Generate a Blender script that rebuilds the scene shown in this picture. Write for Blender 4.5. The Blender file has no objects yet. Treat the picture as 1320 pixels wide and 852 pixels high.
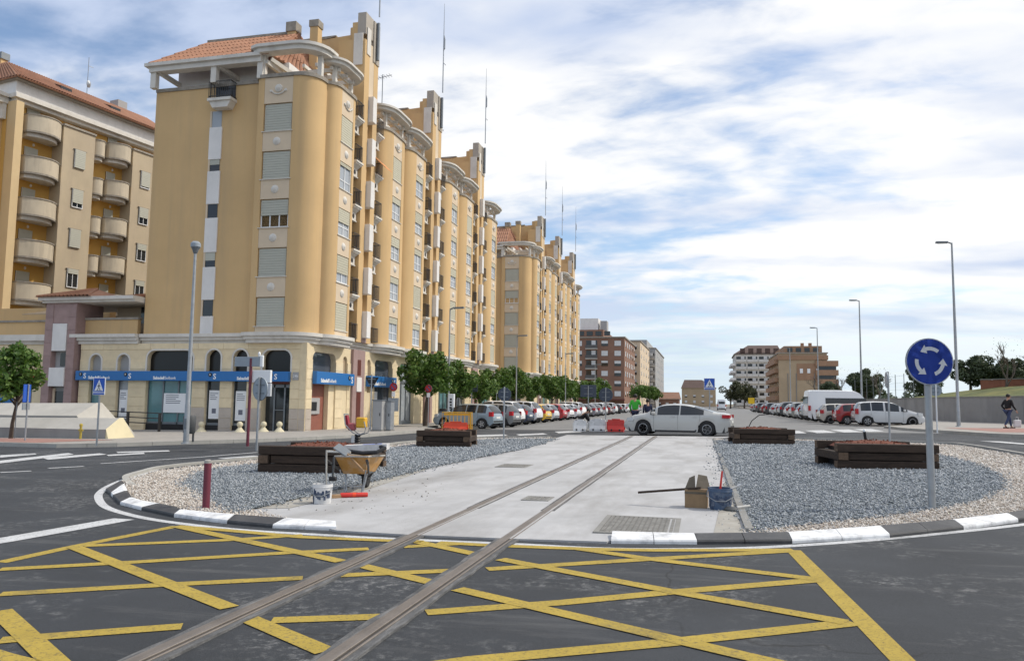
import bpy, bmesh, math, random
import numpy as np
from mathutils import Vector, Matrix, noise
R = math.radians
random.seed(7)
SC = bpy.context.scene
COL = SC.collection

# ------------------------------------------------------------------ camera
def gz(x):                       # the ground has a slight cross fall
    return 0.0128 * (x + 2.6)
cam_d = bpy.data.cameras.new('camera')
cam = bpy.data.objects.new('camera', cam_d)
COL.objects.link(cam)
r_ = Vector((0.97155531, 0.23646662, 0.01279897))
u_ = Vector((0.0089925, -0.09084679, 0.99582428))
f_ = Vector((-0.23664195, 0.96738327, 0.09038911))
cam.matrix_world = Matrix(((r_.x, u_.x, -f_.x, 0), (r_.y, u_.y, -f_.y, 0), (r_.z, u_.z, -f_.z, 1.5), (0, 0, 0, 1)))
cam_d.sensor_width = 36
cam_d.lens = 1007.5 / 1320 * 36
cam_d.clip_start = 0.1
cam_d.clip_end = 5000
SC.camera = cam

# ------------------------------------------------------------------ world: Nishita sky with broken high cloud
SUN_EL, SUN_AZ = R(46), R(68)    # azimuth clockwise from +Y (the street direction) towards +X
W = bpy.data.worlds.new('World')
SC.world = W
W.use_nodes = True
nt = W.node_tree
nt.nodes.clear()
def N(t, **kw):
    n = nt.nodes.new(t)
    for k, v in kw.items():
        setattr(n, k, v)
    return n
def L(a, b):
    nt.links.new(a, b)
def M_(op, a, b=None, clamp=False):
    n = N('ShaderNodeMath', operation=op, use_clamp=clamp)
    for i, v in enumerate((a, b)):
        if v is None:
            continue
        if isinstance(v, (int, float)):
            n.inputs[i].default_value = v
        else:
            L(v, n.inputs[i])
    return n.outputs[0]
tc = N('ShaderNodeTexCoord')
sky = N('ShaderNodeTexSky', sky_type='NISHITA', sun_disc=False)
sky.sun_elevation = SUN_EL
sky.sun_rotation = SUN_AZ
sky.air_density = 1.0
sky.dust_density = 0.6
sky.ozone_density = 2.0
bg1 = N('ShaderNodeBackground')
bg1.inputs[1].default_value = 0.15
L(sky.outputs[0], bg1.inputs[0])
sep = N('ShaderNodeSeparateXYZ')
L(tc.outputs['Generated'], sep.inputs[0])
zz = M_('MAXIMUM', M_('ADD', sep.outputs[2], 0.16), 0.05)
px = M_('DIVIDE', sep.outputs[0], zz)
py = M_('DIVIDE', sep.outputs[1], zz)
cmb = N('ShaderNodeCombineXYZ')
L(px, cmb.inputs[0]); L(py, cmb.inputs[1])
mp = N('ShaderNodeMapping')
mp.inputs['Rotation'].default_value = (0, 0, R(28))
mp.inputs['Location'].default_value = (7.3, 2.6, 0)
mp.inputs['Scale'].default_value = (0.75, 1.15, 1)
L(cmb.outputs[0], mp.inputs[0])
n1 = N('ShaderNodeTexNoise')
for k, v in (('Scale', 1.15), ('Detail', 9.0), ('Roughness', 0.56), ('Distortion', 0.35)):
    n1.inputs[k].default_value = v
L(mp.outputs[0], n1.inputs[0])
n2 = N('ShaderNodeTexNoise')
for k, v in (('Scale', 5.6), ('Detail', 6.0), ('Roughness', 0.52), ('Distortion', 0.25)):
    n2.inputs[k].default_value = v
L(mp.outputs[0], n2.inputs[0])
n3 = N('ShaderNodeTexNoise')
for k, v in (('Scale', 0.9), ('Detail', 4.0), ('Roughness', 0.5), ('Distortion', 0.3)):
    n3.inputs[k].default_value = v
mp3 = N('ShaderNodeMapping')
mp3.inputs['Location'].default_value = (11.3, 4.2, 0)
mp3.inputs['Rotation'].default_value = (0, 0, R(-35))
mp3.inputs['Scale'].default_value = (0.6, 1.7, 1)
L(cmb.outputs[0], mp3.inputs[0])
L(mp3.outputs[0], n3.inputs[0])
# cloud amount: thicker towards the sun
sunv = (math.cos(SUN_EL) * math.sin(SUN_AZ), math.cos(SUN_EL) * math.cos(SUN_AZ), math.sin(SUN_EL))
dot = N('ShaderNodeVectorMath', operation='DOT_PRODUCT')
L(tc.outputs['Generated'], dot.inputs[0])
dot.inputs[1].default_value = sunv
amt = M_('ADD', M_('ADD', M_('MULTIPLY', n1.outputs[0], 1.0), M_('MULTIPLY', n2.outputs[0], 0.62)), M_('MULTIPLY', dot.outputs['Value'], 0.20))
rampn = N('ShaderNodeMapRange', interpolation_type='SMOOTHSTEP')
rampn.inputs[1].default_value = 0.615
rampn.inputs[2].default_value = 0.93
L(amt, rampn.inputs[0])
hz = N('ShaderNodeMapRange', interpolation_type='SMOOTHSTEP')      # thin bright haze low on the horizon
hz.inputs[1].default_value = 0.17; hz.inputs[2].default_value = 0.0
hz.inputs[3].default_value = 0.0; hz.inputs[4].default_value = 0.92
L(sep.outputs[2], hz.inputs[0])
cov = M_('MAXIMUM', M_('MINIMUM', M_('ADD', M_('MULTIPLY', rampn.outputs[0], 0.92), 0.05), 1.0), M_('MULTIPLY', hz.outputs[0], 1.0))
# cloud tone: grey blue undersides to white
tone = N('ShaderNodeMapRange')
tone.inputs[1].default_value = 0.44
tone.inputs[2].default_value = 0.62
L(M_('ADD', M_('ADD', n3.outputs[0], M_('MULTIPLY', M_('SUBTRACT', n2.outputs[0], 0.5), 0.22)), M_('MULTIPLY', dot.outputs['Value'], 0.16)), tone.inputs[0])
cr = N('ShaderNodeValToRGB')
cr.color_ramp.elements[0].color = (0.58, 0.67, 0.86, 1)
cr.color_ramp.elements[1].color = (1.0, 1.0, 1.0, 1)
L(tone.outputs[0], cr.inputs[0])
bg2 = N('ShaderNodeBackground')
bg2.inputs[1].default_value = 0.97
hmix = N('ShaderNodeMix', data_type='RGBA')
L(M_('MULTIPLY', hz.outputs[0], 0.8), hmix.inputs[0]); L(cr.outputs[0], hmix.inputs[6]); hmix.inputs[7].default_value = (0.70, 0.84, 0.93, 1)
L(hmix.outputs[2], bg2.inputs[0])
mix = N('ShaderNodeMixShader')
L(cov, mix.inputs[0]); L(bg1.outputs[0], mix.inputs[1]); L(bg2.outputs[0], mix.inputs[2])
wo = N('ShaderNodeOutputWorld')
L(mix.outputs[0], wo.inputs[0])

# ------------------------------------------------------------------ sun
sd = bpy.data.lights.new('sun', 'SUN')
sd.energy = 2.7
sd.angle = R(3)
sd.color = (1.0, 0.93, 0.82)
sun = bpy.data.objects.new('sun', sd)
COL.objects.link(sun)
sun.rotation_euler = Vector(sunv).to_track_quat('Z', 'Y').to_euler()
SC.view_settings.view_transform = 'Standard'
SC.view_settings.look = 'None'
SC.view_settings.exposure = 0.1
SC.view_settings.gamma = 1.0
SC.render.resolution_x, SC.render.resolution_y = 1024, 660
try:
    SC.cycles.max_bounces = 6
    SC.cycles.transparent_max_bounces = 8
except Exception:
    pass

# ------------------------------------------------------------------ mesh helpers
class MB:
    def __init__(s):
        s.v = []; s.f = []; s.m = []; s.mi = 0
    def add(s, vs, fs, mi=None):
        o = len(s.v); s.v += [tuple(v) for v in vs]
        for f in fs:
            s.f.append(tuple(i + o for i in f)); s.m.append(s.mi if mi is None else mi)
        return s
    def box(s, x0, x1, y0, y1, z0, z1, mi=None, b=0.0):
        if b <= 0:
            vs = [(x, y, z) for z in (z0, z1) for y in (y0, y1) for x in (x0, x1)]
            return s.add(vs, [(0, 2, 3, 1), (4, 5, 7, 6), (0, 1, 5, 4), (2, 6, 7, 3), (0, 4, 6, 2), (1, 3, 7, 5)], mi)
        bm = bmesh.new()
        bmesh.ops.create_cube(bm, size=1)
        for v in bm.verts:
            v.co = Vector((x0 if v.co.x < 0 else x1, y0 if v.co.y < 0 else y1, z0 if v.co.z < 0 else z1))
        bmesh.ops.bevel(bm, geom=bm.edges[:], offset=b, segments=1, affect='EDGES')
        bm.verts.index_update()
        s.add([v.co[:] for v in bm.verts], [[v.index for v in f.verts] for f in bm.faces], mi)
        bm.free()
        return s
    def obox(s, c, ax, ay, az, mi=None):
        c, ax, ay, az = Vector(c), Vector(ax), Vector(ay), Vector(az)
        vs = [c + ax * i + ay * j + az * k for k in (-1, 1) for j in (-1, 1) for i in (-1, 1)]
        return s.add([v[:] for v in vs], [(0, 2, 3, 1), (4, 5, 7, 6), (0, 1, 5, 4), (2, 6, 7, 3), (0, 4, 6, 2), (1, 3, 7, 5)], mi)
    def bar(s, p, q, w, h=None, mi=None, up=(0, 0, 1)):
        p, q = Vector(p), Vector(q)
        d = (q - p); l = d.length; d.normalize()
        up = Vector(up)
        if abs(d.dot(up)) > .98:
            up = Vector((1, 0, 0))
        a = d.cross(up).normalized(); b = a.cross(d)
        h = w if h is None else h
        return s.obox((p + q) / 2, d * l / 2, a * w / 2, b * h / 2, mi)
    def prism(s, poly, z0, z1, mi=None, zf=None):
        n = len(poly)
        vs = [(x, y, z0 + (zf(x, y) if zf else 0)) for x, y in poly] + [(x, y, z1 + (zf(x, y) if zf else 0)) for x, y in poly]
        fs = [tuple(range(n - 1, -1, -1)), tuple(range(n, 2 * n))] + [(i, (i + 1) % n, n + (i + 1) % n, n + i) for i in range(n)]
        return s.add(vs, fs, mi)
    def prism_ax(s, poly, a0, a1, axis, mi=None):
        # poly in the plane normal to axis: axis 'x' -> (y,z), axis 'y' -> (x,z)
        n = len(poly)
        if axis == 'x':
            vs = [(a0, p, q) for p, q in poly] + [(a1, p, q) for p, q in poly]
        else:
            vs = [(p, a0, q) for p, q in poly] + [(p, a1, q) for p, q in poly]
        fs = [tuple(range(n - 1, -1, -1)), tuple(range(n, 2 * n))] + [(i, (i + 1) % n, n + (i + 1) % n, n + i) for i in range(n)]
        return s.add(vs, fs, mi)
    def tube(s, pts, r, n=8, mi=None, cap=True):
        pts = [Vector(p) for p in pts]
        rs = r if isinstance(r, (list, tuple)) else [r] * len(pts)
        vs = []; fs = []
        for i, p in enumerate(pts):
            d = (pts[min(i + 1, len(pts) - 1)] - pts[max(i - 1, 0)]).normalized()
            up = Vector((0, 0, 1)) if abs(d.z) < .95 else Vector((1, 0, 0))
            a = d.cross(up).normalized(); b = d.cross(a)
            for k in range(n):
                t = 2 * math.pi * k / n
                vs.append((p + (a * math.cos(t) + b * math.sin(t)) * rs[i])[:])
        for i in range(len(pts) - 1):
            for k in range(n):
                k2 = (k + 1) % n
                fs.append((i * n + k, i * n + k2, (i + 1) * n + k2, (i + 1) * n + k))
        if cap:
            fs.append(tuple(range(n))); fs.append(tuple((len(pts) - 1) * n + k for k in range(n - 1, -1, -1)))
        return s.add(vs, fs, mi)
    def lathe(s, prof, n=16, c=(0, 0, 0), mi=None, ax='z'):
        vs = []; fs = []
        for r, z in prof:
            for k in range(n):
                t = 2 * math.pi * k / n
                a, b = r * math.cos(t), r * math.sin(t)
                if ax == 'z': vs.append((c[0] + a, c[1] + b, c[2] + z))
                elif ax == 'y': vs.append((c[0] + a, c[1] + z, c[2] + b))
                else: vs.append((c[0] + z, c[1] + a, c[2] + b))
        for i in range(len(prof) - 1):
            for k in range(n):
                k2 = (k + 1) % n
                fs.append((i * n + k, i * n + k2, (i + 1) * n + k2, (i + 1) * n + k))
        if prof[0][0] > 1e-4: fs.append(tuple(range(n - 1, -1, -1)))
        if prof[-1][0] > 1e-4: fs.append(tuple((len(prof) - 1) * n + k for k in range(n)))
        return s.add(vs, fs, mi)
    def mesh(s, name, mats, smooth=None):
        me = bpy.data.meshes.new(name)
        me.from_pydata(s.v, [], s.f)
        for m in (mats if isinstance(mats, (list, tuple)) else [mats]):
            me.materials.append(m)
        if any(s.m):
            me.polygons.foreach_set('material_index', s.m)
        if not SKIP_NORM:
            bm = bmesh.new(); bm.from_mesh(me)
            bmesh.ops.recalc_face_normals(bm, faces=bm.faces[:])
            bm.to_mesh(me); bm.free()
        if smooth:
            me.polygons.foreach_set('use_smooth', [True] * len(me.polygons))
            me.set_sharp_from_angle(angle=R(smooth))
        me.update()
        return me
    def build(s, name, mats, parent=None, smooth=None, loc=(0, 0, 0), rz=0, kind=None, label=None):
        return inst(name, s.mesh(name, mats, smooth), parent, loc, rz, kind, label)
SKIP_NORM = False

def inst(name, me, parent=None, loc=(0, 0, 0), rz=0, kind=None, label=None, scale=None):
    o = bpy.data.objects.new(name, me)
    COL.objects.link(o)
    o.location = loc
    o.rotation_euler = (0, 0, rz)
    if scale: o.scale = scale
    if parent: o.parent = parent
    if kind: o['kind'] = kind
    if label: o['label'] = label
    return o
def tag(o, label, cat, group=None):
    o['label'] = label; o['category'] = cat
    if group: o['group'] = group
    return o
def thing(name, label, cat, loc=(0, 0, 0), rz=0, group=None):
    o = bpy.data.objects.new(name, None)
    o.empty_display_size = .3
    COL.objects.link(o)
    o.location = loc; o.rotation_euler = (0, 0, rz)
    return tag(o, label, cat, group)
def kids(o):
    return [c for c in ALLCH.get(o.name, [])]
ALLCH = {}
def copy_tree(o, loc=None, rz=None, label=None, group=None, color=None, parent=None):
    c = o.copy(); COL.objects.link(c)
    if parent: c.parent = parent
    if loc is not None: c.location = loc
    if rz is not None: c.rotation_euler = (0, 0, rz)
    if label: c['label'] = label
    if group: c['group'] = group
    if color: c.color = color
    for ch in list(o.children):
        copy_tree(ch, parent=c, color=color)
    return c
def gp(x, y, dz=0.0):
    return (x, y, gz(x) + dz)
def smooth01(t):
    t = max(0, min(1, t)); return t * t * (3 - 2 * t)

# ------------------------------------------------------------------ materials
def mat(name, col, rough=0.75, var=0.12, scale=6.0, bump=0.0, bscale=40.0, metal=0.0, dirt=None, spec=0.5, var2=0.0, coords='Object', detail=5.0, stretch=None):
    m = bpy.data.materials.new(name); m.use_nodes = True
    t = m.node_tree; n = t.nodes; bs = n['Principled BSDF']
    bs.inputs['Roughness'].default_value = rough
    bs.inputs['Metallic'].default_value = metal
    bs.inputs['Specular IOR Level'].default_value = spec
    c = (*col, 1)
    tcn = n.new('ShaderNodeTexCoord')
    src = tcn.outputs[coords]
    if coords == 'World':
        pass
    if stretch:
        mpn = n.new('ShaderNodeMapping'); mpn.inputs['Scale'].default_value = stretch
        t.links.new(src, mpn.inputs[0]); src = mpn.outputs[0]
    out = None
    if var > 0:
        nz = n.new('ShaderNodeTexNoise'); nz.inputs['Scale'].default_value = scale; nz.inputs['Detail'].default_value = detail
        nz.inputs['Roughness'].default_value = 0.62
        t.links.new(src, nz.inputs[0])
        mr = n.new('ShaderNodeMapRange'); mr.inputs[1].default_value = .3; mr.inputs[2].default_value = .7
        mr.inputs[3].default_value = 1 - var; mr.inputs[4].default_value = 1 + var
        t.links.new(nz.outputs[0], mr.inputs[0])
        mx = n.new('ShaderNodeMix'); mx.data_type = 'RGBA'; mx.blend_type = 'MULTIPLY'; mx.inputs[0].default_value = 1
        mx.inputs[6].default_value = c
        cb = n.new('ShaderNodeCombineColor')
        for i in range(3): t.links.new(mr.outputs[0], cb.inputs[i])
        t.links.new(cb.outputs[0], mx.inputs[7])
        out = mx.outputs[2]
    if var2 > 0:
        oi = n.new('ShaderNodeObjectInfo')
        mr2 = n.new('ShaderNodeMapRange'); mr2.inputs[3].default_value = 1 - var2; mr2.inputs[4].default_value = 1 + var2
        t.links.new(oi.outputs['Random'], mr2.inputs[0])
        hv = n.new('ShaderNodeHueSaturation')
        if out: t.links.new(out, hv.inputs['Color'])
        else: hv.inputs['Color'].default_value = c
        t.links.new(mr2.outputs[0], hv.inputs['Value']); out = hv.outputs[0]
    if dirt:
        dc, amount, dscale = dirt[:3]
        nz2 = n.new('ShaderNodeTexNoise'); nz2.inputs['Scale'].default_value = dscale; nz2.inputs['Detail'].default_value = 7
        nz2.inputs['Roughness'].default_value = .65
        sr = src
        if len(dirt) > 3:
            mpd = n.new('ShaderNodeMapping'); mpd.inputs['Scale'].default_value = dirt[3]
            t.links.new(tcn.outputs[coords], mpd.inputs[0]); sr = mpd.outputs[0]
        t.links.new(sr, nz2.inputs[0])
        mr3 = n.new('ShaderNodeMapRange'); mr3.inputs[1].default_value = .48; mr3.inputs[2].default_value = .72
        mr3.inputs[3].default_value = 0; mr3.inputs[4].default_value = amount
        t.links.new(nz2.outputs[0], mr3.inputs[0])
        mx2 = n.new('ShaderNodeMix'); mx2.data_type = 'RGBA'
        t.links.new(mr3.outputs[0], mx2.inputs[0])
        if out: t.links.new(out, mx2.inputs[6])
        else: mx2.inputs[6].default_value = c
        mx2.inputs[7].default_value = (*dc, 1)
        out = mx2.outputs[2]
    if out: t.links.new(out, bs.inputs['Base Color'])
    else: bs.inputs['Base Color'].default_value = c
    if bump > 0:
        nb = n.new('ShaderNodeTexNoise'); nb.inputs['Scale'].default_value = bscale; nb.inputs['Detail'].default_value = 4
        t.links.new(src, nb.inputs[0])
        bp = n.new('ShaderNodeBump'); bp.inputs['Strength'].default_value = bump; bp.inputs['Distance'].default_value = .02
        t.links.new(nb.outputs[0], bp.inputs['Height']); t.links.new(bp.outputs[0], bs.inputs['Normal'])
    return m
def glassmat(name, col=(0.02, 0.025, 0.03), rough=0.06):
    m = mat(name, col, rough, var=0.0, spec=0.6)
    return m
def paintmat(name):
    m = bpy.data.materials.new(name); m.use_nodes = True
    t = m.node_tree; n = t.nodes; bs = n['Principled BSDF']
    oi = n.new('ShaderNodeObjectInfo'); t.links.new(oi.outputs['Color'], bs.inputs['Base Color'])
    bs.inputs['Roughness'].default_value = .32; bs.inputs['Metallic'].default_value = .0
    bs.inputs['Coat Weight'].default_value = .7; bs.inputs['Coat Roughness'].default_value = .06
    return m

MT = {}
MT['asphalt'] = None
MT['asphalt_far'] = mat('asphalt_worn_grazing', (0.20, 0.20, 0.20), .9, .15, .8, .3, 120, dirt=((.2, .2, .2), .4, .3))  # worn far street, its grazing-angle sheen put into the paler grey
MT['earth'] = mat('earth', (.2, .17, .12), .95, .25, .05)
MT['concrete'] = mat('concrete', (.425, .425, .43), .85, .14, .9, .25, 50, dirt=((.25, .24, .23), .85, .5, (1.7, .45, 1)), detail=9)
MT['concrete_dk'] = mat('concrete_grey', (.24, .235, .22), .9, .18, 1.5, .2, 40, dirt=((.12, .12, .12), .5, 1.2))
MT['pave'] = mat('paving', (.33, .31, .285), .9, .1, 3, .15, 60, dirt=((.2, .19, .17), .4, .6), var2=.05)
MT['pave_red'] = mat('red_paving', (.34, .19, .16), .9, .14, 3, .15, 60)
MT['kerbstone'] = mat('kerbstone', (.40, .39, .36), .88, .12, 4, .15, 50, dirt=((.2, .2, .19), .5, 2))
MT['white_paint'] = mat('white_road_paint', (.76, .77, .78), .75, .05, 5, .12, 120, dirt=((.22, .22, .23), .75, 4.2))
MT['white_line'] = mat('white_line_paint', (.66, .67, .68), .8, .08, 6, .15, 160, dirt=((.10, .10, .105), .85, 4.5))
MT['yellow_line'] = None
MT['black_paint'] = mat('black_kerb_paint', (.045, .046, .05), .6, .15, 5, .2, 80, dirt=((.13, .13, .13), .5, 3))
MT['rail'] = mat('rail_steel', (.185, .16, .14), .55, .2, 3, .2, 50, metal=.4, dirt=((.30, .28, .26), .6, 2, (6, .3, 1)))
MT['mortar'] = mat('rail_mortar', (.095, .096, .098), .95, .3, 5, .4, 60, dirt=((.27, .265, .26), .75, 5.0, (4, .6, 1)))
MT['gravel_dk'] = mat('grey_gravel_bed', (.20, .225, .235), .9, .4, 60, .8, 90)
MT['gravel_lt'] = mat('pale_gravel_bed', (.48, .44, .39), .9, .35, 60, .8, 90)
def stone_mat(name, cols):
    m = bpy.data.materials.new(name); m.use_nodes = True
    t = m.node_tree; n = t.nodes; bs = n['Principled BSDF']; bs.inputs['Roughness'].default_value = .9
    at = n.new('ShaderNodeTexCoord'); vo = n.new('ShaderNodeTexWhiteNoise')
    ge = n.new('ShaderNodeNewGeometry')
    rp = n.new('ShaderNodeValToRGB'); rp.color_ramp.interpolation = 'LINEAR'
    e = rp.color_ramp.elements
    e[0].color = (*cols[0], 1); e[1].color = (*cols[-1], 1)
    for i, c in enumerate(cols[1:-1]):
        el = e.new((i + 1) / (len(cols) - 1)); el.color = (*c, 1)
    t.links.new(ge.outputs['Random Per Island'], rp.inputs[0])
    t.links.new(rp.outputs[0], bs.inputs['Base Color'])
    return m
MT['stones_dk'] = stone_mat('grey_stones', [(.11, .125, .14), (.20, .225, .25), (.28, .305, .33), (.46, .48, .50)])
MT['stones_lt'] = stone_mat('pale_stones', [(.34, .29, .24), (.46, .40, .35), (.58, .54, .49), (.72, .69, .65)])
MT['ochre'] = mat('ochre_plaster', (.61, .415, .205), .88, .09, .22, .08, 60, dirt=((.44, .32, .19), .42, .9, (1.6, 1.6, .10)))
MT['ochre_side'] = MT['ochre']
MT['cream'] = mat('cream_plaster', (.64, .52, .38), .85, .06, .8, .05, 50)
MT['white'] = mat('white_plaster', (.74, .72, .70), .8, .05, 1.2, .03, 40, dirt=((.5, .49, .47), .35, 1.2, (1, 1, .4)))
MT['bone'] = mat('off_white_moulding', (.66, .63, .58), .8, .07, 2, .03, 40, dirt=((.42, .39, .34), .5, 1.3, (1, 1, .5)))
MT['limestone'] = mat('beige_limestone', (.72, .60, .40), .82, .08, 2.5, .06, 50, var2=.07)
MT['greystone'] = mat('grey_stone_plinth', (.47, .41, .35), .8, .08, 2.5, .06, 50, var2=.05)
MT['purple'] = mat('mauve_stone', (.34, .235, .22), .8, .12, 2.5, .06, 50, var2=.06)
MT['shutter'] = mat('roller_shutter', (.50, .475, .37), .65, .03, 2, .0, 40, var2=.05)
MT['shutter2'] = mat('grey_roller_shutter', (.45, .45, .385), .65, .03, 2, .0, 40, var2=.05)
MT['frame_w'] = mat('white_frame', (.75, .76, .77), .45, .0)
MT['dark_metal'] = mat('dark_metal', (.035, .032, .03), .5, .0)
MT['coping'] = mat('weathered_coping', (.30, .27, .23), .9, .25, 3, .1, 40)
MT['glass'] = glassmat('window_glass')
MT['glass_sky'] = glassmat('curtained_glass', (.36, .39, .42), .06)
MT['glass_teal'] = mat('shop_glass', (.12, .25, .27), .08, .25, .6)
MT['black_panel'] = mat('black_panel', (.004, .004, .005), .28, .0)
MT['tile'] = mat('roof_tile', (.36, .18, .11), .85, .2, 1.2, .1, 30, dirt=((.25, .15, .1), .5, 1.5), var2=.06)
MT['tile_sheet'] = mat('roof_tile_sheet', (.36, .18, .11), .85, .15, .8, .1, 30)
MT['blue_sign'] = mat('blue_fascia', (.02, .15, .42), .4, .03, 2)
MT['sign_white'] = mat('sign_white', (.82, .83, .84), .4, .0)
MT['sign_red'] = mat('sign_red', (.55, .02, .025), .4, .0)
MT['sign_blue'] = mat('sign_blue', (.014, .065, .46), .45, .06, 3, dirt=((.03, .08, .42), .4, 3))
MT['sign_black'] = mat('sign_black', (.01, .01, .012), .5, .0)
MT['sign_yellow'] = mat('sign_yellow', (.85, .55, .02), .5, .0)
MT['retro'] = mat('sign_arrow_grey', (.55, .57, .60), .6, .1, 30)
MT['galv'] = mat('galvanised_steel', (.36, .38, .40), .5, .12, 6, .0, 40, metal=.6)
MT['galv_dk'] = mat('dark_galvanised', (.20, .22, .24), .5, .1, 6, .0, 40, metal=.5)
MT['sign_back'] = mat('sign_back_grey', (.30, .34, .38), .5, .06, 4, metal=.3)
MT['signback_dk'] = mat('sign_back_dark', (.05, .065, .095), .55, .06, 4)
MT['maroon'] = mat('maroon_paint', (.15, .025, .045), .45, .08, 4)
MT['sleeper'] = mat('railway_sleeper', (.040, .025, .017), .85, .35, 3, .6, 30, dirt=((.085, .055, .038), .5, 3, (1, 1, 5)), var2=.25, stretch=(1, 6, 6))
MT['sleeper_end'] = mat('sleeper_end_grain', (.13, .085, .055), .9, .3, 14, .5, 30, dirt=((.04, .025, .018), .8, 6))
MT['red_earth'] = mat('red_earth', (.16, .05, .028), .95, .35, 14, .8, 50)
MT['rubber'] = mat('tyre_rubber', (.018, .018, .019), .85, .1, 8)
MT['alloy'] = mat('alloy_rim', (.58, .59, .60), .3, .0, metal=.35)
MT['plastic_bk'] = mat('black_plastic', (.02, .02, .022), .6, .0)
MT['plastic_red'] = mat('red_plastic', (.62, .035, .025), .45, .06, 3, dirt=((.35, .08, .06), .4, 5))
MT['plastic_orange'] = mat('orange_red_plastic', (.80, .07, .02), .45, .06, 3)
MT['plastic_white'] = mat('white_plastic', (.66, .66, .66), .5, .06, 3, dirt=((.36, .35, .34), .65, 5))
MT['plastic_yel'] = mat('yellow_plastic', (.75, .42, .03), .5, .06, 3)
MT['plastic_blue'] = mat('dusty_blue_plastic', (.055, .095, .17), .55, .15, 6, dirt=((.25, .26, .28), .5, 9))
MT['head_glass'] = mat('headlight_glass', (.55, .58, .6), .12, .0)
MT['tail_red'] = mat('tail_lamp_red', (.45, .012, .02), .2, .0)
MT['plate'] = mat('number_plate', (.75, .75, .72), .5, .0)
MT['paint'] = paintmat('car_paint')
MT['bark'] = mat('bark', (.085, .065, .05), .95, .3, 9, .6, 30)
MT['leaf'] = None
def leafmat(name, c0, c1, c2=None):
    m = bpy.data.materials.new(name); m.use_nodes = True
    t = m.node_tree; n = t.nodes; bs = n['Principled BSDF']; bs.inputs['Roughness'].default_value = .55
    ge = n.new('ShaderNodeNewGeometry'); rp = n.new('ShaderNodeValToRGB')
    rp.color_ramp.elements[0].color = (*c0, 1); rp.color_ramp.elements[1].color = (*c1, 1)
    if c2:
        e = rp.color_ramp.elements.new(.9); e.color = (*c1, 1)
        rp.color_ramp.elements[-1].color = (*c2, 1)
    t.links.new(ge.outputs['Random Per Island'], rp.inputs[0])
    t.links.new(rp.outputs[0], bs.inputs['Base Color'])
    tr = n.new('ShaderNodeBsdfTranslucent'); t.links.new(rp.outputs[0], tr.inputs[0])
    mx = n.new('ShaderNodeMixShader'); mx.inputs[0].default_value = .28
    o = n['Material Output']
    t.links.new(bs.outputs[0], mx.inputs[1]); t.links.new(tr.outputs[0], mx.inputs[2]); t.links.new(mx.outputs[0], o.inputs[0])
    return m
MT['leaf'] = leafmat('glossy_green_leaves', (.04, .10, .013), (.125, .22, .035), (.21, .26, .06))
MT['leaf_pine'] = leafmat('pine_needles', (.035, .055, .028), (.095, .125, .06))
MT['leaf_olive'] = leafmat('olive_green_leaves', (.035, .045, .018), (.09, .095, .04))
MT['grass'] = mat('grass_bank', (.10, .115, .035), .95, .35, 1.2, .5, 20, dirt=((.26, .22, .05), .7, .35))
MT['brick'] = mat('red_brick_far', (.24, .135, .095), .9, .12, .4)
MT['brick2'] = mat('orange_brick_far', (.33, .20, .125), .9, .1, .4)
MT['tan'] = mat('tan_plaster', (.42, .32, .21), .9, .08, .3)
MT['greyplaster'] = mat('grey_plaster', (.36, .36, .36), .9, .08, .3)
MT['wall_grey'] = mat('grey_retaining_concrete', (.29, .285, .28), .9, .12, .5, .15, 20, dirt=((.14, .14, .14), .5, .5, (1, 1, .3)))
MT['skin'] = mat('skin', (.45, .26, .18), .6, .0)
MT['hair'] = mat('dark_hair', (.012, .01, .009), .6, .0)
MT['cloth_black'] = mat('black_cloth', (.012, .012, .014), .9, .0)
MT['cloth_navy'] = mat('navy_cloth', (.02, .025, .06), .9, .0)
MT['denim'] = mat('denim', (.035, .055, .12), .9, .15, 20)
MT['cloth_green'] = mat('bright_green_cloth', (.05, .42, .04), .8, .0)
MT['cloth_white'] = mat('white_cloth', (.75, .75, .75), .85, .0)
MT['wood'] = mat('raw_wood', (.35, .22, .12), .8, .2, 6)
MT['ochre_tray'] = mat('ochre_steel_tray', (.42, .22, .055), .6, .2, 5, .1, 30, dirt=((.35, .30, .24), .7, 5))
MT['cement_dust'] = mat('cement_coated', (.34, .33, .31), .95, .2, 8, .2, 40)
MT['green_cross'] = None

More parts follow.
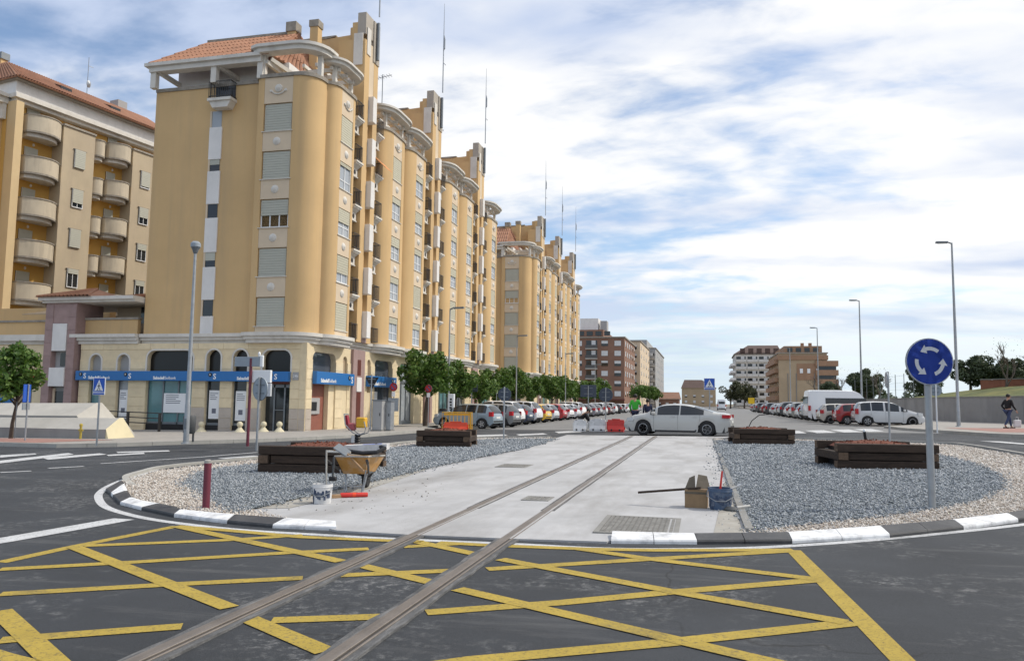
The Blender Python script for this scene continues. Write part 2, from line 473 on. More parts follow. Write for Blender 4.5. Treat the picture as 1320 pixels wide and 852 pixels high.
def road_material(name, base, paint=None):
    """asphalt with aggregate, polished lanes, dusty smears and cracks; with paint: the same road showing through worn paint"""
    m = bpy.data.materials.new(name); m.use_nodes = True
    t = m.node_tree; n = t.nodes; k = t.links; bs = n['Principled BSDF']; bs.inputs['Roughness'].default_value = .88
    co = n.new('ShaderNodeTexCoord').outputs['Object']
    def noise_(sc, det=5, ro=.6, mp=None):
        x = n.new('ShaderNodeTexNoise'); x.inputs['Scale'].default_value = sc; x.inputs['Detail'].default_value = det; x.inputs['Roughness'].default_value = ro
        if mp:
            q = n.new('ShaderNodeMapping'); q.inputs['Scale'].default_value = mp[0]; q.inputs['Rotation'].default_value = (0, 0, R(mp[1])); k.new(co, q.inputs[0]); k.new(q.outputs[0], x.inputs[0])
        else: k.new(co, x.inputs[0])
        return x.outputs[0]
    def rng(v, a, b, c=0., d=1.):
        x = n.new('ShaderNodeMapRange'); x.inputs[1].default_value = a; x.inputs[2].default_value = b; x.inputs[3].default_value = c; x.inputs[4].default_value = d; k.new(v, x.inputs[0]); return x.outputs[0]
    def mixc(f, a, b, mode='MIX'):
        x = n.new('ShaderNodeMix'); x.data_type = 'RGBA'; x.blend_type = mode
        for i, v in ((0, f), (6, a), (7, b)):
            if isinstance(v, (tuple, float, int)): x.inputs[i].default_value = (*v, 1) if isinstance(v, tuple) else v
            else: k.new(v, x.inputs[i])
        return x.outputs[2]
    dk = tuple(c * .62 for c in base); lt = tuple(c * 1.5 for c in base)
    col = mixc(rng(noise_(.35, 6), .3, .7), dk, lt)
    col = mixc(rng(noise_(170, 2, .8), .45, .75, 0, .55), col, tuple(c * 3.0 for c in base))      # aggregate
    col = mixc(rng(noise_(60, 2, .8), .55, .7, 0, .4), col, tuple(c * .35 for c in base))
    col = mixc(rng(noise_(1.0, 8, .7, ((.35, 2.6, 1), 14)), .55, .78, 0, .6), col, (.15, .15, .15))   # dusty smears
    sp = n.new('ShaderNodeMath'); sp.operation = 'MULTIPLY'; k.new(rng(noise_(.6, 5), .50, .64), sp.inputs[0]); k.new(rng(noise_(11, 7, .8), .50, .64), sp.inputs[1])
    col = mixc(sp.outputs[0], col, (.24, .24, .238))                                              # splashed cement
    vo = n.new('ShaderNodeTexVoronoi'); vo.feature = 'DISTANCE_TO_EDGE'; vo.inputs['Scale'].default_value = .32
    dn = n.new('ShaderNodeMapping'); k.new(co, dn.inputs[0])
    wr = n.new('ShaderNodeTexNoise'); wr.inputs['Scale'].default_value = 1.6; wr.inputs['Detail'].default_value = 5; k.new(co, wr.inputs[0])
    ad = n.new('ShaderNodeMix'); ad.data_type = 'RGBA'; ad.blend_type = 'ADD'; ad.inputs[0].default_value = .7; k.new(co, ad.inputs[6]); k.new(wr.outputs['Color'], ad.inputs[7]); k.new(ad.outputs[2], vo.inputs['Vector'])
    ck = n.new('ShaderNodeMath'); ck.operation = 'MULTIPLY'; k.new(rng(vo.outputs['Distance'], .0, .006, 1, 0), ck.inputs[0]); k.new(rng(noise_(.25, 3), .45, .6), ck.inputs[1])
    col = mixc(ck.outputs[0], col, (.012, .012, .012))
    if paint:
        pc = mixc(rng(noise_(3.0, 7), .3, .75), tuple(c * .78 for c in paint), paint)
        a = n.new('ShaderNodeMath'); a.operation = 'ADD'; a.use_clamp = True
        k.new(rng(noise_(38, 7, .8), .52, .66, 0, .9), a.inputs[0]); k.new(rng(noise_(1.3, 7, .7), .55, .75, 0, .6), a.inputs[1])
        col = mixc(a.outputs[0], pc, col)
    k.new(col, bs.inputs['Base Color'])
    bp = n.new('ShaderNodeBump'); bp.inputs['Strength'].default_value = .55; bp.inputs['Distance'].default_value = .012
    k.new(noise_(190, 3, .7), bp.inputs['Height']); k.new(bp.outputs[0], bs.inputs['Normal'])
    return m
MT['asphalt'] = road_material('asphalt', (.031, .0345, .040))
MT['yellow_line'] = road_material('yellow_line_paint', (.034, .037, .042), (.50, .36, .06))
MT['white_line'] = road_material('white_line_paint', (.036, .0385, .043), (.66, .67, .68))
KERB_L = [(-9.8, 11.37, -10.36, 12.42), (-9.3, 10.91, -9.92, 11.95), (-9.04, 10.65, -9.07, 11.01), (-8.28, 9.91, -8.36, 10.25), (-7.57, 9.48, -7.58, 9.69), (-6.7, 9.01, -6.77, 9.25), (-5.69, 8.67, -5.79, 9.0), (-4.98, 8.51, -5.0, 8.88), (-4.15, 8.51, -4.3, 8.79)]
KERB_R = [(-0.96, 8.43, -0.99, 8.83), (-0.07, 8.6, -0.11, 8.9), (0.9, 8.89, 0.89, 9.23), (1.99, 9.52, 1.97, 9.96), (2.95, 10.31, 2.94, 10.7), (3.82, 11.17, 3.79, 11.49), (5.21, 12.75, 5.12, 13.04)]
WHITE_EDGE = [(-12.12, 15.75), (-11.42, 14.28), (-10.95, 13.18), (-10.34, 12.07), (-9.79, 11.25), (-9.26, 10.6), (-8.4, 9.74), (-7.58, 9.16), (-6.61, 8.68), (-5.38, 8.32), (-4.32, 8.21), (-3.18, 8.15), (-1.97, 8.16), (-0.98, 8.13), (-0.06, 8.33), (0.8, 8.7), (2.01, 9.5), (3.8, 10.95), (5.23, 12.35)]
YLINES = [([(-6.35, 6.09), (-6.32, 6.93), (-6.16, 8.34)], 0.15), ([(-6.16, 8.34), (-5.29, 8.19), (-4.31, 8.0), (-3.31, 8.02), (-2.92, 8.04)], 0.15), ([(-2.74, 8.04), (-2.1, 8.01), (-1.13, 8.05), (-0.5, 8.14), (0.87, 8.49)], 0.15), ([(0.87, 8.49), (1.1, 5.03), (1.15, 4.17)], 0.145), ([(-6.3, 6.91), (-3.33, 5.15)], 0.145), ([(-6.16, 8.34), (-3.29, 6.87)], 0.145), ([(-3.04, 6.75), (-2.19, 6.26)], 0.145), ([(-1.91, 6.09), (-0.09, 5.08), (0.43, 4.79)], 0.145), ([(-4.86, 4.69), (-3.54, 3.82), (-2.94, 3.41)], 0.145), ([(-3.04, 4.93), (-2.19, 4.4)], 0.145), ([(-2.98, 8.03), (-2.16, 7.5)], 0.145), ([(-1.88, 7.33), (-0.23, 6.4), (0.92, 5.8)], 0.145), ([(-1.26, 8.04), (-0.44, 7.65), (0.91, 7.14)], 0.145), ([(-6.23, 6.99), (-5.02, 7.63), (-4.37, 8.12)], 0.15), ([(-6.08, 5.83), (-5.16, 6.38), (-3.97, 7.16), (-3.31, 7.53)], 0.15), ([(-3.01, 7.72), (-2.45, 8.06)], 0.15), ([(-5.29, 5.09), (-4.2, 5.7), (-3.3, 6.16)], 0.15), ([(-3.03, 6.33), (-2.18, 6.73)], 0.15), ([(-1.88, 6.87), (-0.51, 7.67), (0.86, 8.45)], 0.15), ([(-4.26, 4.12), (-4.06, 4.25), (-3.36, 4.66)], 0.15), ([(-2.86, 4.93), (-2.18, 5.19)], 0.15), ([(-1.91, 5.37), (-1.03, 5.87), (-0.26, 6.39), (0.91, 7.11)], 0.15), ([(-1.48, 4.32), (-1.31, 4.45), (-0.23, 5.06), (0.97, 5.81)], 0.15), ([(-4.13, 3.9), (-3.97, 3.85), (-3.68, 3.78)], 0.15)]
WLINES = [([(-7.46, 6.58), (-7.35, 7.03), (-7.28, 7.79), (-7.2, 8.71)], 0.34), ([(-14.41, 16.51), (-13.49, 19.21), (-13.14, 21.45)], 0.12), ([(-12.61, 18.8), (-12.26, 20.02)], 0.3), ([(-14.54, 15.04), (-14.17, 15.7)], 0.145), ([(-14.63, 13.87), (-14.31, 14.35)], 0.145)]
WQUADS = [[(-19.45, 18.4), (-19.21, 19.36), (-18.73, 18.93), (-18.62, 17.61)], [(-17.44, 15.63), (-17.61, 16.66), (-18.4, 19.75), (-17.69, 19.19), (-16.81, 15.91), (-16.79, 15.05)], [(-17.37, 17.76), (-17.37, 19.82), (-16.76, 19.42), (-16.68, 17.24)], [(-16.65, 19.27), (-16.36, 20.45), (-15.89, 19.93), (-16.22, 18.86)], [(-17.4, 20.54), (-16.39, 21.62), (-15.97, 21.14), (-16.97, 20.11)], [(-9.99, 26.92), (-10.32, 30.97), (-9.75, 30.76), (-9.47, 26.77)]]
WQUADS2 = [[(4.08, 45.15), (5.07, 45.41), (5.04, 41.91), (4.08, 41.14)], [(5.48, 46.15), (6.57, 47.09), (6.61, 43.07), (5.57, 42.26)], [(7.02, 47.88), (8.17, 48.88), (8.1, 44.36), (7.05, 43.52)], [(8.51, 49.39), (9.66, 50.57), (9.46, 45.9), (8.51, 44.93)], [(10.65, 34.85), (11.38, 31.73), (11.71, 32.64), (11.37, 34.7)], [(-10.48, 35.47), (-9.3, 36.73), (-8.79, 35.44), (-9.92, 33.83)], [(-8.76, 36.87), (-7.79, 38.66), (-7.28, 37.25), (-8.27, 35.57)], [(-7.63, 40.95), (-6.71, 43.04), (-6.15, 40.74), (-7.04, 38.85)]]
DARK_R = [(0.53, 9.16), (0.67, 9.53), (1.38, 10.19), (2.13, 10.92), (2.99, 11.82), (3.96, 13.13), (4.99, 15.07), (5.82, 17.67), (6.43, 21.78), (6.41, 25.13), (5.38, 31.28), (3.61, 32.42), (1.3, 32.53), (0.42, 31.96)]
LIGHT_R = [(0.49, 9.04), (0.76, 9.16), (1.94, 9.96), (2.96, 10.77), (3.82, 11.58), (5.16, 13.14), (7.15, 15.99), (8.36, 18.66), (8.52, 21.51), (8.43, 24.07), (8.59, 29.85), (7.93, 31.04), (5.61, 32.59), (3.73, 33.49), (1.16, 32.84)]
DARK_L = [(-6.01, 9.21), (-7.25, 10.56), (-9.12, 12.39), (-10.53, 15.06), (-10.34, 16.82), (-9.89, 19.5), (-9.84, 22.87), (-9.82, 25.76), (-8.62, 30.03), (-7.92, 31.28), (-5.89, 31.65), (-5.59, 25.06), (-5.89, 20.03), (-6.01, 16.61), (-5.98, 13.68)]
LIGHT_L = [(-5.03, 8.94), (-5.83, 9.07), (-6.82, 9.32), (-7.66, 9.79), (-8.46, 10.37), (-9.23, 11.18), (-9.99, 12.03), (-10.5, 12.64), (-10.89, 13.62), (-11.35, 14.75), (-11.33, 15.85), (-11.17, 17.14), (-10.77, 20.3), (-10.28, 23.89), (-10.31, 27.04), (-9.01, 31.39), (-6.35, 32.84)]

# ------------------------------------------------------------------ ground, road, pavements
SKIP_NORM = True
def sheet(name, poly, z, m, kind='structure', parent=None, thick=None, label=None):
    mb = MB()
    if thick:
        mb.prism(poly, z - thick, z, zf=lambda x, y: gz(x))
    else:
        mb.add([(x, y, gz(x) + z) for x, y in poly], [tuple(range(len(poly)))])
    return mb.build(name, m, parent, kind=kind if parent is None else None, label=label)
sheet('ground', [(-2500, -300), (2500, -300), (2500, 4000), (-2500, 4000)], -0.03, MT['earth'])
road = sheet('road', [(-90, -40), (90, -40), (90, 37), (13.5, 37), (12, 42), (12, 52), (9.5, 60), (-20, 60), (-20, 37), (-90, 37)], 0.0, MT['asphalt'])
sheet('street', [(-20, 43.5), (12.5, 43.5), (12.5, 420), (-20, 420)], 0.005, MT['asphalt_far'])
PAVE_L = [(-90, 22.6), (-24.4, 22.6), (-22.6, 22.3), (-21.0, 22.1), (-19.6, 23.1), (-18.3, 25.0), (-16.7, 27.0), (-15.9, 28.6), (-15.2, 30.6), (-14.6, 32.7), (-14.2, 37.6), (-14.4, 41), (-16.1, 43.2), (-16.1, 150), (-90, 150)]
pave_l = sheet('pavement', PAVE_L, .12, MT['pave'], thick=.25)
PAVE_R = [(90, 33.6), (20, 35.4), (14.6, 37.4), (12.8, 40.2), (11.9, 44), (11.0, 47.6), (10.8, 52), (13.2, 55), (13.2, 400), (90, 400)]
pave_r = sheet('pavement', PAVE_R, .13, MT['pave'], thick=.25)
def strip(name, pts, w, z, m, parent, thick=None, off=0.0):
    L_ = []; R_ = []
    for i, p in enumerate(pts):
        a = Vector(pts[max(i - 1, 0)]); b = Vector(pts[min(i + 1, len(pts) - 1)])
        d = (b - a).normalized(); nrm = Vector((-d.y, d.x)); p = Vector(p) + nrm * off
        L_.append((p + nrm * w / 2)[:]); R_.append((p - nrm * w / 2)[:])
    mb = MB()
    for i in range(len(pts) - 1):
        q = [L_[i], R_[i], R_[i + 1], L_[i + 1]]
        if thick: mb.prism(q, z - thick, z, zf=lambda x, y: gz(x))
        else: mb.add([(x, y, gz(x) + z) for x, y in q], [(0, 1, 2, 3)])
    return mb.build(name, m, parent)
# kerb stones along the pavements, each its own stone
def kerb_run(pts, parent, z, length=1.0, w=.16, side=1):
    acc = []
    for a, b in zip(pts, pts[1:]):
        a, b = Vector(a), Vector(b); n = max(1, round((b - a).length / length))
        for i in range(n):
            acc.append((a.lerp(b, i / n), a.lerp(b, (i + 1) / n)))
    for a, b in acc:
        d = (b - a).normalized(); nn = Vector((-d.y, d.x)) * side
        a2 = a + d * .006; b2 = b - d * .006
        MB().prism([a2[:], b2[:], (b2 + nn * w)[:], (a2 + nn * w)[:]], -.05, z, zf=lambda x, y: gz(x)).build('kerb_stone', MT['kerbstone'], parent)
SKIP_NORM = False
kerb_run([(-38, 22.5), (-24.4, 22.5), (-22.6, 22.2), (-20.98, 21.98), (-19.5, 23.03), (-18.2, 24.95), (-16.6, 26.95), (-15.8, 28.56), (-15.1, 30.56), (-14.5, 32.7), (-14.1, 37.6), (-14.3, 41.05), (-16.0, 43.25), (-16.0, 66)], pave_l, .135, 1.0)
kerb_run([(60, 34.2), (20, 35.3), (14.5, 37.3), (12.7, 40.1), (11.8, 44), (10.9, 47.6), (10.7, 52), (13.1, 55.05), (13.1, 80)], pave_r, .145, 1.2, side=-1)
SKIP_NORM = True
sheet('red_paving', [(-30, 22.75), (-24.2, 22.8), (-22.4, 22.6), (-21.4, 25.2), (-30, 25.4)], .126, MT['pave_red'], parent=pave_l)
sheet('red_paving', [(13.8, 42), (60, 40), (60, 46.5), (13.2, 49)], .137, MT['pave_red'], parent=pave_r)

# painted road markings
def catmull(P, n=5):
    P = [Vector(p) for p in P]; Q = [P[0] * 2 - P[1]] + P + [P[-1] * 2 - P[-2]]; out = []
    for i in range(1, len(Q) - 2):
        a, b, c, d = Q[i - 1:i + 3]
        for k in range(n):
            t = k / n; out.append((.5 * ((2 * b) + (c - a) * t + (2 * a - 5 * b + 4 * c - d) * t * t + (3 * b - a - 3 * c + d) * t ** 3))[:])
    return out + [P[-1][:]]
zi = 0
for pts, w in YLINES:
    d_ = Vector(pts[-1]) - Vector(pts[0])
    lev = .0068 if (d_.x > 0 and d_.y < 0 and abs(d_.x) > .4) else (.0052 if (d_.x > .3 and d_.y > .25) else .0036)
    strip('yellow_marking', pts, w, lev + (zi % 3) * .0003, MT['yellow_line'], road); zi += 1
for pts, w in WLINES:
    strip('white_marking', pts, w, .004, MT['white_line'], road)
for q in WQUADS + WQUADS2:
    sheet('white_marking', q, .0095, MT['white_line'], parent=road)
strip('white_edge_line', catmull(WHITE_EDGE), .12, .0022, MT['white_line'], road)

# ------------------------------------------------------------------ roundabout island
SLAB = [(-6.27, 9.55), (-5.5, 8.98), (-4.35, 8.58), (-4.1, 8.42), (-3.2, 8.34), (-2, 8.36), (-1, 8.42), (-.9, 8.68), (0.0, 8.8), (.5, 9.1), (.45, 15), (.42, 34.2), (1.3, 36.4), (-6.2, 36.4), (-6.1, 33), (-5.95, 26.2), (-6.2, 20.9), (-6.28, 16)]
slab = sheet('concrete_slab', SLAB, .022, MT['concrete'], thick=.3)
bedl = sheet('gravel_bed', LIGHT_L + [(-6.2, 33.6), (-5.85, 26.1), (-6.15, 20.9), (-6.27, 17.3), (-6.27, 10.2)][0:0] + [(-6.05, 33), (-5.9, 26.2), (-6.16, 20.9), (-6.26, 16), (-6.26, 9.7)], .035, MT['gravel_lt'])
beddl = sheet('gravel_bed', DARK_L, .042, MT['gravel_dk'])
bedr = sheet('gravel_bed', LIGHT_R + [(.44, 33.9), (.44, 15), (.49, 9.5)], .035, MT['gravel_lt'])
beddr = sheet('gravel_bed', DARK_R, .042, MT['gravel_dk'])
SKIP_NORM = False
# thin edging between slab and gravel
strip('slab_edging', [(.5, 9.45), (.47, 15), (.44, 34)], .09, .06, MT['concrete_dk'], slab, thick=.2)
strip('slab_edging', [(-6.3, 9.75), (-6.3, 16), (-6.22, 20.9), (-5.97, 26.2), (-6.12, 33)], .08, .05, MT['concrete_dk'], slab, thick=.2)
# stained pours and joints of the slab
MT['pour'] = mat('mortar_smear', (.36, .345, .31), .9, .2, 3, .3, 40, dirt=((.30, .26, .21), .7, 2.2))
sheet('mortar_smear', [(-6.2, 9.8), (-5.6, 10.0), (-5.5, 11.5), (-5.65, 14), (-6.0, 17), (-6.2, 17)], .0262, MT['pour'], parent=slab)
sheet('mortar_smear', [(.1, 9.2), (.43, 9.3), (.41, 15.5), (.28, 14), (.2, 11.2)], .0262, MT['pour'], parent=slab)
sheet('mortar_smear', [(-.25, 8.62), (.3, 8.78), (.32, 8.98), (-.2, 8.86)], .0262, MT['concrete_dk'], parent=slab)

# painted kerb blocks of the roundabout
kerb = strip('roundabout_kerb', [((a[0] + a[2]) / 2, (a[1] + a[3]) / 2) for a in KERB_L], .1, .012, MT['concrete_dk'], None)
kerb['kind'] = 'structure'
def kerb_blocks(K, first_white, H=.075):
    wht = first_white
    for a, b in zip(K, K[1:]):
        n = 1 if (Vector(b[:2]) - Vector(a[:2])).length < .75 else 2
        for i in range(n):
            t0, t1 = i / n, (i + 1) / n
            A = Vector(a).lerp(Vector(b), t0) if False else [a[k] + (b[k] - a[k]) * t0 for k in range(4)]
            B = [a[k] + (b[k] - a[k]) * t1 for k in range(4)]
            f0, k0, f1, k1 = Vector(A[:2]), Vector(A[2:]), Vector(B[:2]), Vector(B[2:])
            d = (f1 - f0).normalized() * .004; nn = Vector((-d.y, d.x)).normalized()
            out = (f0 - k0).normalized()
            if (k0 - f0).dot(nn) < 0: nn = -nn
            f0, k0, f1, k1 = f0 + d, k0 + d, f1 - d, k1 - d
            prof = [(0, -.05), (0, .028), (.03, .045), (.78, H), (1.0, H - .006), (1.0, -.05)]
            vs = []
            for f, k in ((f0, k0), (f1, k1)):
                w_ = k - f
                if w_.length < .24: w_ = nn * .26
                for u, z in prof:
                    p = f + w_ * u; vs.append((p.x, p.y, gz(p.x) + z))
            m_ = len(prof)
            fs = [tuple(range(m_)), tuple(range(2 * m_ - 1, m_ - 1, -1))] + [(j, (j + 1) % m_, m_ + (j + 1) % m_, m_ + j) for j in range(m_)]
            MB().add(vs, fs).build('kerb_block', MT['white_paint'] if wht else MT['black_paint'], kerb)
        wht = not wht
kerb_blocks(KERB_L, False)
kerb_blocks(KERB_R, True)
# low concrete edging on the far side of the island
strip('edging_strip', catmull([(-9.75, 11.95), (-10.5, 12.7), (-11.15, 13.5), (-11.6, 14.5), (-11.98, 15.5), (-12, 16.6), (-11.8, 18), (-11.4, 21.2), (-10.9, 25), (-10.9, 28.3), (-9.5, 32.9), (-6.6, 34.5)]), .12, .06, MT['kerbstone'], kerb, thick=.12)
strip('edging_strip', catmull([(5.2, 13.0), (5.6, 13.7), (7.6, 16.6), (8.9, 19.4), (9.05, 22.4), (9.0, 25.1), (9.1, 31.2), (8.35, 32.5), (5.9, 34.2), (3.9, 35.1), (1.2, 34.5)]), .12, .06, MT['kerbstone'], kerb, thick=.12)

# gravel stones lying on the beds (nobody could count them)
def in_poly(P, x, y):
    P = np.array(P); ins = np.zeros(len(x), bool); j = len(P) - 1
    for i in range(len(P)):
        c = (P[i, 1] > y) != (P[j, 1] > y)
        with np.errstate(divide='ignore', invalid='ignore'):
            xi = (P[j, 0] - P[i, 0]) * (y - P[i, 1]) / (P[j, 1] - P[i, 1]) + P[i, 0]
        ins ^= c & (x < xi); j = i
    return ins
def gravel(name, poly, dens, smin, smax, m, z, excl=None, fade=14.0, seed=1, jitter=.05):
    rg = np.random.default_rng(seed)
    P = np.array(poly); x0, y0 = P.min(0) - .1; x1, y1 = P.max(0) + .1
    n = int((x1 - x0) * (y1 - y0) * dens)
    x = rg.uniform(x0, x1, n); y = rg.uniform(y0, y1, n)
    dist = np.hypot(x, y)
    keep = rg.uniform(0, 1, n) < np.clip((fade / dist) ** 1.6, 0, 1)
    jx = x + rg.normal(0, jitter, n); jy = y + rg.normal(0, jitter, n)
    keep &= in_poly(poly, jx, jy)
    if excl: keep &= ~in_poly(excl, jx, jy)
    x, y, dist = x[keep], y[keep], dist[keep]; n = len(x)
    s = rg.uniform(smin, smax, n) * np.clip(dist / fade, 1, 1.7)
    base = np.array([[1, 0, 0], [-1, 0, 0], [0, 1, 0], [0, -1, 0], [0, 0, .75], [0, 0, -.5]], float)
    tri = np.array([[0, 2, 4], [2, 1, 4], [1, 3, 4], [3, 0, 4], [2, 0, 5], [1, 2, 5], [3, 1, 5], [0, 3, 5]])
    V = base[None] * rg.uniform(.55, 1.15, (n, 6, 1)) + rg.normal(0, .12, (n, 6, 3))
    V *= s[:, None, None] * rg.uniform(.75, 1.25, (n, 1, 3))
    a = rg.uniform(0, 6.28, n); ca, sa = np.cos(a)[:, None], np.sin(a)[:, None]
    X = V[..., 0] * ca - V[..., 1] * sa; Yv = V[..., 0] * sa + V[..., 1] * ca
    Z = V[..., 2] + z + .0128 * (x + 2.6)[:, None] + rg.uniform(-.2, .55, n)[:, None] * s[:, None]
    V = np.stack([X + x[:, None], Yv + y[:, None], Z], -1).reshape(-1, 3)
    F = (tri[None] + (np.arange(n) * 6)[:, None, None]).reshape(-1, 3)
    me = bpy.data.meshes.new(name)
    me.vertices.add(len(V)); me.vertices.foreach_set('co', V.astype(np.float32).ravel())
    me.loops.add(F.size); me.loops.foreach_set('vertex_index', F.astype(np.int32).ravel())
    me.polygons.add(len(F)); me.polygons.foreach_set('loop_start', np.arange(0, F.size, 3, dtype=np.int32))
    me.polygons.foreach_set('loop_total', np.full(len(F), 3, np.int32))
    me.update(calc_edges=True); me.materials.append(m)
    return inst(name, me, kind='stuff')
o = gravel('grey_gravel', DARK_R, 1050, .012, .026, MT['stones_dk'], .045, seed=1, jitter=.09)
tag(o, 'dark grey crushed gravel inside the right side of the roundabout', 'gravel')
o = gravel('grey_gravel', DARK_L, 1050, .012, .026, MT['stones_dk'], .045, seed=2, jitter=.12)
tag(o, 'grey crushed gravel inside the left side of the roundabout', 'gravel')
o = gravel('pale_gravel', LIGHT_R, 1050, .011, .026, MT['stones_lt'], .04, excl=DARK_R, seed=3)
tag(o, 'pale pinkish stones edging the right side of the roundabout', 'gravel')
o = gravel('pale_gravel', LIGHT_L + [(-6.2, 33), (-6.2, 9.8)], 1050, .011, .026, MT['stones_lt'], .04, excl=DARK_L, seed=4)
tag(o, 'pale cream stones edging the left side of the roundabout', 'gravel')
o = gravel('mortar_crumbs', [(-5.9, 9.6), (-4.2, 9.9), (-4.0, 11.5), (-4.6, 14), (-5.9, 15)], 14, .006, .022, MT['cement_dust'], .024, seed=5)
tag(o, 'crumbs of mortar scattered on the concrete beside the wheelbarrow', 'debris')

o = gravel('stray_stones', [(-6.2, 9.8), (-5.7, 9.6), (-5.75, 17), (-5.75, 26), (-6.0, 26), (-6.2, 17)], 45, .008, .024, MT['stones_dk'], .026, seed=6, jitter=.15)
tag(o, 'stray grey stones spilled onto the left edge of the concrete slab', 'gravel')
o = gravel('stray_stones', [(.1, 9.3), (.42, 9.4), (.40, 33), (.15, 33)], 45, .008, .022, MT['stones_dk'], .026, seed=8, jitter=.12)
tag(o, 'stray grey stones spilled onto the right edge of the concrete slab', 'gravel')
# ------------------------------------------------------------------ rails
def rail(x, label):
    t = thing('tram_rail', label, 'rail', gp(x, 2, 0))
    rot = lambda y, xx, z: (xx, y, z)
    for nm, x0, x1, z1, m in (('rail_head', -.065, .025, .029, MT['rail']), ('guard_flange', .05, .068, .0275, MT['rail']), ('groove', .024, .051, .018, MT['dark_metal'])):
        MB().box(x0, x1, -4, 34, -.05, z1, b=.004).build(nm, m, t)
    # ragged mortar bands either side, wider in the asphalt than in the slab
    rg = random.Random(int(x * 100))
    for s in (-1, 1):
        pts_o = []; y = -4.0
        while y < 34:
            w = .055 if y < 8.0 else .03
            pts_o.append((s * (.066 + w * rg.uniform(.75, 1.25)), y)); y += .22 if y < 8 else .5
        mb = MB()
        for (xa, ya), (xb, yb) in zip(pts_o, pts_o[1:]):
            zt = .0195 if ya < 8.3 else .0255
            mb.prism([(s * .064, ya), (xa, ya), (xb, yb), (s * .064, yb)] if s > 0 else [(xa, ya), (s * .064, ya), (s * .064, yb), (xb, yb)], -.02, zt)
        mb.build('mortar_band', MT['mortar'], t)
    return t
rail(-2.07, 'steel grooved tram rail set in the slab, the right of the two')
rail(-3.12, 'steel grooved tram rail set in the slab, the left of the two')

# cast iron covers in the slab
def cover(x0, x1, y0, y1, label, n):
    t = thing('manhole_cover', label, 'manhole cover', gp((x0 + x1) / 2, (y0 + y1) / 2, .022))
    w, d = (x1 - x0) / 2, (y1 - y0) / 2
    mb = MB()
    for a in ((-w - .06, w + .06, -d - .06, -d), (-w - .06, w + .06, d, d + .06), (-w - .06, -w, -d, d), (w, w + .06, -d, d)):
        mb.box(a[0], a[1], a[2], a[3], -.02, .010)
    mb.build('frame', MT['concrete_dk'], t)
    MB().box(-w, w, -d, d, -.02, .004).build('plate', MT['iron'], t)
    mb = MB(); k = n
    for i in range(k):
        for j in range(k):
            cx, cy = -w + (i + .5) * 2 * w / k, -d + (j + .5) * 2 * d / k
            mb.box(cx - w / k * .62, cx + w / k * .62, cy - d / k * .62, cy + d / k * .62, .003, .010)
    mb.build('raised_studs', MT['iron2'], t)['kind'] = 'stuff'
MT['iron'] = mat('cast_iron_dusty', (.16, .155, .145), .85, .2, 8)
MT['iron2'] = mat('cast_iron_worn', (.27, .26, .24), .85, .25, 8)
cover(-1.16, -.34, 8.98, 10.25, 'square ribbed manhole cover in the slab near the white kerb', 14)
cover(-4.6, -4.0, 17.6, 18.4, 'small grey inspection cover flush in the slab left of the rails', 8)
cover(-2.62, -2.32, 11.7, 12.1, 'little oval cover between the two tram rails', 4)

# ================================================================== yellow apartment blocks
FH = 2.52; F0 = 4.78; NF = 5; MP = 11.75
_mc = {}
def cached(key, fn):
    if key not in _mc: _mc[key] = fn()
    return _mc[key]
def win_pane(w, h, d=.0):
    return MB().box(-w / 2, w / 2, -.03, .03, 0, h)
def win_frame(w, h, nm=2, t=.06, tr=None):
    mb = MB()
    mb.box(-w / 2, -w / 2 + t, -.07, -.03, 0, h); mb.box(w / 2 - t, w / 2, -.07, -.03, 0, h)
    mb.box(-w / 2 + t, w / 2 - t, -.07, -.03, 0, t); mb.box(-w / 2 + t, w / 2 - t, -.07, -.03, h - t, h)
    for i in range(1, nm):
        x = -w / 2 + i * w / nm
        mb.box(x - t / 2, x + t / 2, -.065, -.031, t, h - t)
    if tr: mb.box(-w / 2 + t, w / 2 - t, -.06, -.032, h * tr - .025, h * tr + .025)
    return mb
def win_shutter(w, h, frac):
    mb = MB(); n = max(2, int(round(h * frac / .13))); s = h * frac / n
    for i in range(n):
        z1 = h - i * s
        mb.box(-w / 2 + .03, w / 2 - .03, -.11, -.075, z1 - s + .012, z1)
    mb.box(-w / 2 + .031, w / 2 - .031, -.085, -.073, h - h * frac, h)
    return mb
def window(parent, loc, rz, w, h, state, glass='glass', sh='shutter', nm=2, tr=None):
    """state: fraction of the opening covered by the roller shutter"""
    k = (round(w, 3), round(h, 3))
    o = inst('window', cached(('pane', k, glass), lambda: win_pane(w, h).mesh('window_pane', MT[glass])), parent, loc, rz)
    inst('frame', cached(('fr', k, nm, tr), lambda: win_frame(w, h, nm, tr=tr).mesh('window_frame', MT['frame_w'])), o)
    if state > 0:
        inst('shutter', cached(('sh', k, state, sh), lambda: win_shutter(w, h, state).mesh('window_shutter', MT[sh])), o)
    return o
def rosette_mesh():
    mb = MB()
    mb.lathe([(0.001, -.10), (.07, -.095), (.11, -.06), (.17, -.05), (.21, -.02), (.22, 0)], 14, ax='y')
    return mb.mesh('rosette', MT['bone'], 40)
def crest_mesh():
    mb = MB()
    mb.lathe([(0.001, -.12), (.09, -.11), (.13, -.07), (.19, -.06), (.22, 0)], 14, ax='y')
    for s in (-1, 1):
        mb.lathe([(0.001, -.08), (.06, -.07), (.085, 0)], 10, c=(s * .42, 0, -.13), ax='y')
    pts = [(.42 * math.cos(a), -.03, .02 + .34 * math.sin(a)) for a in [R(200 + i * 14) for i in range(11)]]
    mb.tube(pts, .035, 6)
    return mb.mesh('crest', MT['bone'], 40)
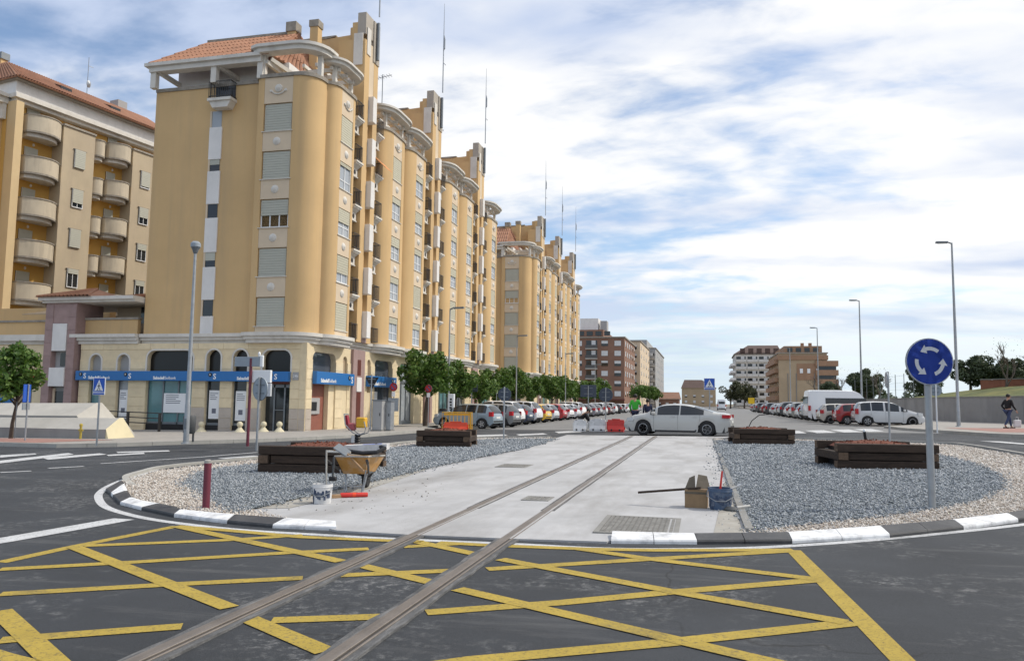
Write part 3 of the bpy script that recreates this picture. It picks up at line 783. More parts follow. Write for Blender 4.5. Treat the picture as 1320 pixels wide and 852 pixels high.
def rail_mesh():
    # balcony railing: posts, bars and a belly, seen from local front (+x)
    mb = MB(); hw = .40; d0, d1 = -.58, .0; h = .9
    for z in (.1, h): 
        mb.bar((d1, -hw, z), (d1, hw, z), .035); mb.bar((d0, -hw, z), (d1, -hw, z), .035); mb.bar((d0, hw, z), (d1, hw, z), .035)
    n = 8
    for i in range(n):
        y = -hw + i * 2 * hw / (n - 1)
        mb.bar((d1, y, .1), (d1, y, h), .02)
    for i in range(1, 6):
        x = d1 + i * (d0 - d1) / 6
        mb.bar((x, -hw, .1), (x, -hw, h), .02); mb.bar((x, hw, .1), (x, hw, h), .02)
    return mb.mesh('railing', MT['dark_metal'])
def balc_mesh():
    mb = MB()
    mb.box(-.75, .06, -.45, .45, -.10, 0)
    mb.box(-.75, .0, -.42, .42, -.18, -.10)
    # tapered moulding then box with the vent
    mb.prism_ax([(-.72, -.18), (-.05, -.18), (-.28, -.36), (-.72, -.36)], -.38, .38, 'y')
    mb.box(-.72, -.26, -.34, .34, -.80, -.36)
    mb.box(-.72, -.22, -.37, .37, -.86, -.80)
    return mb.mesh('balcony', MT['bone'])
def vent_mesh():
    mb = MB(); mb.lathe([(.001, .012), (.13, .012), (.14, 0)], 12, ax='x')
    return mb.mesh('vent', MT['sign_black'])
def balcony(parent, loc, rz, door=0):
    b = inst('balcony', cached('balc', balc_mesh), parent, loc, rz)
    inst('railing', cached('rail', rail_mesh), b)
    inst('vent', cached('vent', vent_mesh), b, (-.26, 0, -.58))
    o = inst('vent', cached('vent', vent_mesh), b, (-.42, -.34, -.58), R(-90))
    return b
def arc(cx, cy, r, a0, a1, n=7):
    return [(cx + r * math.cos(R(a0 + (a1 - a0) * i / (n - 1))), cy + r * math.sin(R(a0 + (a1 - a0) * i / (n - 1)))) for i in range(n)]
XO = .55                                   # outer face of the bulges over the ground floor line
XR_ = -.15                                # recess plane between the bulges
def bulge(y0, y1, r=1.05, xr=XR_, notch=True, ry0=None):
    """plan of a rounded bay, going up in y, facing +x"""
    P = []
    ra = r if ry0 is None else ry0
    P += [(xr, y0)]
    ax_ = XO - xr
    P += [(xr + ax_ * math.sin(R(t)), y0 + ra - ra * math.cos(R(t))) for t in (12, 25, 40, 55, 70, 90)]
    yc = (y0 + ra + y1 - r) / 2
    if notch:
        P += [(XO, yc - .70), (XO - .15, yc - .70), (XO - .15, yc + .70), (XO, yc + .70)]
    P += [(xr + ax_ * math.cos(R(t)), y1 - r + r * math.sin(R(t))) for t in (0, 20, 35, 50, 65, 78)]
    P += [(xr, y1)]
    return P, yc
def offset(poly, d):
    out = []
    n = len(poly)
    for i in range(n):
        a, b, c = Vector(poly[max(i - 1, 0)]), Vector(poly[i]), Vector(poly[min(i + 1, n - 1)])
        t1 = (b - a).normalized() if (b - a).length > 1e-6 else None
        t2 = (c - b).normalized() if (c - b).length > 1e-6 else None
        t1 = t1 or t2; t2 = t2 or t1
        n1 = Vector((t1.y, -t1.x)); n2 = Vector((t2.y, -t2.x))
        m = (n1 + n2)
        if m.length < .3: m = n1
        m.normalize(); k = d / max(.5, m.dot(n1))
        out.append((b.x + m.x * k, b.y + m.y * k))
    return out
def stone_blocks(parent, u0, u1, z0, z1, axis, plane, out, m, h=.46, lmax=1.6, seed=0, t=.03):
    """courses of separate stones on a pier; axis 'y': wall in x, facing -y; axis 'x': wall in y, facing +x"""
    rg = random.Random(seed); n = max(1, round((z1 - z0) / h)); hh = (z1 - z0) / n
    for k in range(n):
        za, zb = z0 + k * hh + .008, z0 + (k + 1) * hh - .008
        nn = max(1, round((u1 - u0) / lmax)); cuts = [u0 + i * (u1 - u0) / nn for i in range(nn + 1)]
        if nn > 1 and k % 2:
            cuts = [u0] + [c + (u1 - u0) / nn / 2 for c in cuts[:-1]] + [u1]
        for a, b in zip(cuts, cuts[1:]):
            if b - a < .1: continue
            mb = MB()
            if axis == 'y': mb.box(a + .006, b - .006, plane - t, plane + .02, za, zb)
            else: mb.box(plane - .02, plane + t, a + .006, b - .006, za, zb)
            mb.build('stone_block', MT[m], parent)
def wall_open(name, parent, u0, u1, z0, z1, ops, axis, pl0, pl1, m):
    """wall with rounded openings (a, b, zbot, ztop, r)"""
    mb = MB(); ops = sorted(ops)
    add = lambda poly: mb.prism_ax(poly, pl0, pl1, axis)
    cur = u0
    for a, b, zb, zt, r in ops:
        if a > cur + .01: add([(cur, z0), (a, z0), (a, z1), (cur, z1)])
        poly = [(a, z1)] + [(a + r - r * math.cos(R(t)), zt - r + r * math.sin(R(t))) for t in (0, 15, 30, 45, 60, 75, 90)]
        poly += [(b - r + r * math.sin(R(t)), zt - r + r * math.cos(R(t))) for t in (0, 15, 30, 45, 60, 75, 90)] + [(b, z1)]
        q = [poly[0]]
        for p in poly[1:]:
            if (Vector(p) - Vector(q[-1])).length > 1e-4: q.append(p)
        add(q)
        if zb > z0 + .02: add([(a, z0), (b, z0), (b, zb), (a, zb)])
        cur = b
    if u1 > cur + .01: add([(cur, z0), (u1, z0), (u1, z1), (cur, z1)])
    return mb.build(name, MT[m], parent)
def trim(parent, a, b, zb, zt, r, axis, plane, w=.09, t=.045):
    mb = MB(); sgn = -1 if axis == 'y' else 1
    o = [(a - w, zb)] + [(a + r - (r + w) * math.cos(R(t_)), zt - r + (r + w) * math.sin(R(t_))) for t_ in range(0, 91, 15)] + [(b - r + (r + w) * math.sin(R(t_)), zt - r + (r + w) * math.cos(R(t_))) for t_ in range(0, 91, 15)] + [(b + w, zb)]
    i_ = [(a, zb)] + [(a + r - r * math.cos(R(t_)), zt - r + r * math.sin(R(t_))) for t_ in range(0, 91, 15)] + [(b - r + r * math.sin(R(t_)), zt - r + r * math.cos(R(t_))) for t_ in range(0, 91, 15)] + [(b, zb)]
    for k in range(len(o) - 1):
        q = [o[k], o[k + 1], i_[k + 1], i_[k]]
        mb.prism_ax(q, plane, plane + sgn * t, axis)
    return mb.build('opening_trim', MT['bone'], parent)
def text_mesh(s, size, m, depth=.012, align='CENTER', bold=0.0):
    c = bpy.data.curves.new('lettering', 'FONT'); c.body = s; c.size = size; c.extrude = depth; c.align_x = align; c.align_y = 'CENTER'
    c.offset = bold; c.resolution_u = 3
    o = bpy.data.objects.new('lettering_tmp', c); COL.objects.link(o)
    dg = bpy.context.evaluated_depsgraph_get()
    me = bpy.data.meshes.new_from_object(o.evaluated_get(dg))
    bpy.data.objects.remove(o)
    me.materials.clear(); me.materials.append(MT[m])
    return me
def lettering(parent, s, size, m, loc, facing, depth=.012, align='CENTER', bold=0.0, name='lettering'):
    o = inst(name, text_mesh(s, size, m, depth, align, bold), parent, loc)
    o.rotation_euler = (R(90), 0, {'-y': 0, '+x': R(90), '+y': R(180)}[facing])
    return o
def shop_sign(parent, u0, u1, z0, z1, axis, plane, logos, txt):
    """blue fascia box with white lettering and a round logo mark"""
    mb = MB()
    if axis == 'y': mb.box(u0, u1, plane - .28, plane - .03, z0, z1, b=.015)
    else: mb.box(plane + .03, plane + .28, u0, u1, z0, z1, b=.015)
    s = mb.build('shop_sign', MT['blue_sign'], parent)
    h = z1 - z0; zc = (z0 + z1) / 2; f = '-y' if axis == 'y' else '+x'
    P = (lambda u, z, d=0: (u, plane - .283 - d, z)) if axis == 'y' else (lambda u, z, d=0: (plane + .283 + d, u, z))
    for u in logos:
        lettering(s, 'S', h * .78, 'sign_white', P(u + h * .28, zc - h * .06), f, bold=.006)
        mb = MB(); c = P(u - h * .24, zc + h * .14)
        if axis == 'y': mb.lathe([(.001, -.02), (h * .2, -.02), (h * .21, 0)], 16, c=c, ax='y')
        else: mb.lathe([(.001, .02), (h * .2, .02), (h * .21, 0)], 16, c=c, ax='x')
        mb.build('logo_disc', MT['sign_black'], s)
        lettering(s, 'B', h * .26, 'sign_white', P(u - h * .24, zc + h * .14, .021), f, .006)
    for u, t_ in txt:
        lettering(s, t_[0], h * .42, 'sign_white', P(u, zc - h * .22), f, align='RIGHT', bold=.008)
        lettering(s, t_[1], h * .42, 'sign_white', P(u + .02, zc - h * .22), f, align='LEFT')
    return s
def poster(parent, u, z, w, h, axis, plane, nlines=6, seed=0):
    mb = MB()
    if axis == 'y': mb.box(u - w / 2, u + w / 2, plane - .012, plane, z - h / 2, z + h / 2)
    else: mb.box(plane, plane + .012, u - w / 2, u + w / 2, z - h / 2, z + h / 2)
    p = mb.build('poster', MT['sign_white'], parent)
    return p

def yellow_block(Y0, nmod, label, detail=True, seed=1, left_strip=True):
    rg = random.Random(seed)
    T = thing('apartment_building', label, 'building', (-19.18, Y0, 0), 0, 'yellow apartment blocks with rounded bays along the street')
    Lh = nmod * MP
    ZB, ZT = 4.72, 18.08
    # ---- plan of the upper floors
    P = [(-9.75, .25), (-3.3, .25), (-3.3, -.05)]
    P += [(-2.95 + .35 * math.sin(R(t)) - .35, -.3 + .25 - .25 * math.sin(R(t))) for t in (30, 60)][:0]
    P += [(-3.2, -.22), (-3.0, -.3), (-2.8, -.3), (-2.8, -.16), (-1.16, -.16), (-1.16, -.3)]
    P += [(-1.05 + 1.1 * math.sin(R(t)), -.3 + 1.1 - 1.1 * math.cos(R(t))) for t in (0, 15, 30, 45, 60, 75, 90)]
    P += [(.05, 1.06)]
    wins = []
    b, yc = bulge(1.08, 4.0, .72, xr=-.0)
    b[0] = (.02, 1.08)
    P += b[1:-1] + [(XR_, 4.0)]; wins.append(yc)
    for m in range(nmod):
        o = m * MP
        if m > 0:
            b, yc = bulge(o + .08, o + 3.95, 1.1); P += b; wins.append(yc)
        b, yc = bulge(o + 7.85, o + 11.68, 1.1); P += b; wins.append(yc)
    P += [(XR_, Lh), (-9.75, Lh)]
    front = P[:-1]
    mb = MB(); mb.prism(P, ZB, ZT)
    mb.build('wall', MT['ochre'], T, smooth=35)
    # parapet coping and cornice bands that follow the plan
    def band(name, d0, z0, z1, m, inner=-.3):
        a = offset(front, d0); c = offset(front, inner); mbb = MB()
        n = len(a)
        vs = [(x, y, z) for z in (z0, z1) for x, y in a] + [(x, y, z) for z in (z0, z1) for x, y in c]
        fs = []
        for i in range(n - 1):
            fs += [(i, i + 1, n + i + 1, n + i), (n + i, n + i + 1, 3 * n + i + 1, 3 * n + i), (i + 1, i, 2 * n + i, 2 * n + i + 1)]
        mbb.add(vs, fs)
        return mbb.build(name, MT[m], T, smooth=35)
    # a smoother outline for bands: no notches
    keep = []
    for i, p in enumerate(front):
        keep.append(p)
    front = [p for p in keep if not (abs(p[0] - (XO - .15)) < 1e-6 or abs(p[1] + .16) < 1e-6)]
    band('parapet_coping', .07, ZT - .02, ZT + .16, 'coping', -.35)
    band('cornice', .10, 4.28, 4.46, 'bone', -.6)
    band('cornice', .22, 4.462, 4.62, 'bone', -.6)
    band('cornice', .34, 4.622, 4.80, 'bone', -.6)
    # ---- bay windows facing the camera side
    for i in range(NF):
        z = F0 + .34 + FH * i
        st = [1, 1, .56, 1, 1][i] if detail else rg.choice([1, 1, 1, .6])
        w = window(T, (-1.98, -.13, z), 0, 1.58, 1.43, st, sh='shutter2', nm=3)
    for i in range(NF + 1):
        za = F0 - .02 if i == 0 else F0 + .34 + FH * (i - 1) + 1.43 + .05
        zb = F0 + .34 + FH * i - .04 if i < NF else ZT - .03
        MB().box(-2.79, -1.17, -.295, -.1, za, zb).build('spandrel', MT['cream'], T)
        MB().box(-2.86, -1.10, -.36, -.1, zb - .0, zb + .035).build('sill', MT['bone'], T) if i < NF else None
        if 0 < i < NF: inst('rosette', cached('ros', rosette_mesh), T, (-1.98, -.295, (za + zb) / 2))
        if i == NF: inst('crest', cached('crest', crest_mesh), T, (-1.98, -.295, (za + zb) / 2 + .1))
    # ---- bulge windows
    for yc in wins:
        for i in range(NF):
            z = F0 + .34 + FH * i
            st = rg.choice([1, 1, .5, .25, .25, 0.4])
            if yc < 5: st = [1, .65, .5, .12, 1][i]
            window(T, (XO - .12, yc, z), R(90), 1.36, 1.43, st, glass='glass_sky', nm=2, tr=.35)
        for i in range(NF + 1):
            za = F0 - .02 if i == 0 else F0 + .34 + FH * (i - 1) + 1.43 + .05
            zb = F0 + .34 + FH * i - .04 if i < NF else ZT - .03
            MB().box(XO - .2, XO - .004, yc - .69, yc + .69, za, zb).build('spandrel', MT['cream'], T)
            if i < NF: MB().box(XO - .1, XO + .05, yc - .76, yc + .76, zb, zb + .035).build('sill', MT['bone'], T)
            if 0 < i < NF: inst('rosette', cached('ros', rosette_mesh), T, (XO - .004, yc, (za + zb) / 2), R(90))
            if i == NF: inst('crest', cached('crest', crest_mesh), T, (XO - .004, yc, (za + zb) / 2 + .1), R(90))
    # ---- fins, balconies
    for m in range(nmod):
        o = m * MP
        fc = o + 5.8
        # piers of the fin
        MB().box(-1.3, .38, fc - .95, fc - .3, ZB, 22.3).build('fin_pier', MT['ochre'], T)
        MB().box(-1.3, .38, fc + .35, fc + .95, ZB, 22.9).build('fin_pier', MT['ochre'], T)
        MB().box(-1.3, -.25, fc - .3, fc + .35, ZB, 20.6).build('fin_core', MT['ochre'], T)
        for i in range(6):
            z = F0 + .2 + FH * i
            MB().box(-.24, .68, fc - .25, fc + .26, z, z + 1.52, b=.012).build('white_panel', MT['white'], T)
            if i < 6:
                MB().box(-.245, -.19, fc - .28, fc + .33, z + 1.5, z + 2.6).build('slot_window', MT['glass'], T)
        MB().box(-.24, .40, fc - .29, fc + .34, F0 - .05, F0 + .2).build('fin_base', MT['purple'], T)
        # top of the fin: stepped slabs, white panels, grey crown, antenna mast
        MB().box(-.24, .372, fc - .29, fc + .34, 19.1, 22.3).build('fin_panel', MT['cream'], T)
        MB().box(-.32, .24, fc - 1.02, fc - .955, 20.75, 22.65).build('white_panel', MT['bone'], T)
        MB().box(.385, .425, fc - .74, fc - .24, 21.5, 23.1).build('white_panel', MT['bone'], T)
        MB().box(-.16, .36, fc - .88, fc + .72, 22.65, 23.95).build('fin_crown', MT['crown'], T)
        MB().box(.10, .43, fc + .15, fc + .98, 21.4, 23.9).build('fin_crown', MT['crown'], T)
        MB().box(-.5, -.17, fc - .85, fc + .7, 22.3, 23.4).build('fin_crown', MT['ochre'], T)
        MB().tube([(.53, fc + .5, 21.6), (.53, fc + .5, 23.9)], .10, 8).build('mast_sleeve', MT['galv_dk'], T)
        mast = MB()
        mast.tube([(.56, fc + .5, 24.3), (.56, fc + .5, 28), (.56, fc + .5, 31.2)], [.045, .035, .012], 6)
        a = mast.build('antenna_mast', MT['galv'], T)
        mb = MB(); mb.tube([(.56, fc + .5, 27.5), (.64, fc + .5, 27.7), (.64, fc + .5, 28.4), (.57, fc + .5, 28.7)], .05, 6); mb.bar((.56, fc + .5, 26.6), (.75, fc + .5, 26.4), .04)
        mb.build('antenna_head', MT['galv'], a)
        # party wall rising towards the fin
        pw = [(-9.6, 18.1), (-9.6, 22.2), (-7.5, 22.9), (-4.3, 23.0), (-2.6, 22.95), (-1.9, 23.0), (-1.0, 23.05), (-1.0, 23.5), (-.6, 23.55), (-.6, 18.1)]
        MB().prism_ax(pw, fc - .1, fc + .22, 'y').build('party_wall', MT['ochre'], T)
        MB().prism_ax([(-9.62, 22.2), (-7.5, 22.9), (-4.3, 23.0), (-2.6, 22.95), (-1.9, 23.05), (-1.9, 23.12), (-4.3, 23.08), (-7.5, 22.98), (-9.62, 22.28)], fc - .14, fc + .26, 'y').build('wall_cap', MT['coping'], T)
        for s, yb in ((-1, fc - 1.40), (1, fc + 1.46)):
            for i in range(NF + 1):
                z = F0 + FH * i
                if i < NF:
                    d = inst('balcony_door', cached('bdoor', lambda: MB().box(-.02, .02, -.42, .42, 0, 1.75).mesh('door', MT['glass'])), T, (XR_ + .025, yb + .1, z + .02))
                    inst('frame', cached('bdoorf', lambda: win_frame(.84, 1.75, 2, .05).mesh('door_frame', MT['frame_w'])), d, rz=R(90))
                if i == 0:
                    inst('railing', cached('rail', rail_mesh), T, (.44, yb, z))
                else:
                    balcony(T, (.44, yb, z), 0)
    if detail:
        mb = MB(); mb.prism_ax([(-.2, 13.9 + .0), (.9, 13.3), (.9, 13.26), (-.2, 13.86)], 13.0, 14.0 - .1, 'y') if False else None
        MB().prism_ax([(.2, 16.0), (1.05, 15.2), (1.05, 15.16), (.2, 15.95)], 6.7, 7.75, 'y').build('awning', MT['plastic_orange2'], T)
    # ---- left plain wall: recessed strip of small windows and white panels
    if left_strip:
        zs = [(F0, 5.72), (6.58, 8.31), (9.1, 10.93), (11.68, 13.45), (14.09, 15.84)]
        for k, (a, c) in enumerate(zs):
            MB().box(-6.3, -5.55, .18, .3, a, c, b=.008).build('white_panel', MT['white'], T)
            zt = zs[k + 1][0] if k + 1 < len(zs) else 16.74
            MB().box(-6.22, -5.62, .235, .28, c + .01, zt - .01).build('slot_window', MT['glass_sky' if k == 4 else 'glass'], T)
            MB().box(-6.30, -6.20, .2, .3, c, zt).build('slot_jamb', MT['cream'], T)
            if k in (1, 3): MB().box(-6.2, -5.62, .215, .232, c + .35, zt - .01).build('shutter', MT['shutter2'], T)
        mb = MB(); mb.box(-6.15, -4.75, -.35, .3, 17.1, 17.25); mb.prism_ax([(-6.1, 17.1), (-4.8, 17.1), (-5.0, 16.75), (-5.9, 16.75)], -.25, .3, 'y')
        bb = mb.build('balcony', MT['bone'], T)
        mb = MB()
        for z in (17.35, 18.15):
            mb.bar((-6.1, -.3, z), (-4.8, -.3, z), .035); mb.bar((-6.1, -.3, z), (-6.1, .25, z), .035); mb.bar((-4.8, -.3, z), (-4.8, .25, z), .035)
        for i in range(12): mb.bar((-6.1 + i * 1.3 / 11, -.3, 17.25), (-6.1 + i * 1.3 / 11, -.3, 18.15), .02)
        for i in range(1, 5):
            for x in (-6.1, -4.8): mb.bar((x, -.3 + i * .11, 17.25), (x, -.3 + i * .11, 18.15), .02)
        mb.build('railing', MT['dark_metal'], bb)
        MB().box(-6.05, -4.85, .22, .3, 17.25, 18.05).build('balcony_door', MT['glass'], T)
    # ---- penthouse, pergola, roof
    MB().box(-9.0, -2.2, 1.0, 5.4, 18.1, 19.43).build('penthouse_wall', MT['white'], T)
    for m in range(nmod):
        o = m * MP
        ya, yb = (1.2 if m == 0 else o - MP + 5.8 + .4), o + 5.6
        MB().box(-6.5, -2.3, ya + (.4 if m == 0 else 0), yb, 18.1, 19.47).build('penthouse_wall', MT['white'], T)
    MB().box(-6.5, -2.3, (nmod - 1) * MP + 6.2, Lh - .5, 18.1, 19.4).build('penthouse_wall', MT['white'], T)
    # front pergola beam over the plain wall
    MB().box(-9.75, -3.0, -.45, .05, 18.95, 19.22).build('pergola_beam', MT['bone'], T)
    MB().box(-9.95, -3.0, -.6, .2, 19.222, 19.4).build('pergola_beam', MT['bone'], T)
    for x in (-9.55, -5.85, -3.1):
        MB().box(x - .16, x + .16, -.35, -.05, 18.1, 18.95).build('pergola_post', MT['bone'], T)
        MB().bar((x + .25, -.2, 19.0), (x + .9, 1.8, 18.55), .2, .22).build('pergola_brace', MT['bone'], T)
    def ring(pl, z0, z1, w):
        a = offset(pl, .32); c = offset(pl, .32 - w); n = len(a); mb = MB()
        vs = [(x, y, z) for z in (z0, z1) for x, y in a] + [(x, y, z) for z in (z0, z1) for x, y in c]
        fs = []
        for i in range(n - 1):
            fs += [(i, i + 1, n + i + 1, n + i), (n + i, n + i + 1, 3 * n + i + 1, 3 * n + i), (i + 1, i, 2 * n + i, 2 * n + i + 1), (2 * n + i + 1, 2 * n + i, 3 * n + i, 3 * n + i + 1)]
        fs += [(0, n, 3 * n, 2 * n), (n - 1, 3 * n - 1, 4 * n - 1, 2 * n - 1)]
        mb.add(vs, fs)
        return mb.build('pergola_ring', MT['bone'], T, smooth=35)
    bay = [(-3.3, .25), (-3.3, -.05), (-3.2, -.22), (-3.0, -.3), (-1.16, -.3)] + [(-1.05 + 1.1 * math.sin(R(t)), .8 - 1.1 * math.cos(R(t))) for t in (0, 15, 30, 45, 60, 75, 90)] + [(.06, 1.3)]
    ring(bay, 19.35, 19.58, .62); ring(offset(bay, .14), 19.582, 19.74, .75)
    for (x, y) in ((-3.0, -.1), (-.1, .55)):
        MB().box(x - .12, x + .12, y - .12, y + .12, 18.1, 19.36).build('pergola_post', MT['bone'], T)
    MB().bar((-2.7, 0, 19.2), (-1.6, 1.8, 18.5), .18, .22).build('pergola_brace', MT['bone'], T)
    for q, yc in enumerate(wins):
        hw = 1.35 if q == 0 else 1.86
        pl, _ = bulge(yc - hw, yc + hw, .72 if q == 0 else 1.1, xr=XR_, notch=False)
        ring(pl, 19.2, 19.38, .55); ring(offset(pl, .14), 19.382, 19.5, .68)
        for s in (-1, 0, 1):
            MB().bar((.45, yc + s * hw * .62, 19.08), (-2.4, yc + s * hw * .62, 19.08), .16, .22).build('pergola_beam', MT['bone'], T)
        for xb_ in (.12, -.75, -1.5):
            MB().bar((xb_, yc - hw * .95, 19.3 if xb_ < 0 else 19.05), (xb_, yc + hw * .95, 19.3 if xb_ < 0 else 19.05), .14, .18).build('pergola_beam', MT['bone'], T)
        for s in (-1, 1):
            MB().box(.1, .3, yc + s * hw * .72 - .1, yc + s * hw * .72 + .1, 18.1, 19.2).build('pergola_post', MT['bone'], T)
    # tiled roofs between the party walls: rows of tiles as ridges on the slope
    def roof_slab(q, mname='tile_sheet', n=None, parent=T):
        # q: eave a, eave b, ridge b, ridge a
        A, B, C_, D = [Vector(p) for p in q]
        nv = (B - A).cross(D - A).normalized()
        if nv.z < 0: nv = -nv
        mb = MB(); th = nv * .12
        vs = [p[:] for p in (A, B, C_, D)] + [(p - th)[:] for p in (A, B, C_, D)]
        mb.add(vs, [(0, 1, 2, 3), (7, 6, 5, 4), (0, 4, 5, 1), (1, 5, 6, 2), (2, 6, 7, 3), (3, 7, 4, 0)])
        r = mb.build('roof', MT['tile_sheet'], parent)
        # joined tile ribs
        n = n or int((B - A).length / .28); mb = MB()
        for i in range(n):
            t = (i + .5) / n
            p, qq = A.lerp(B, t), D.lerp(C_, t)
            wv = (B - A).normalized() * .085
            k = max(2, int((qq - p).length / .9))
            for j in range(k):
                a, b = p.lerp(qq, j / k), p.lerp(qq, (j + 1) / k)
                lift = nv * .02
                a0, b0 = a + lift, b
                vs = [(a0 - wv)[:], (a0 + nv * .07)[:], (a0 + wv)[:], (b0 - wv * .8)[:], (b0 + nv * .05)[:], (b0 + wv * .8)[:]]
                mb.add(vs, [(0, 1, 4, 3), (1, 2, 5, 4), (0, 2, 1)])
        s = mb.build('roof_tiles', MT['tile'], r); s['kind'] = 'stuff'
        return r
    roof_slab([(-9.9, -.45, 19.42), (-2.6, -.45, 19.42), (-3.2, 3.6, 22.4), (-9.1, 3.6, 22.4)])
    roof_slab([(-2.6, -.1, 19.42), (-1.6, 5.55, 19.42), (-3.6, 5.55, 22.4), (-3.2, 3.6, 22.4)], n=16)
    roof_slab([(-9.1, 3.6, 22.4), (-3.6, 3.6, 22.4), (-3.6, 5.6, 22.0), (-9.1, 5.6, 22.0)])
    MB().bar((-9.1, 3.6, 22.44), (-3.6, 3.6, 22.44), .22, .14).build('ridge', MT['coping'], T)
    for m in range(nmod):
        o = m * MP + 6.1; e = min(o + MP - .4, Lh - .3)
        roof_slab([(-1.7, o, 19.45), (-1.7, e, 19.45), (-5.2, e, 22.1), (-5.2, o, 22.1)])
        roof_slab([(-5.2, o, 22.1), (-5.2, e, 22.1), (-9.6, e, 20.0), (-9.6, o, 20.0)])
        for (x, y, z) in ((-5.0, o + 3.2, 21.6), (-4.2, o + 8.2, 21.2)):
            c = MB().box(x - .3, x + .3, y - .3, y + .3, z, z + 1.3).build('chimney', MT['ochre'], T)
            MB().box(x - .38, x + .38, y - .38, y + .38, z + 1.3, z + 1.7).build('chimney_cap', MT['coping'], c)
        # tv aerial
        ax, ay = -3.2, o + 9.5
        mb = MB(); mb.tube([(ax, ay, 20.5), (ax, ay, 25.0)], .03, 6); mb.bar((ax - .7, ay, 24.7), (ax + .7, ay, 24.9), .03)
        for k in range(7): mb.bar((ax - .6 + k * .2, ay - .3, 24.72 + k * .028), (ax - .6 + k * .2, ay + .3, 24.72 + k * .028), .02)
        mb.build('tv_aerial', MT['galv_dk'], T)
    c = MB().box(-3.75, -3.25, 3.3, 3.8, 21.6, 22.75).build('chimney', MT['ochre'], T)
    MB().box(-3.82, -3.18, 3.23, 3.87, 22.4, 22.95).build('chimney_cap', MT['coping'], c)
    c = MB().box(-2.55, -2.05, 3.7, 4.2, 20.2, 22.75).build('chimney', MT['ochre'], T)
    MB().box(-2.6, -2.0, 3.65, 4.25, 22.75, 23.15).build('chimney_cap', MT['coping'], c)
    # ---- ground floor
    zg = -.75
    opsL = [(-9.2, -6.45, zg, 3.92, .42), (-5.65, -4.82, zg, 3.95, .41), (-4.1, -3.28, zg, 3.95, .405), (-2.42, -.86, zg, 3.92, .4)]
    u0 = -9.75
    if detail:
        opsL = [(-12.75, -12.05, zg, 3.72, .345), (-11.02, -10.3, zg, 3.72, .355)] + opsL; u0 = -13.4
    wall_open('wall', T, u0, -.35, zg, 4.3, opsL, 'y', 0, .45, 'limestone')
    ed = [u0] + [v for op in opsL for v in op[:2]] + [-.35]
    piers = list(zip(ed[::2], ed[1::2]))
    for k, (a, b) in enumerate(piers):
        stone_blocks(T, a + .005, b - .005, -.55, 1.0, 'y', 0, -1, 'greystone' if a > -10 else 'limestone', seed=k)
        stone_blocks(T, a + .005, b - .005, 1.0, 3.45, 'y', 0, -1, 'limestone', seed=k + 20)
    stone_blocks(T, u0, -.35, 3.98, 4.3, 'y', 0, -1, 'limestone', h=.34, lmax=1.5, seed=50)
    for (a, b, zb, zt, r) in opsL: trim(T, a, b, 2.8, zt, r, 'y', 0)
    # right hand face
    opsR = []
    for m in range(nmod):
        o = m * MP
        opsR += [(o + .62, o + 3.2, zg, 3.9, .4), (o + 4.05, o + 4.6, 2.6 if m == 0 else 1.9, 3.85, .27), (o + 7.25, o + 7.75, 1.9, 3.85, .245), (o + 8.35, o + 11.1, zg, 3.9, .35)]
    wall_open('wall', T, 0.03, Lh, zg, 4.3, opsR, 'x', -.45, 0, 'limestone')
    MB().box(-.36, 0.02, -.02, .03, zg, 4.3).build('corner_pillar', MT['limestone'], T)
    stone_blocks(T, -.34, .0, -.55, 1.0, 'y', -.02, -1, 'greystone', seed=91, t=.012); stone_blocks(T, -.34, .0, 1.0, 4.25, 'y', -.02, -1, 'limestone', seed=92, t=.012)
    ed = [.03] + [v for op in opsR for v in op[:2]] + [Lh]
    for k, (a, b) in enumerate(zip(ed[::2], ed[1::2])):
        if k > 4 and not detail: break
        stone_blocks(T, a + .005, b - .005, -.55, 1.0, 'x', 0, 1, 'greystone' if k == 0 else 'limestone', seed=k + 100, h=.5)
        stone_blocks(T, a + .005, b - .005, 1.0, 3.5, 'x', 0, 1, 'limestone', seed=k + 130, h=.5)
    for m in range(nmod):
        o = m * MP
        if m == 0 or not detail or True:
            MB().box(-.02, .16, o + 5.05, o + 6.6, zg, 4.3).build('portal', MT['purple'], T)
            MB().box(.155, .175, o + 5.55, o + 6.1, zg, 1.9).build('portal_door', MT['dark_red'], T)
            MB().box(.155, .2, o + 5.5, o + 6.15, 1.95, 2.75).build('white_panel', MT['white'], T)
            MB().box(.155, .172, o + 5.6, o + 6.05, 2.85, 3.75).build('portal_window', MT['dark_red'], T)
    # glazing behind the openings
    if detail:
        MB().box(-9.3, -2.4, .25, .3, 2.75, 4.1).build('black_glazing', MT['black_panel'], T)
        MB().box(-2.5, -.7, .25, .3, 2.75, 4.1).build('black_glazing', MT['black_panel'], T)
        MB().box(-12.9, -10.2, .2, .3, 2.75, 3.9).build('blind_panel', MT['greyplaster'], T)
        for a, b, g, fr in ((-12.75, -12.05, 'glass_teal', 1), (-11.02, -10.3, 'glass_sky', 1), (-9.2, -6.45, 'glass_teal', 3), (-5.65, -4.82, 'glass', 1), (-4.1, -3.28, 'glass', 1)):
            w_ = MB().box(a - .02, b + .02, .22, .26, .1, 2.75).build('shop_window', MT[g], T)
            mb = MB(); n = fr
            for i in range(n + 1): mb.box(a + i * (b - a) / n - .035, a + i * (b - a) / n + .035, .16, .218, .1, 2.75)
            mb.box(a - .02, b + .02, .16, .218, .02, .22); mb.build('frame', MT['galv_dk'], w_)
            MB().box(a - .02, b + .02, .1, .4, zg, .1).build('plinth', MT['sign_black'] if a > -10 else MT['greystone'], T)
        # glass entrance
        d = MB().box(-2.4, -.86, .4, .44, zg, 2.75).build('shop_window', MT['glass'], T)
        mb = MB()
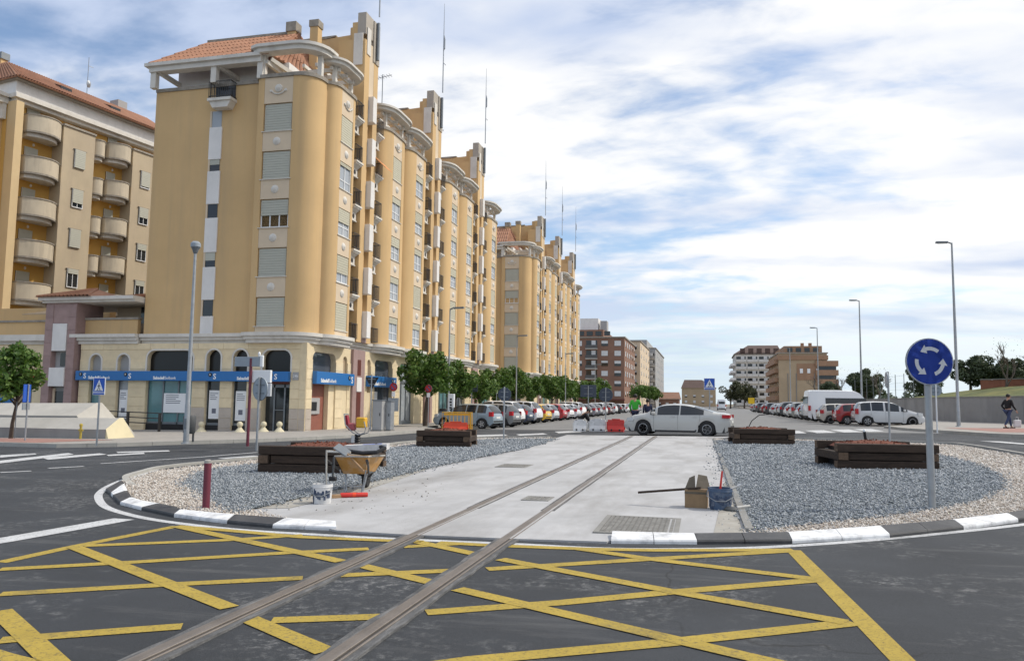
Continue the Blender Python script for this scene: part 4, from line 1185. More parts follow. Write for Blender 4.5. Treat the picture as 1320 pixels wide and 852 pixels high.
        for x in (-1.9, -1.32, -.9): mb.box(x - .04, x + .04, .33, .395, zg, 2.2)
        mb.box(-2.4, -.86, .33, .395, 2.05, 2.2); mb.box(-1.86, -1.36, .345, .38, .9, .94); mb.build('frame', MT['galv_dk'], d)
        MB().box(-2.38, -.88, .3, .33, 2.22, 2.5).build('lintel_band', MT['dark_red'], T)
        shop_sign(T, -13.42, -.82, 2.34, 2.84, 'y', 0, [-12.95, -10.15, -5.1, -1.65], [(-11.9, ('Sabadell', 'Solbank')), (-7.9, ('Sabadell', 'Solbank')), (-3.0, ('Sabadell', 'Solbank'))])
        shop_sign(T, .6, 5.0, 2.26, 2.9, 'x', 0, [4.5], [(1.9, ('Sabadell', 'Solbank'))])
        shop_sign(T, 7.05, 11.2, 2.26, 2.9, 'x', 0, [11.0 - .35], [(8.6, ('Sabadell', 'Solbank'))])
        MB().box(-.7, -.38, -.06, -.005, 2.42, 2.82).build('number_plaque', MT['greyplaster'], T)
        lettering(T, '24h', .2, 'sign_white', (-.54, -.062, 2.62), '-y')
        for a, w_, z, h in ((-7.55, 1.3, 1.2, 1.0), (-10.66, .5, 1.1, 1.5), (-5.2, .62, 1.15, 1.45), (-3.66, .62, 1.1, 1.5)):
            p = MB().box(a - w_ / 2, a + w_ / 2, .13, .158, z - h / 2, z + h / 2).build('poster', MT['sign_white'], T)
            mb = MB(); k = 5 if w_ > 1 else 4
            rr = random.Random(int(a * 10))
            for i in range(k):
                ww = w_ * rr.uniform(.45, .75); mb.box(a - w_ * .4, a - w_ * .4 + ww, .126, .131, z + h * .38 - i * .1, z + h * .38 - i * .1 + .035)
            if w_ < 1: mb.box(a - .12, a + .12, .126, .131, z - .45, z - .2)
            mb.build('poster_print', MT['poster_ink'], p)
        # atm recess
        MB().box(-.44, -.3, .62, 3.2, zg, 2.6).build('atm_wall', MT['atm_red'], T)
        MB().box(-.3, -.22, .62, 3.2, 2.3, 2.6).build('lintel_band', MT['dark_red'], T)
        MB().box(-.42, -.3, .58, 3.25, 2.75, 4.1).build('grey_glazing', MT['glass_grey'], T)
        a = MB().box(-.3, -.2, .95, 1.95, .72, 1.55, b=.02).build('cash_machine', MT['greyplaster'], T)
        MB().box(-.2, -.19, 1.05, 1.6, .9, 1.35).build('screen', MT['sign_black'], a)
        MB().box(-.3, -.05, 2.55, 3.2, zg, 2.6).build('stone_jamb', MT['limestone'], T)
        for k in range(nmod):
            o = k * MP
            for a, b in (((o + .62, o + 3.2),) if k else ()) + ((o + 8.35, o + 11.1),):
                g = 'glass_grey' if k == 0 else rg.choice(['glass_teal', 'glass_teal', 'glass_sky'])
                w_ = MB().box(-.3, -.26, a - .02, b + .02, .1, 4.1).build('shop_window', MT[g], T)
                mb = MB()
                for i in range(4): mb.box(-.26, -.2, a + i * (b - a) / 3 - .035, a + i * (b - a) / 3 + .035, .0, 3.0)
                mb.box(-.26, -.2, a, b, 2.6, 2.75); mb.box(-.26, -.15, a, b, zg, .15); mb.build('frame', MT['galv_dk'], w_)
        MB().box(-.2, -.19, 8.6, 9.3, .5, 2.0).build('poster', MT['sign_white'], T)
    else:
        MB().box(-.42, -.3, 0, Lh, zg, 4.1).build('shop_window', MT['glass_teal'], T)
        MB().box(-9.3, -.6, .25, .3, zg, 4.1).build('shop_window', MT['glass_grey'], T)
    for m in range(nmod):
        o = m * MP
        for a, b, z0 in ((o + 4.0, o + 4.65, 1.8), (o + 7.2, o + 7.8, 1.8)):
            MB().box(-.3, -.12, a, b, z0, 4.0).build('niche_panel', MT['tan'], T)
    # core so that nothing is see through
    MB().box(-9.7, -1.4, .5, Lh - .02, zg, 4.72).build('core', MT['sign_black'], T)
    MB().box(-9.75, -.46, Lh - .02, Lh + .3, zg, 4.72).build('end_wall', MT['cream'], T)
    return T
MT['crown'] = mat('warm_grey_render', (.40, .36, .31), .85, .08, 1)
MT['dark_red'] = mat('dark_red_wood', (.12, .03, .022), .5, .15, 3)
MT['atm_red'] = mat('terracotta_panel', (.27, .10, .07), .55, .1, 3)
MT['glass_grey'] = glassmat('grey_tinted_glass', (.085, .10, .13), .05)
MT['poster_ink'] = mat('poster_ink', (.15, .16, .2), .7, .0)
MT['plastic_orange2'] = mat('orange_awning', (.62, .27, .10), .8, .1, 3)
B1 = yellow_block(35.4, 3, 'nearest yellow apartment block with rounded corner bay and blue shop signs below', True, 3)
B2 = yellow_block(86.4, 3, 'second yellow apartment block further down the street beyond the side road', False, 5)

# ================================================================== podium wing, stair tower and the block behind it
def podium():
    T = thing('shop_wing', 'low beige shop wing with a mauve stair tower left of the blue signs', 'building', (-32.6, 35.4, 0))
    zg = -.8
    # the roof terrace over the shops, right of the tower: parapet and cornice up to the tall block
    MB().box(-.15, 3.2, .35, .6, 4.8, 5.62).build('parapet', MT['ochre'], T)
    MB().box(-.15, 3.25, .28, .66, 5.62, 5.74).build('parapet_coping', MT['coping'], T)
    MB().box(-.5, 3.62, -.1, .6, 4.282, 4.46).build('cornice', MT['bone'], T)
    MB().box(-.5, 3.62, -.22, .6, 4.462, 4.62).build('cornice', MT['bone'], T)
    MB().box(-.5, 3.62, -.34, .6, 4.622, 4.80).build('cornice', MT['bone'], T)
    MB().box(.3, 3.6, 2.2, 8, 4.6, 6.75).build('terrace_room', MT['cream'], T)
    MB().box(1.9, 3.4, 2.15, 2.19, 5.6, 6.5).build('window', MT['glass'], T)
    MB().box(-.8, 3.65, .5, 9, 4.2, 4.7).build('terrace', MT['concrete_dk'], T)
    # the tower
    x0, x1 = -2.12, -.12
    MB().box(x0, -1.6, -.3, 1.6, zg, 6.5).build('tower_wall', MT['purple'], T)
    MB().box(-.65, x1, -.3, 1.6, zg, 6.5).build('tower_wall', MT['purple'], T)
    MB().box(-1.6, -.65, .0, 1.6, zg, 5.4).build('tower_wall', MT['greyplaster'], T)
    MB().box(-1.6, -.65, -.3, 1.6, 5.4, 6.5).build('tower_wall', MT['purple'], T)
    for k, (a, b) in enumerate(((x0, -1.6), (-.65, x1))):
        stone_blocks(T, a + .01, b - .01, -.5, 6.4, 'y', -.3, -1, 'purple', h=.7, lmax=1.2, seed=k + 300)
    MB().box(-1.58, -.67, -.36, -.02, 3.9, 5.38, b=.01).build('white_panel', MT['white'], T)
    MB().box(-1.62, -.63, -.40, -.02, 2.0, 3.0, b=.01).build('white_panel', MT['white'], T)
    d = MB().box(-1.42, -.67, -.05, -.01, zg, 1.75).build('door', MT['glass'], T)
    MB().box(-1.58, -1.44, -.09, .0, zg, 1.9).build('door_frame', MT['cream'], d)
    MB().box(-1.25, -.67, -.05, -.01, 3.1, 3.8).build('window', MT['glass'], T)
    MB().box(x0 - .15, 3.6, -.45, 4.0, 6.5, 6.62).build('tower_cornice', MT['bone'], T)
    MB().box(x0 - .3, 3.6, -.6, 4.1, 6.622, 6.80).build('tower_cornice', MT['bone'], T)
    # hipped tile roof of the tower and terrace room, with joined tile rows
    def hip(a, b, c, d, ra, rb, n):
        r = MB().add([a, b, c, d, ra, rb], [(0, 1, 5, 4), (1, 2, 5), (2, 3, 4, 5), (3, 0, 4)]).build('roof', MT['tile_sheet'], T)
        mb = MB(); A, B, C_, D = Vector(a), Vector(b), Vector(ra), Vector(rb)
        for i in range(n):
            t = (i + .5) / n; p = A.lerp(B, t); q = C_.lerp(D, t)
            mb.tube([p + Vector((0, 0, .03)), q + Vector((0, 0, .03))], .06, 5, cap=False)
        s = mb.build('roof_tiles', MT['tile'], r); s['kind'] = 'stuff'
    hip((x0 - .4, -.75, 6.80), (1.0, -.75, 6.80), (1.0, 4.2, 6.80), (x0 - .4, 4.2, 6.80), (-1.0, 1.6, 7.5), (-.6, 1.6, 7.5), 14)
    hip((.6, .4, 6.802), (3.6, .4, 6.802), (3.6, 5.2, 6.802), (.6, 5.2, 6.802), (1.4, 2.8, 7.3), (3.55, 2.8, 7.3), 11)
    # shops left of the tower
    wall_open('wall', T, -16, x0, zg, 4.3, [(-5.6, -4.2, zg, 1.9, .02), (-3.9, -3.0, zg, 1.9, .02), (-9.5, -6.6, zg, 1.9, .02)], 'y', 0, .45, 'limestone')
    MB().box(-16, x0, .3, .34, zg, 2.0).build('shop_window', MT['glass_grey'], T)
    MB().box(-5.6, -4.3, .2, .23, .2, 1.5).build('window_poster', MT['blue_sign'], T)
    stone_blocks(T, -16, x0 - .02, 2.0, 4.25, 'y', 0, -1, 'limestone', h=.5, lmax=2.2, seed=333)
    MB().box(-16, x0, -.1, .6, 4.282, 4.46).build('cornice', MT['bone'], T)
    MB().box(-16, x0, -.3, .6, 4.462, 4.80).build('cornice', MT['bone'], T)
    MB().box(-16, x0, .35, .6, 4.8, 5.55).build('parapet', MT['ochre'], T)
    MB().box(-16, x0, .28, .66, 5.55, 5.66).build('parapet_coping', MT['coping'], T)
    MB().box(-16, x0, .6, 9, 4.2, 4.7).build('terrace', MT['concrete_dk'], T)
    s = MB().box(-3.35, -2.62, -.3, -.03, 2.28, 2.85, b=.02).build('shop_sign', MT['sign_red'], T)
    MB().box(-2.94, -2.86, -.31, -.301, 2.42, 2.72).build('mark', MT['sign_white'], s); MB().box(-2.86, -2.74, -.31, -.301, 2.42, 2.49).build('mark', MT['sign_white'], s)
    s = MB().box(-9.5, -4, -.2, -.035, 2.05, 2.5).build('shop_sign', MT['sign_red'], T)
    # ochre house front on the terrace, window, awning and plants
    MB().box(-16, x0 - .1, 4.5, 5, 4.6, 6.9).build('terrace_wall', MT['ochre'], T)
    MB().box(-5.2, -3.9, 4.4, 4.46, 5.0, 6.2).build('window', MT['glass'], T)
    MB().prism_ax([(4.4, 6.75), (2.2, 6.25), (2.2, 6.2), (4.4, 6.68)], -6.3, -3.2, 'x').build('awning', MT['tan'], T)
    MB().box(-16, 3.6, 1.0, 9, zg, 4.2).build('core', MT['sign_black'], T)
podium()

def left_block():
    # local x runs along the street face, local y goes into the block
    T = thing('apartment_building', 'cream and ochre apartment block with stacked curved balconies, at the left edge', 'building', (-45.95, 43.0, 0), R(80))
    T.scale = (.645, 1, 1)
    ZT, Lf = 21.15, 20.0
    z0 = 4.0
    # solid mass
    MB().box(-.3, Lf, .9, 14, z0, 21.85).build('wall', MT['ochre2'], T)
    MB().box(5.0, 9.0, -.25, .95, z0, ZT).build('wall_bay', MT['bay_cream'], T)
    MB().box(14.3, 18.6, -.25, .95, z0, ZT).build('wall_bay', MT['bay_cream'], T)
    MB().box(-.3, .55, -.0, .95, z0, 21.85).build('wall_corner', MT['ochre_pale'], T)
    MB().box(-8.5, -.25, 1.4, 14, z0, 20.7).build('side_wall', MT['ochre'], T)
    MB().box(-.3, Lf, -.3, .95, ZT + .02, ZT + .12).build('coping', MT['coping'], T) if False else None
    for a, b in ((5.0, 9.0), (14.3, 18.6)):
        MB().box(a - .05, b + .05, -.35, .95, ZT, ZT + .14).build('bay_coping', MT['coping'], T)
    # cornice and big tiled roof
    MB().box(-.1, Lf, .3, 14, 21.85, 22.1).build('cornice', MT['bone'], T)
    MB().box(-.4, Lf, .0, 14, 22.102, 22.4).build('cornice', MT['bone'], T)
    MB().box(-.2, Lf, .25, 14, 22.402, 23.3).build('attic_wall', MT['white'], T)
    MB().box(-.6, Lf, -.25, 14, 23.302, 23.4).build('eave', MT['coping'], T)
    def slab(q, n):
        A, B, C_, D = [Vector(p) for p in q]
        nv = (B - A).cross(D - A).normalized()
        if nv.z < 0: nv = -nv
        r = MB().add([p[:] for p in (A, B, C_, D)] + [(p - nv * .1)[:] for p in (A, B, C_, D)], [(0, 1, 2, 3), (7, 6, 5, 4), (0, 4, 5, 1), (1, 5, 6, 2), (2, 6, 7, 3), (3, 7, 4, 0)]).build('roof', MT['tile_sheet'], T)
        mb = MB()
        for i in range(n):
            t = (i + .5) / n; p = A.lerp(B, t) + nv * .02; q_ = D.lerp(C_, t) + nv * .02
            mb.tube([p, q_], .075, 5, cap=False)
        s = mb.build('roof_tiles', MT['tile'], r); s['kind'] = 'stuff'
    slab([(-.8, -.45, 23.42), (Lf, -.45, 23.42), (Lf, 2.8, 25.4), (1.2, 2.8, 25.4)], 64)
    slab([(-.8, 14, 23.42), (-.8, -.45, 23.42), (1.2, 2.8, 25.4), (1.2, 11, 25.4)], 44)
    MB().box(1.2, Lf, 2.8, 11, 25.1, 25.4).build('roof_top', MT['tile_sheet'], T)
    for x in (5.2, 11.8):
        MB().add([(x, .6, 24.0), (x + 1.4, .6, 24.0), (x + 1.4, 1.9, 24.8), (x, 1.9, 24.8), (x, .6, 24.35), (x + 1.4, .6, 24.35)], [(0, 1, 5, 4), (4, 5, 2, 3), (0, 4, 3), (1, 2, 5)]).build('roof_window', MT['glass'], T)
    for x, y in ((-.2, 8), (2.2, 4.6)):
        c = MB().box(x - .4, x + .4, y - .4, y + .4, 24, 26.1).build('chimney', MT['ochre'], T)
        MB().box(x - .5, x + .5, y - .5, y + .5, 26.1, 26.6).build('chimney_cap', MT['galv_dk'], c)
    c = MB().box(17, 18.4, 4, 5, 25, 26.6).build('chimney', MT['greyplaster'], T)
    mb = MB(); mb.tube([(13.6, 5, 25.6), (13.6, 5, 29.5)], .035, 6); mb.lathe([(.01, 0), (.3, .12), (.32, .14)], 14, c=(13.6, 4.7, 27.2), ax='y'); mb.bar((13.6, 5, 28.8), (14.3, 5, 28.8), .03)
    mb.build('tv_aerial', MT['galv'], T)
    # white pergola at the near corner
    MB().box(-8.5, -.2, .9, 1.6, 21.7, 22.1).build('pergola_beam', MT['bone'], T)
    MB().box(-8.8, .0, .7, 1.6, 22.102, 22.35).build('pergola_beam', MT['bone'], T)
    MB().box(-.75, -.35, 1.0, 1.4, 20.6, 21.7).build('pergola_post', MT['bone'], T)
    # stacked curved balconies
    def curved(xa, xb, depth, n=9):
        pts = []
        for i in range(n):
            t = i / (n - 1); x = xa + (xb - xa) * t
            pts.append((x, .9 - depth * math.sin(math.pi * (.12 + .76 * t)) ** .55))
        return pts
    def curved_balcony(xa, xb, depth, z, label=None):
        pts = curved(xa, xb, depth); P = [(xa, .92)] + pts + [(xb, .92)]
        mb = MB(); mb.prism(P, z - .12, z)
        pin = [(x, .92 - (.92 - y) * .80) for x, y in pts]
        mb2 = MB(); mb2.prism([(xa + .15, .92)] + [(xa + (x - xa) * .9 + (xb - xa) * .05, y) for x, y in pin] + [(xb - .15, .92)], z - .38, z - .121)
        b = mb2.build('balcony', MT['bone'], T)
        mb.build('slab_edge', MT['coping'], b)
        a = offset(P, .0); q = offset(P, -.13); n = len(a); mb3 = MB()
        vs = [(x, y, zz) for zz in (z + .0, z + 1.12) for x, y in a] + [(x, y, zz) for zz in (z + .0, z + 1.12) for x, y in q]
        fs = []
        for i in range(n - 1):
            fs += [(i, i + 1, n + i + 1, n + i), (n + i, n + i + 1, 3 * n + i + 1, 3 * n + i), (i + 1, i, 2 * n + i, 2 * n + i + 1), (2 * n + i + 1, 2 * n + i, 3 * n + i, 3 * n + i + 1)]
        mb3.add(vs, fs); mb3.build('parapet', MT['parapet_cream'], b, smooth=40)
        a = offset(P, .05); q = offset(P, -.18); mb4 = MB()
        vs = [(x, y, zz) for zz in (z + 1.121, z + 1.2) for x, y in a] + [(x, y, zz) for zz in (z + 1.121, z + 1.2) for x, y in q]
        mb4.add(vs, fs); mb4.build('rail_coping', MT['coping'], b)
        return b
    for k in range(6):
        z = 20.0 - 2.97 * k
        curved_balcony(1.0, 4.95, 1.65, z)
        if k < 6: curved_balcony(9.05, 10.9, 1.15, z - .15)
        if k < 6: curved_balcony(11.2, 14.25, 1.6, z)
        for xa, w, st in ((1.9, 1.5, .9), (12.0, 1.2, .35 if k % 2 else .8)):
            window(T, (xa + .6, .87, z + .05), 0, w, 2.0, st, sh='shutter2')
            mb = MB(); mb.lathe([(.001, -.1), (.1, -.06), (.12, 0)], 10, c=(xa + .9, .9, z + 2.33), ax='y'); mb.build('wall_lamp', MT['sign_white'], T) if k < 5 else None
        if k < 5 or True:
            st = [1, .75, 1, .25, .5, 1][k]
            window(T, (7.1, -.28, z - 1.72), 0, 1.35, 1.35, st, sh='shutter2')
            window(T, (16.2, -.28, z - 1.72), 0, 1.35, 1.35, [.9, .6, .35, .3, .5, 1][k], sh='shutter2')
            MB().box(6.3, 7.9, -.36, -.2, z - .36, z - .31).build('lintel', MT['coping'], T)
            MB().box(15.4, 17, -.36, -.2, z - .36, z - .31).build('lintel', MT['coping'], T)
    for x in (1.2, 6.5, 10.3, 12.5):
        mb = MB(); mb.lathe([(.001, -.1), (.1, -.06), (.12, 0)], 10, c=(x, .9, 21.6), ax='y'); mb.build('wall_lamp', MT['sign_white'], T)
    for x in (8.0, 13.2): window(T, (x, .87, 20.75), 0, 1.3, .95, .8, sh='shutter')
    return T
MT['ochre_pale'] = mat('pale_ochre_plaster', (.62, .47, .27), .88, .06, .5); MT['parapet_cream'] = mat('cream_parapet', (.54, .47, .36), .88, .08, .8, .05, 40, dirt=((.30, .26, .21), .55, 1.2, (1.5, 1.5, .25)))
MT['ochre2'] = mat('deep_ochre_plaster', (.62, .37, .10), .88, .06, .5, .05, 50)
MT['bay_cream'] = mat('greyish_cream_plaster', (.47, .39, .275), .88, .08, .5, .05, 50, dirt=((.36, .29, .23), .4, .6, (1, 1, .3)))
left_block()

# ================================================================== far buildings
MT['dark_roof'] = mat('dark_brown_roof', (.10, .065, .055), .9, .15, .5)
def far_block(name, label, x0, x1, y0, y1, z0, ztop, wallm, floors, fh, bays, zf0, group=None, roofm='coping', parap=.8, winw=1.5, winh=1.3, sidebays=0, side='x1', balc=(), balcm='bone', shm='plastic_white', cat='building', rot=0):
    cx, cy = (x0 + x1) / 2, (y0 + y1) / 2
    T = thing(name, label, cat, (cx, cy, 0), rot, group)
    w, d = (x1 - x0) / 2, (y1 - y0) / 2
    MB().box(-w, w, -d, d, z0, ztop).build('wall', MT[wallm], T)
    MB().box(-w - .3, w + .3, -d - .3, d + .3, ztop, ztop + .35).build('roof_edge', MT[roofm], T)
    rg = random.Random(int(abs(x0 * 7 + y0)))
    def facewin(u0, u1, n, face):
        for i in range(n):
            for k in range(floors):
                u = u0 + (i + .5) * (u1 - u0) / n; z = zf0 + k * fh
                isb = i in balc and face == 'f'
                p, rz = ((u, -d - .02, z), 0) if face == 'f' else (((w + .02, u, z), R(90)) if face == 'r' else ((-w - .02, u, z), R(-90)))
                if isb:
                    ww = (u1 - u0) / n
                    b = MB().box(-ww * .46, ww * .46, -.9, .05, -.95, -.75).build('balcony', MT[balcm], T, loc=p, rz=rz)
                    mb = MB()
                    mb.box(-ww * .46, ww * .46, -.92, -.86, -.75, .2); b2 = mb.build('railing', MT['bal_' + wallm], b)
                    MB().box(-ww * .42, ww * .42, -.04, .0, -.75, winh + .1).build('balcony_door', MT['glass'], T, loc=p, rz=rz)
                    MB().box(-.05, ww * .3, -.07, -.042, .3, winh + .1).build('shutter', MT[shm], T, loc=p, rz=rz)
                else:
                    wn = MB().box(-winw / 2, winw / 2, -.05, .03, -.05, winh).build('window', MT['glass'], T, loc=p, rz=rz)
                    st = rg.choice([.4, .7, 1, .55])
                    MB().box(-winw / 2 + .03, winw / 2 - .03, -.09, -.051, winh * (1 - st), winh).build('shutter', MT[shm], wn)
    facewin(-w, w, bays, 'f')
    if sidebays: facewin(-d, d, sidebays, 'r' if side == 'x1' else 'l')
    return T, w, d
for k, c in (('brick', (.10, .10, .10)), ('cream', (.3, .28, .25)), ('greyplaster', (.3, .3, .3)), ('tan', (.30, .16, .08)), ('white', (.62, .62, .62)), ('bone', (.6, .58, .55)), ('brick2', (.3, .16, .09))):
    MT['bal_' + k] = mat('balcony_front_' + k, c, .8, .1, 1)
T, w, d = far_block('apartment_building', 'red brick apartment block beyond the yellow ones, white box on its roof', -37, -21.9, 226, 262, -2, 20.2, 'brick', 6, 2.9, 4, 3.4, sidebays=6, balc=(1,), winw=1.9, winh=1.45)
MB().box(-w, 1.0, -d + 4, d, 20.55, 23.0).build('penthouse', MT['brick'], T)
MB().box(-w + 1.0, w - 8.6, -d + 8, -d + 16, 23.0, 26.8).build('rooftop_box', MT['white'], T)
MB().box(w - 8.0, w - 6, -d + 8, -d + 12, 23.0, 26.0).build('stair_head', MT['greyplaster'], T)
MB().box(-w - .2, w + .2, -d - 1.5, -d, 2.2, 2.6).build('canopy', MT['dark_red'], T)
mb = MB(); [mb.box(-w + 1 + i * 2.6, -w + 2.8 + i * 2.6, -d + 3.9, -d + 3.99, 21.2, 22.5) for i in range(4)]; mb.build('window', MT['glass'], T)
T, w, d = far_block('apartment_building', 'narrow cream apartment block behind the red brick one', -28, -20.3, 264, 310, -2, 22.0, 'cream', 7, 2.85, 2, 2.4, sidebays=4, winw=1.6)
T, w, d = far_block('apartment_building', 'grey apartment block farthest along the left side of the street', -31, -18.1, 312, 380, -2, 23.0, 'greyplaster', 7, 2.9, 3, 2.4, sidebays=7, balc=(0, 2), winw=1.8)
MB().box(-w, 3, -d + 2, d, 23.3, 26.6).build('penthouse', MT['greyplaster'], T)
T, w, d = far_block('house', 'low dark red roofed house at the end of the street', -19.5, -10, 338, 356, -2, 3.2, 'brick', 1, 2.8, 3, .6, winw=1.2)
MB().add([(-w - .6, -d - .6, 3.3), (w + .6, -d - .6, 3.3), (w + .6, d + .6, 3.3), (-w - .6, d + .6, 3.3), (-w, 0, 6.4), (w, 0, 6.4)], [(0, 1, 5, 4), (1, 2, 5), (2, 3, 4, 5), (3, 0, 4)]).build('roof', MT['brick'], T)
# gabled house closing the view
T, w, d = far_block('house', 'tan gabled house with dark tiled roof closing the street', -10.9, 6.5, 424, 440, -2, 9.5, 'tan', 2, 2.9, 4, 2.0, winw=1.3, roofm='tan')
MB().add([(-w - .3, -d - .5, 9.86), (w + .5, -d - .5, 9.86), (w + .5, d + .5, 9.86), (-w - .3, d + .5, 9.86), (-w + 1.2, 0, 14.3), (w - 7, 0, 14.3)], [(0, 1, 5, 4), (1, 2, 5), (2, 3, 4, 5), (3, 0, 4)]).build('roof', MT['dark_roof'], T)
# right hand side
T, w, d = far_block('apartment_building', 'white banded apartment block with balconies on every floor, far right of the street', 13.5, 32, 345, 375, -2, 22.5, 'bone', 7, 3.05, 4, 2.0, sidebays=4, side='x0', balc=(0, 1, 2, 3), winw=2.2)
MB().add([(-w - .6, -d - .6, 22.8), (w + .6, -d - .6, 22.8), (w + .6, d + .6, 22.8), (-w - .6, d + .6, 22.8), (-w + 6, 0, 27.5), (w, 0, 27.5)], [(0, 1, 5, 4), (1, 2, 5), (2, 3, 4, 5), (3, 0, 4)]).build('roof', MT['dark_roof'], T)
mb = MB(); [mb.box(-w + 2 + i * 3.4, -w + 4 + i * 3.4, -d + .2, -d + 1.5, 23.2, 25.2) for i in range(5)]; mb.build('dormer', MT['dark_roof'], T)
for k in range(6): MB().box(-w - 1.8, -w, -d - .6, d, 2.6 + 3.05 * k, 3.5 + 3.05 * k).build('balcony', MT['white'], T)
T, w, d = far_block('apartment_building', 'tan and orange brick apartment block with blank side wall, behind the white van', 23.5, 38, 262, 300, -1, 17.8, 'tan', 5, 2.9, 0, 2.5, sidebays=6, side='x0', winw=1.2, winh=1.0)
MB().box(-w - .32, w + .32, -d - .34, d, 15.8, 17.2).build('brick_band', MT['brick2'], T)
MB().box(-1.8, 6.2, -d - .12, -d, 9.4, 14.6).build('brick_panel', MT['brick2'], T)
for x in (-.9, 1.3, 4): MB().box(x, x + .9, -d - .2, -d - .13, 11.6, 13.0).build('window', MT['sign_white'], T)
for k in range(5): MB().box(w - 3.5, w + 3.2, -d - .8, -d + 9, 2.2 + 2.9 * k, 3.9 + 2.9 * k).build('balcony', MT['brick2'], T)
for k in range(5): MB().box(w - 2.5, w + 2.6, -d - .3, -d + 8, .9 + 2.9 * k, 2.2 + 2.9 * k).build('recess', MT['glass'], T)
for k in range(5): MB().box(-w - 1.2, -w, -d + 1 , d, 3.0 + 2.9 * k, 4.4 + 2.9 * k).build('balcony', MT['brick2'], T)
MB().box(-w + 2, w - 1, -d + 3, d - 3, 18.1, 20.4).build('penthouse', MT['brick2'], T)
mb = MB(); [mb.box(-w + 3 + i * 2.6, -w + 4.6 + i * 2.6, -d + 2.9, -d + 2.98, 18.5, 19.8) for i in range(4)]; mb.build('window', MT['glass'], T)
mb = MB(); [mb.box(x - .08, x + .08, -d - .14, -d - .02, 0, 11.5) for x in (-4.5, -2.0, 3.4, 5.9)]; mb.build('downpipe', MT['galv_dk'], T)
for x in (1.5, 4): MB().box(x, x + 1, -2, -1, 20.4, 22.4).build('chimney', MT['brick2'], T)

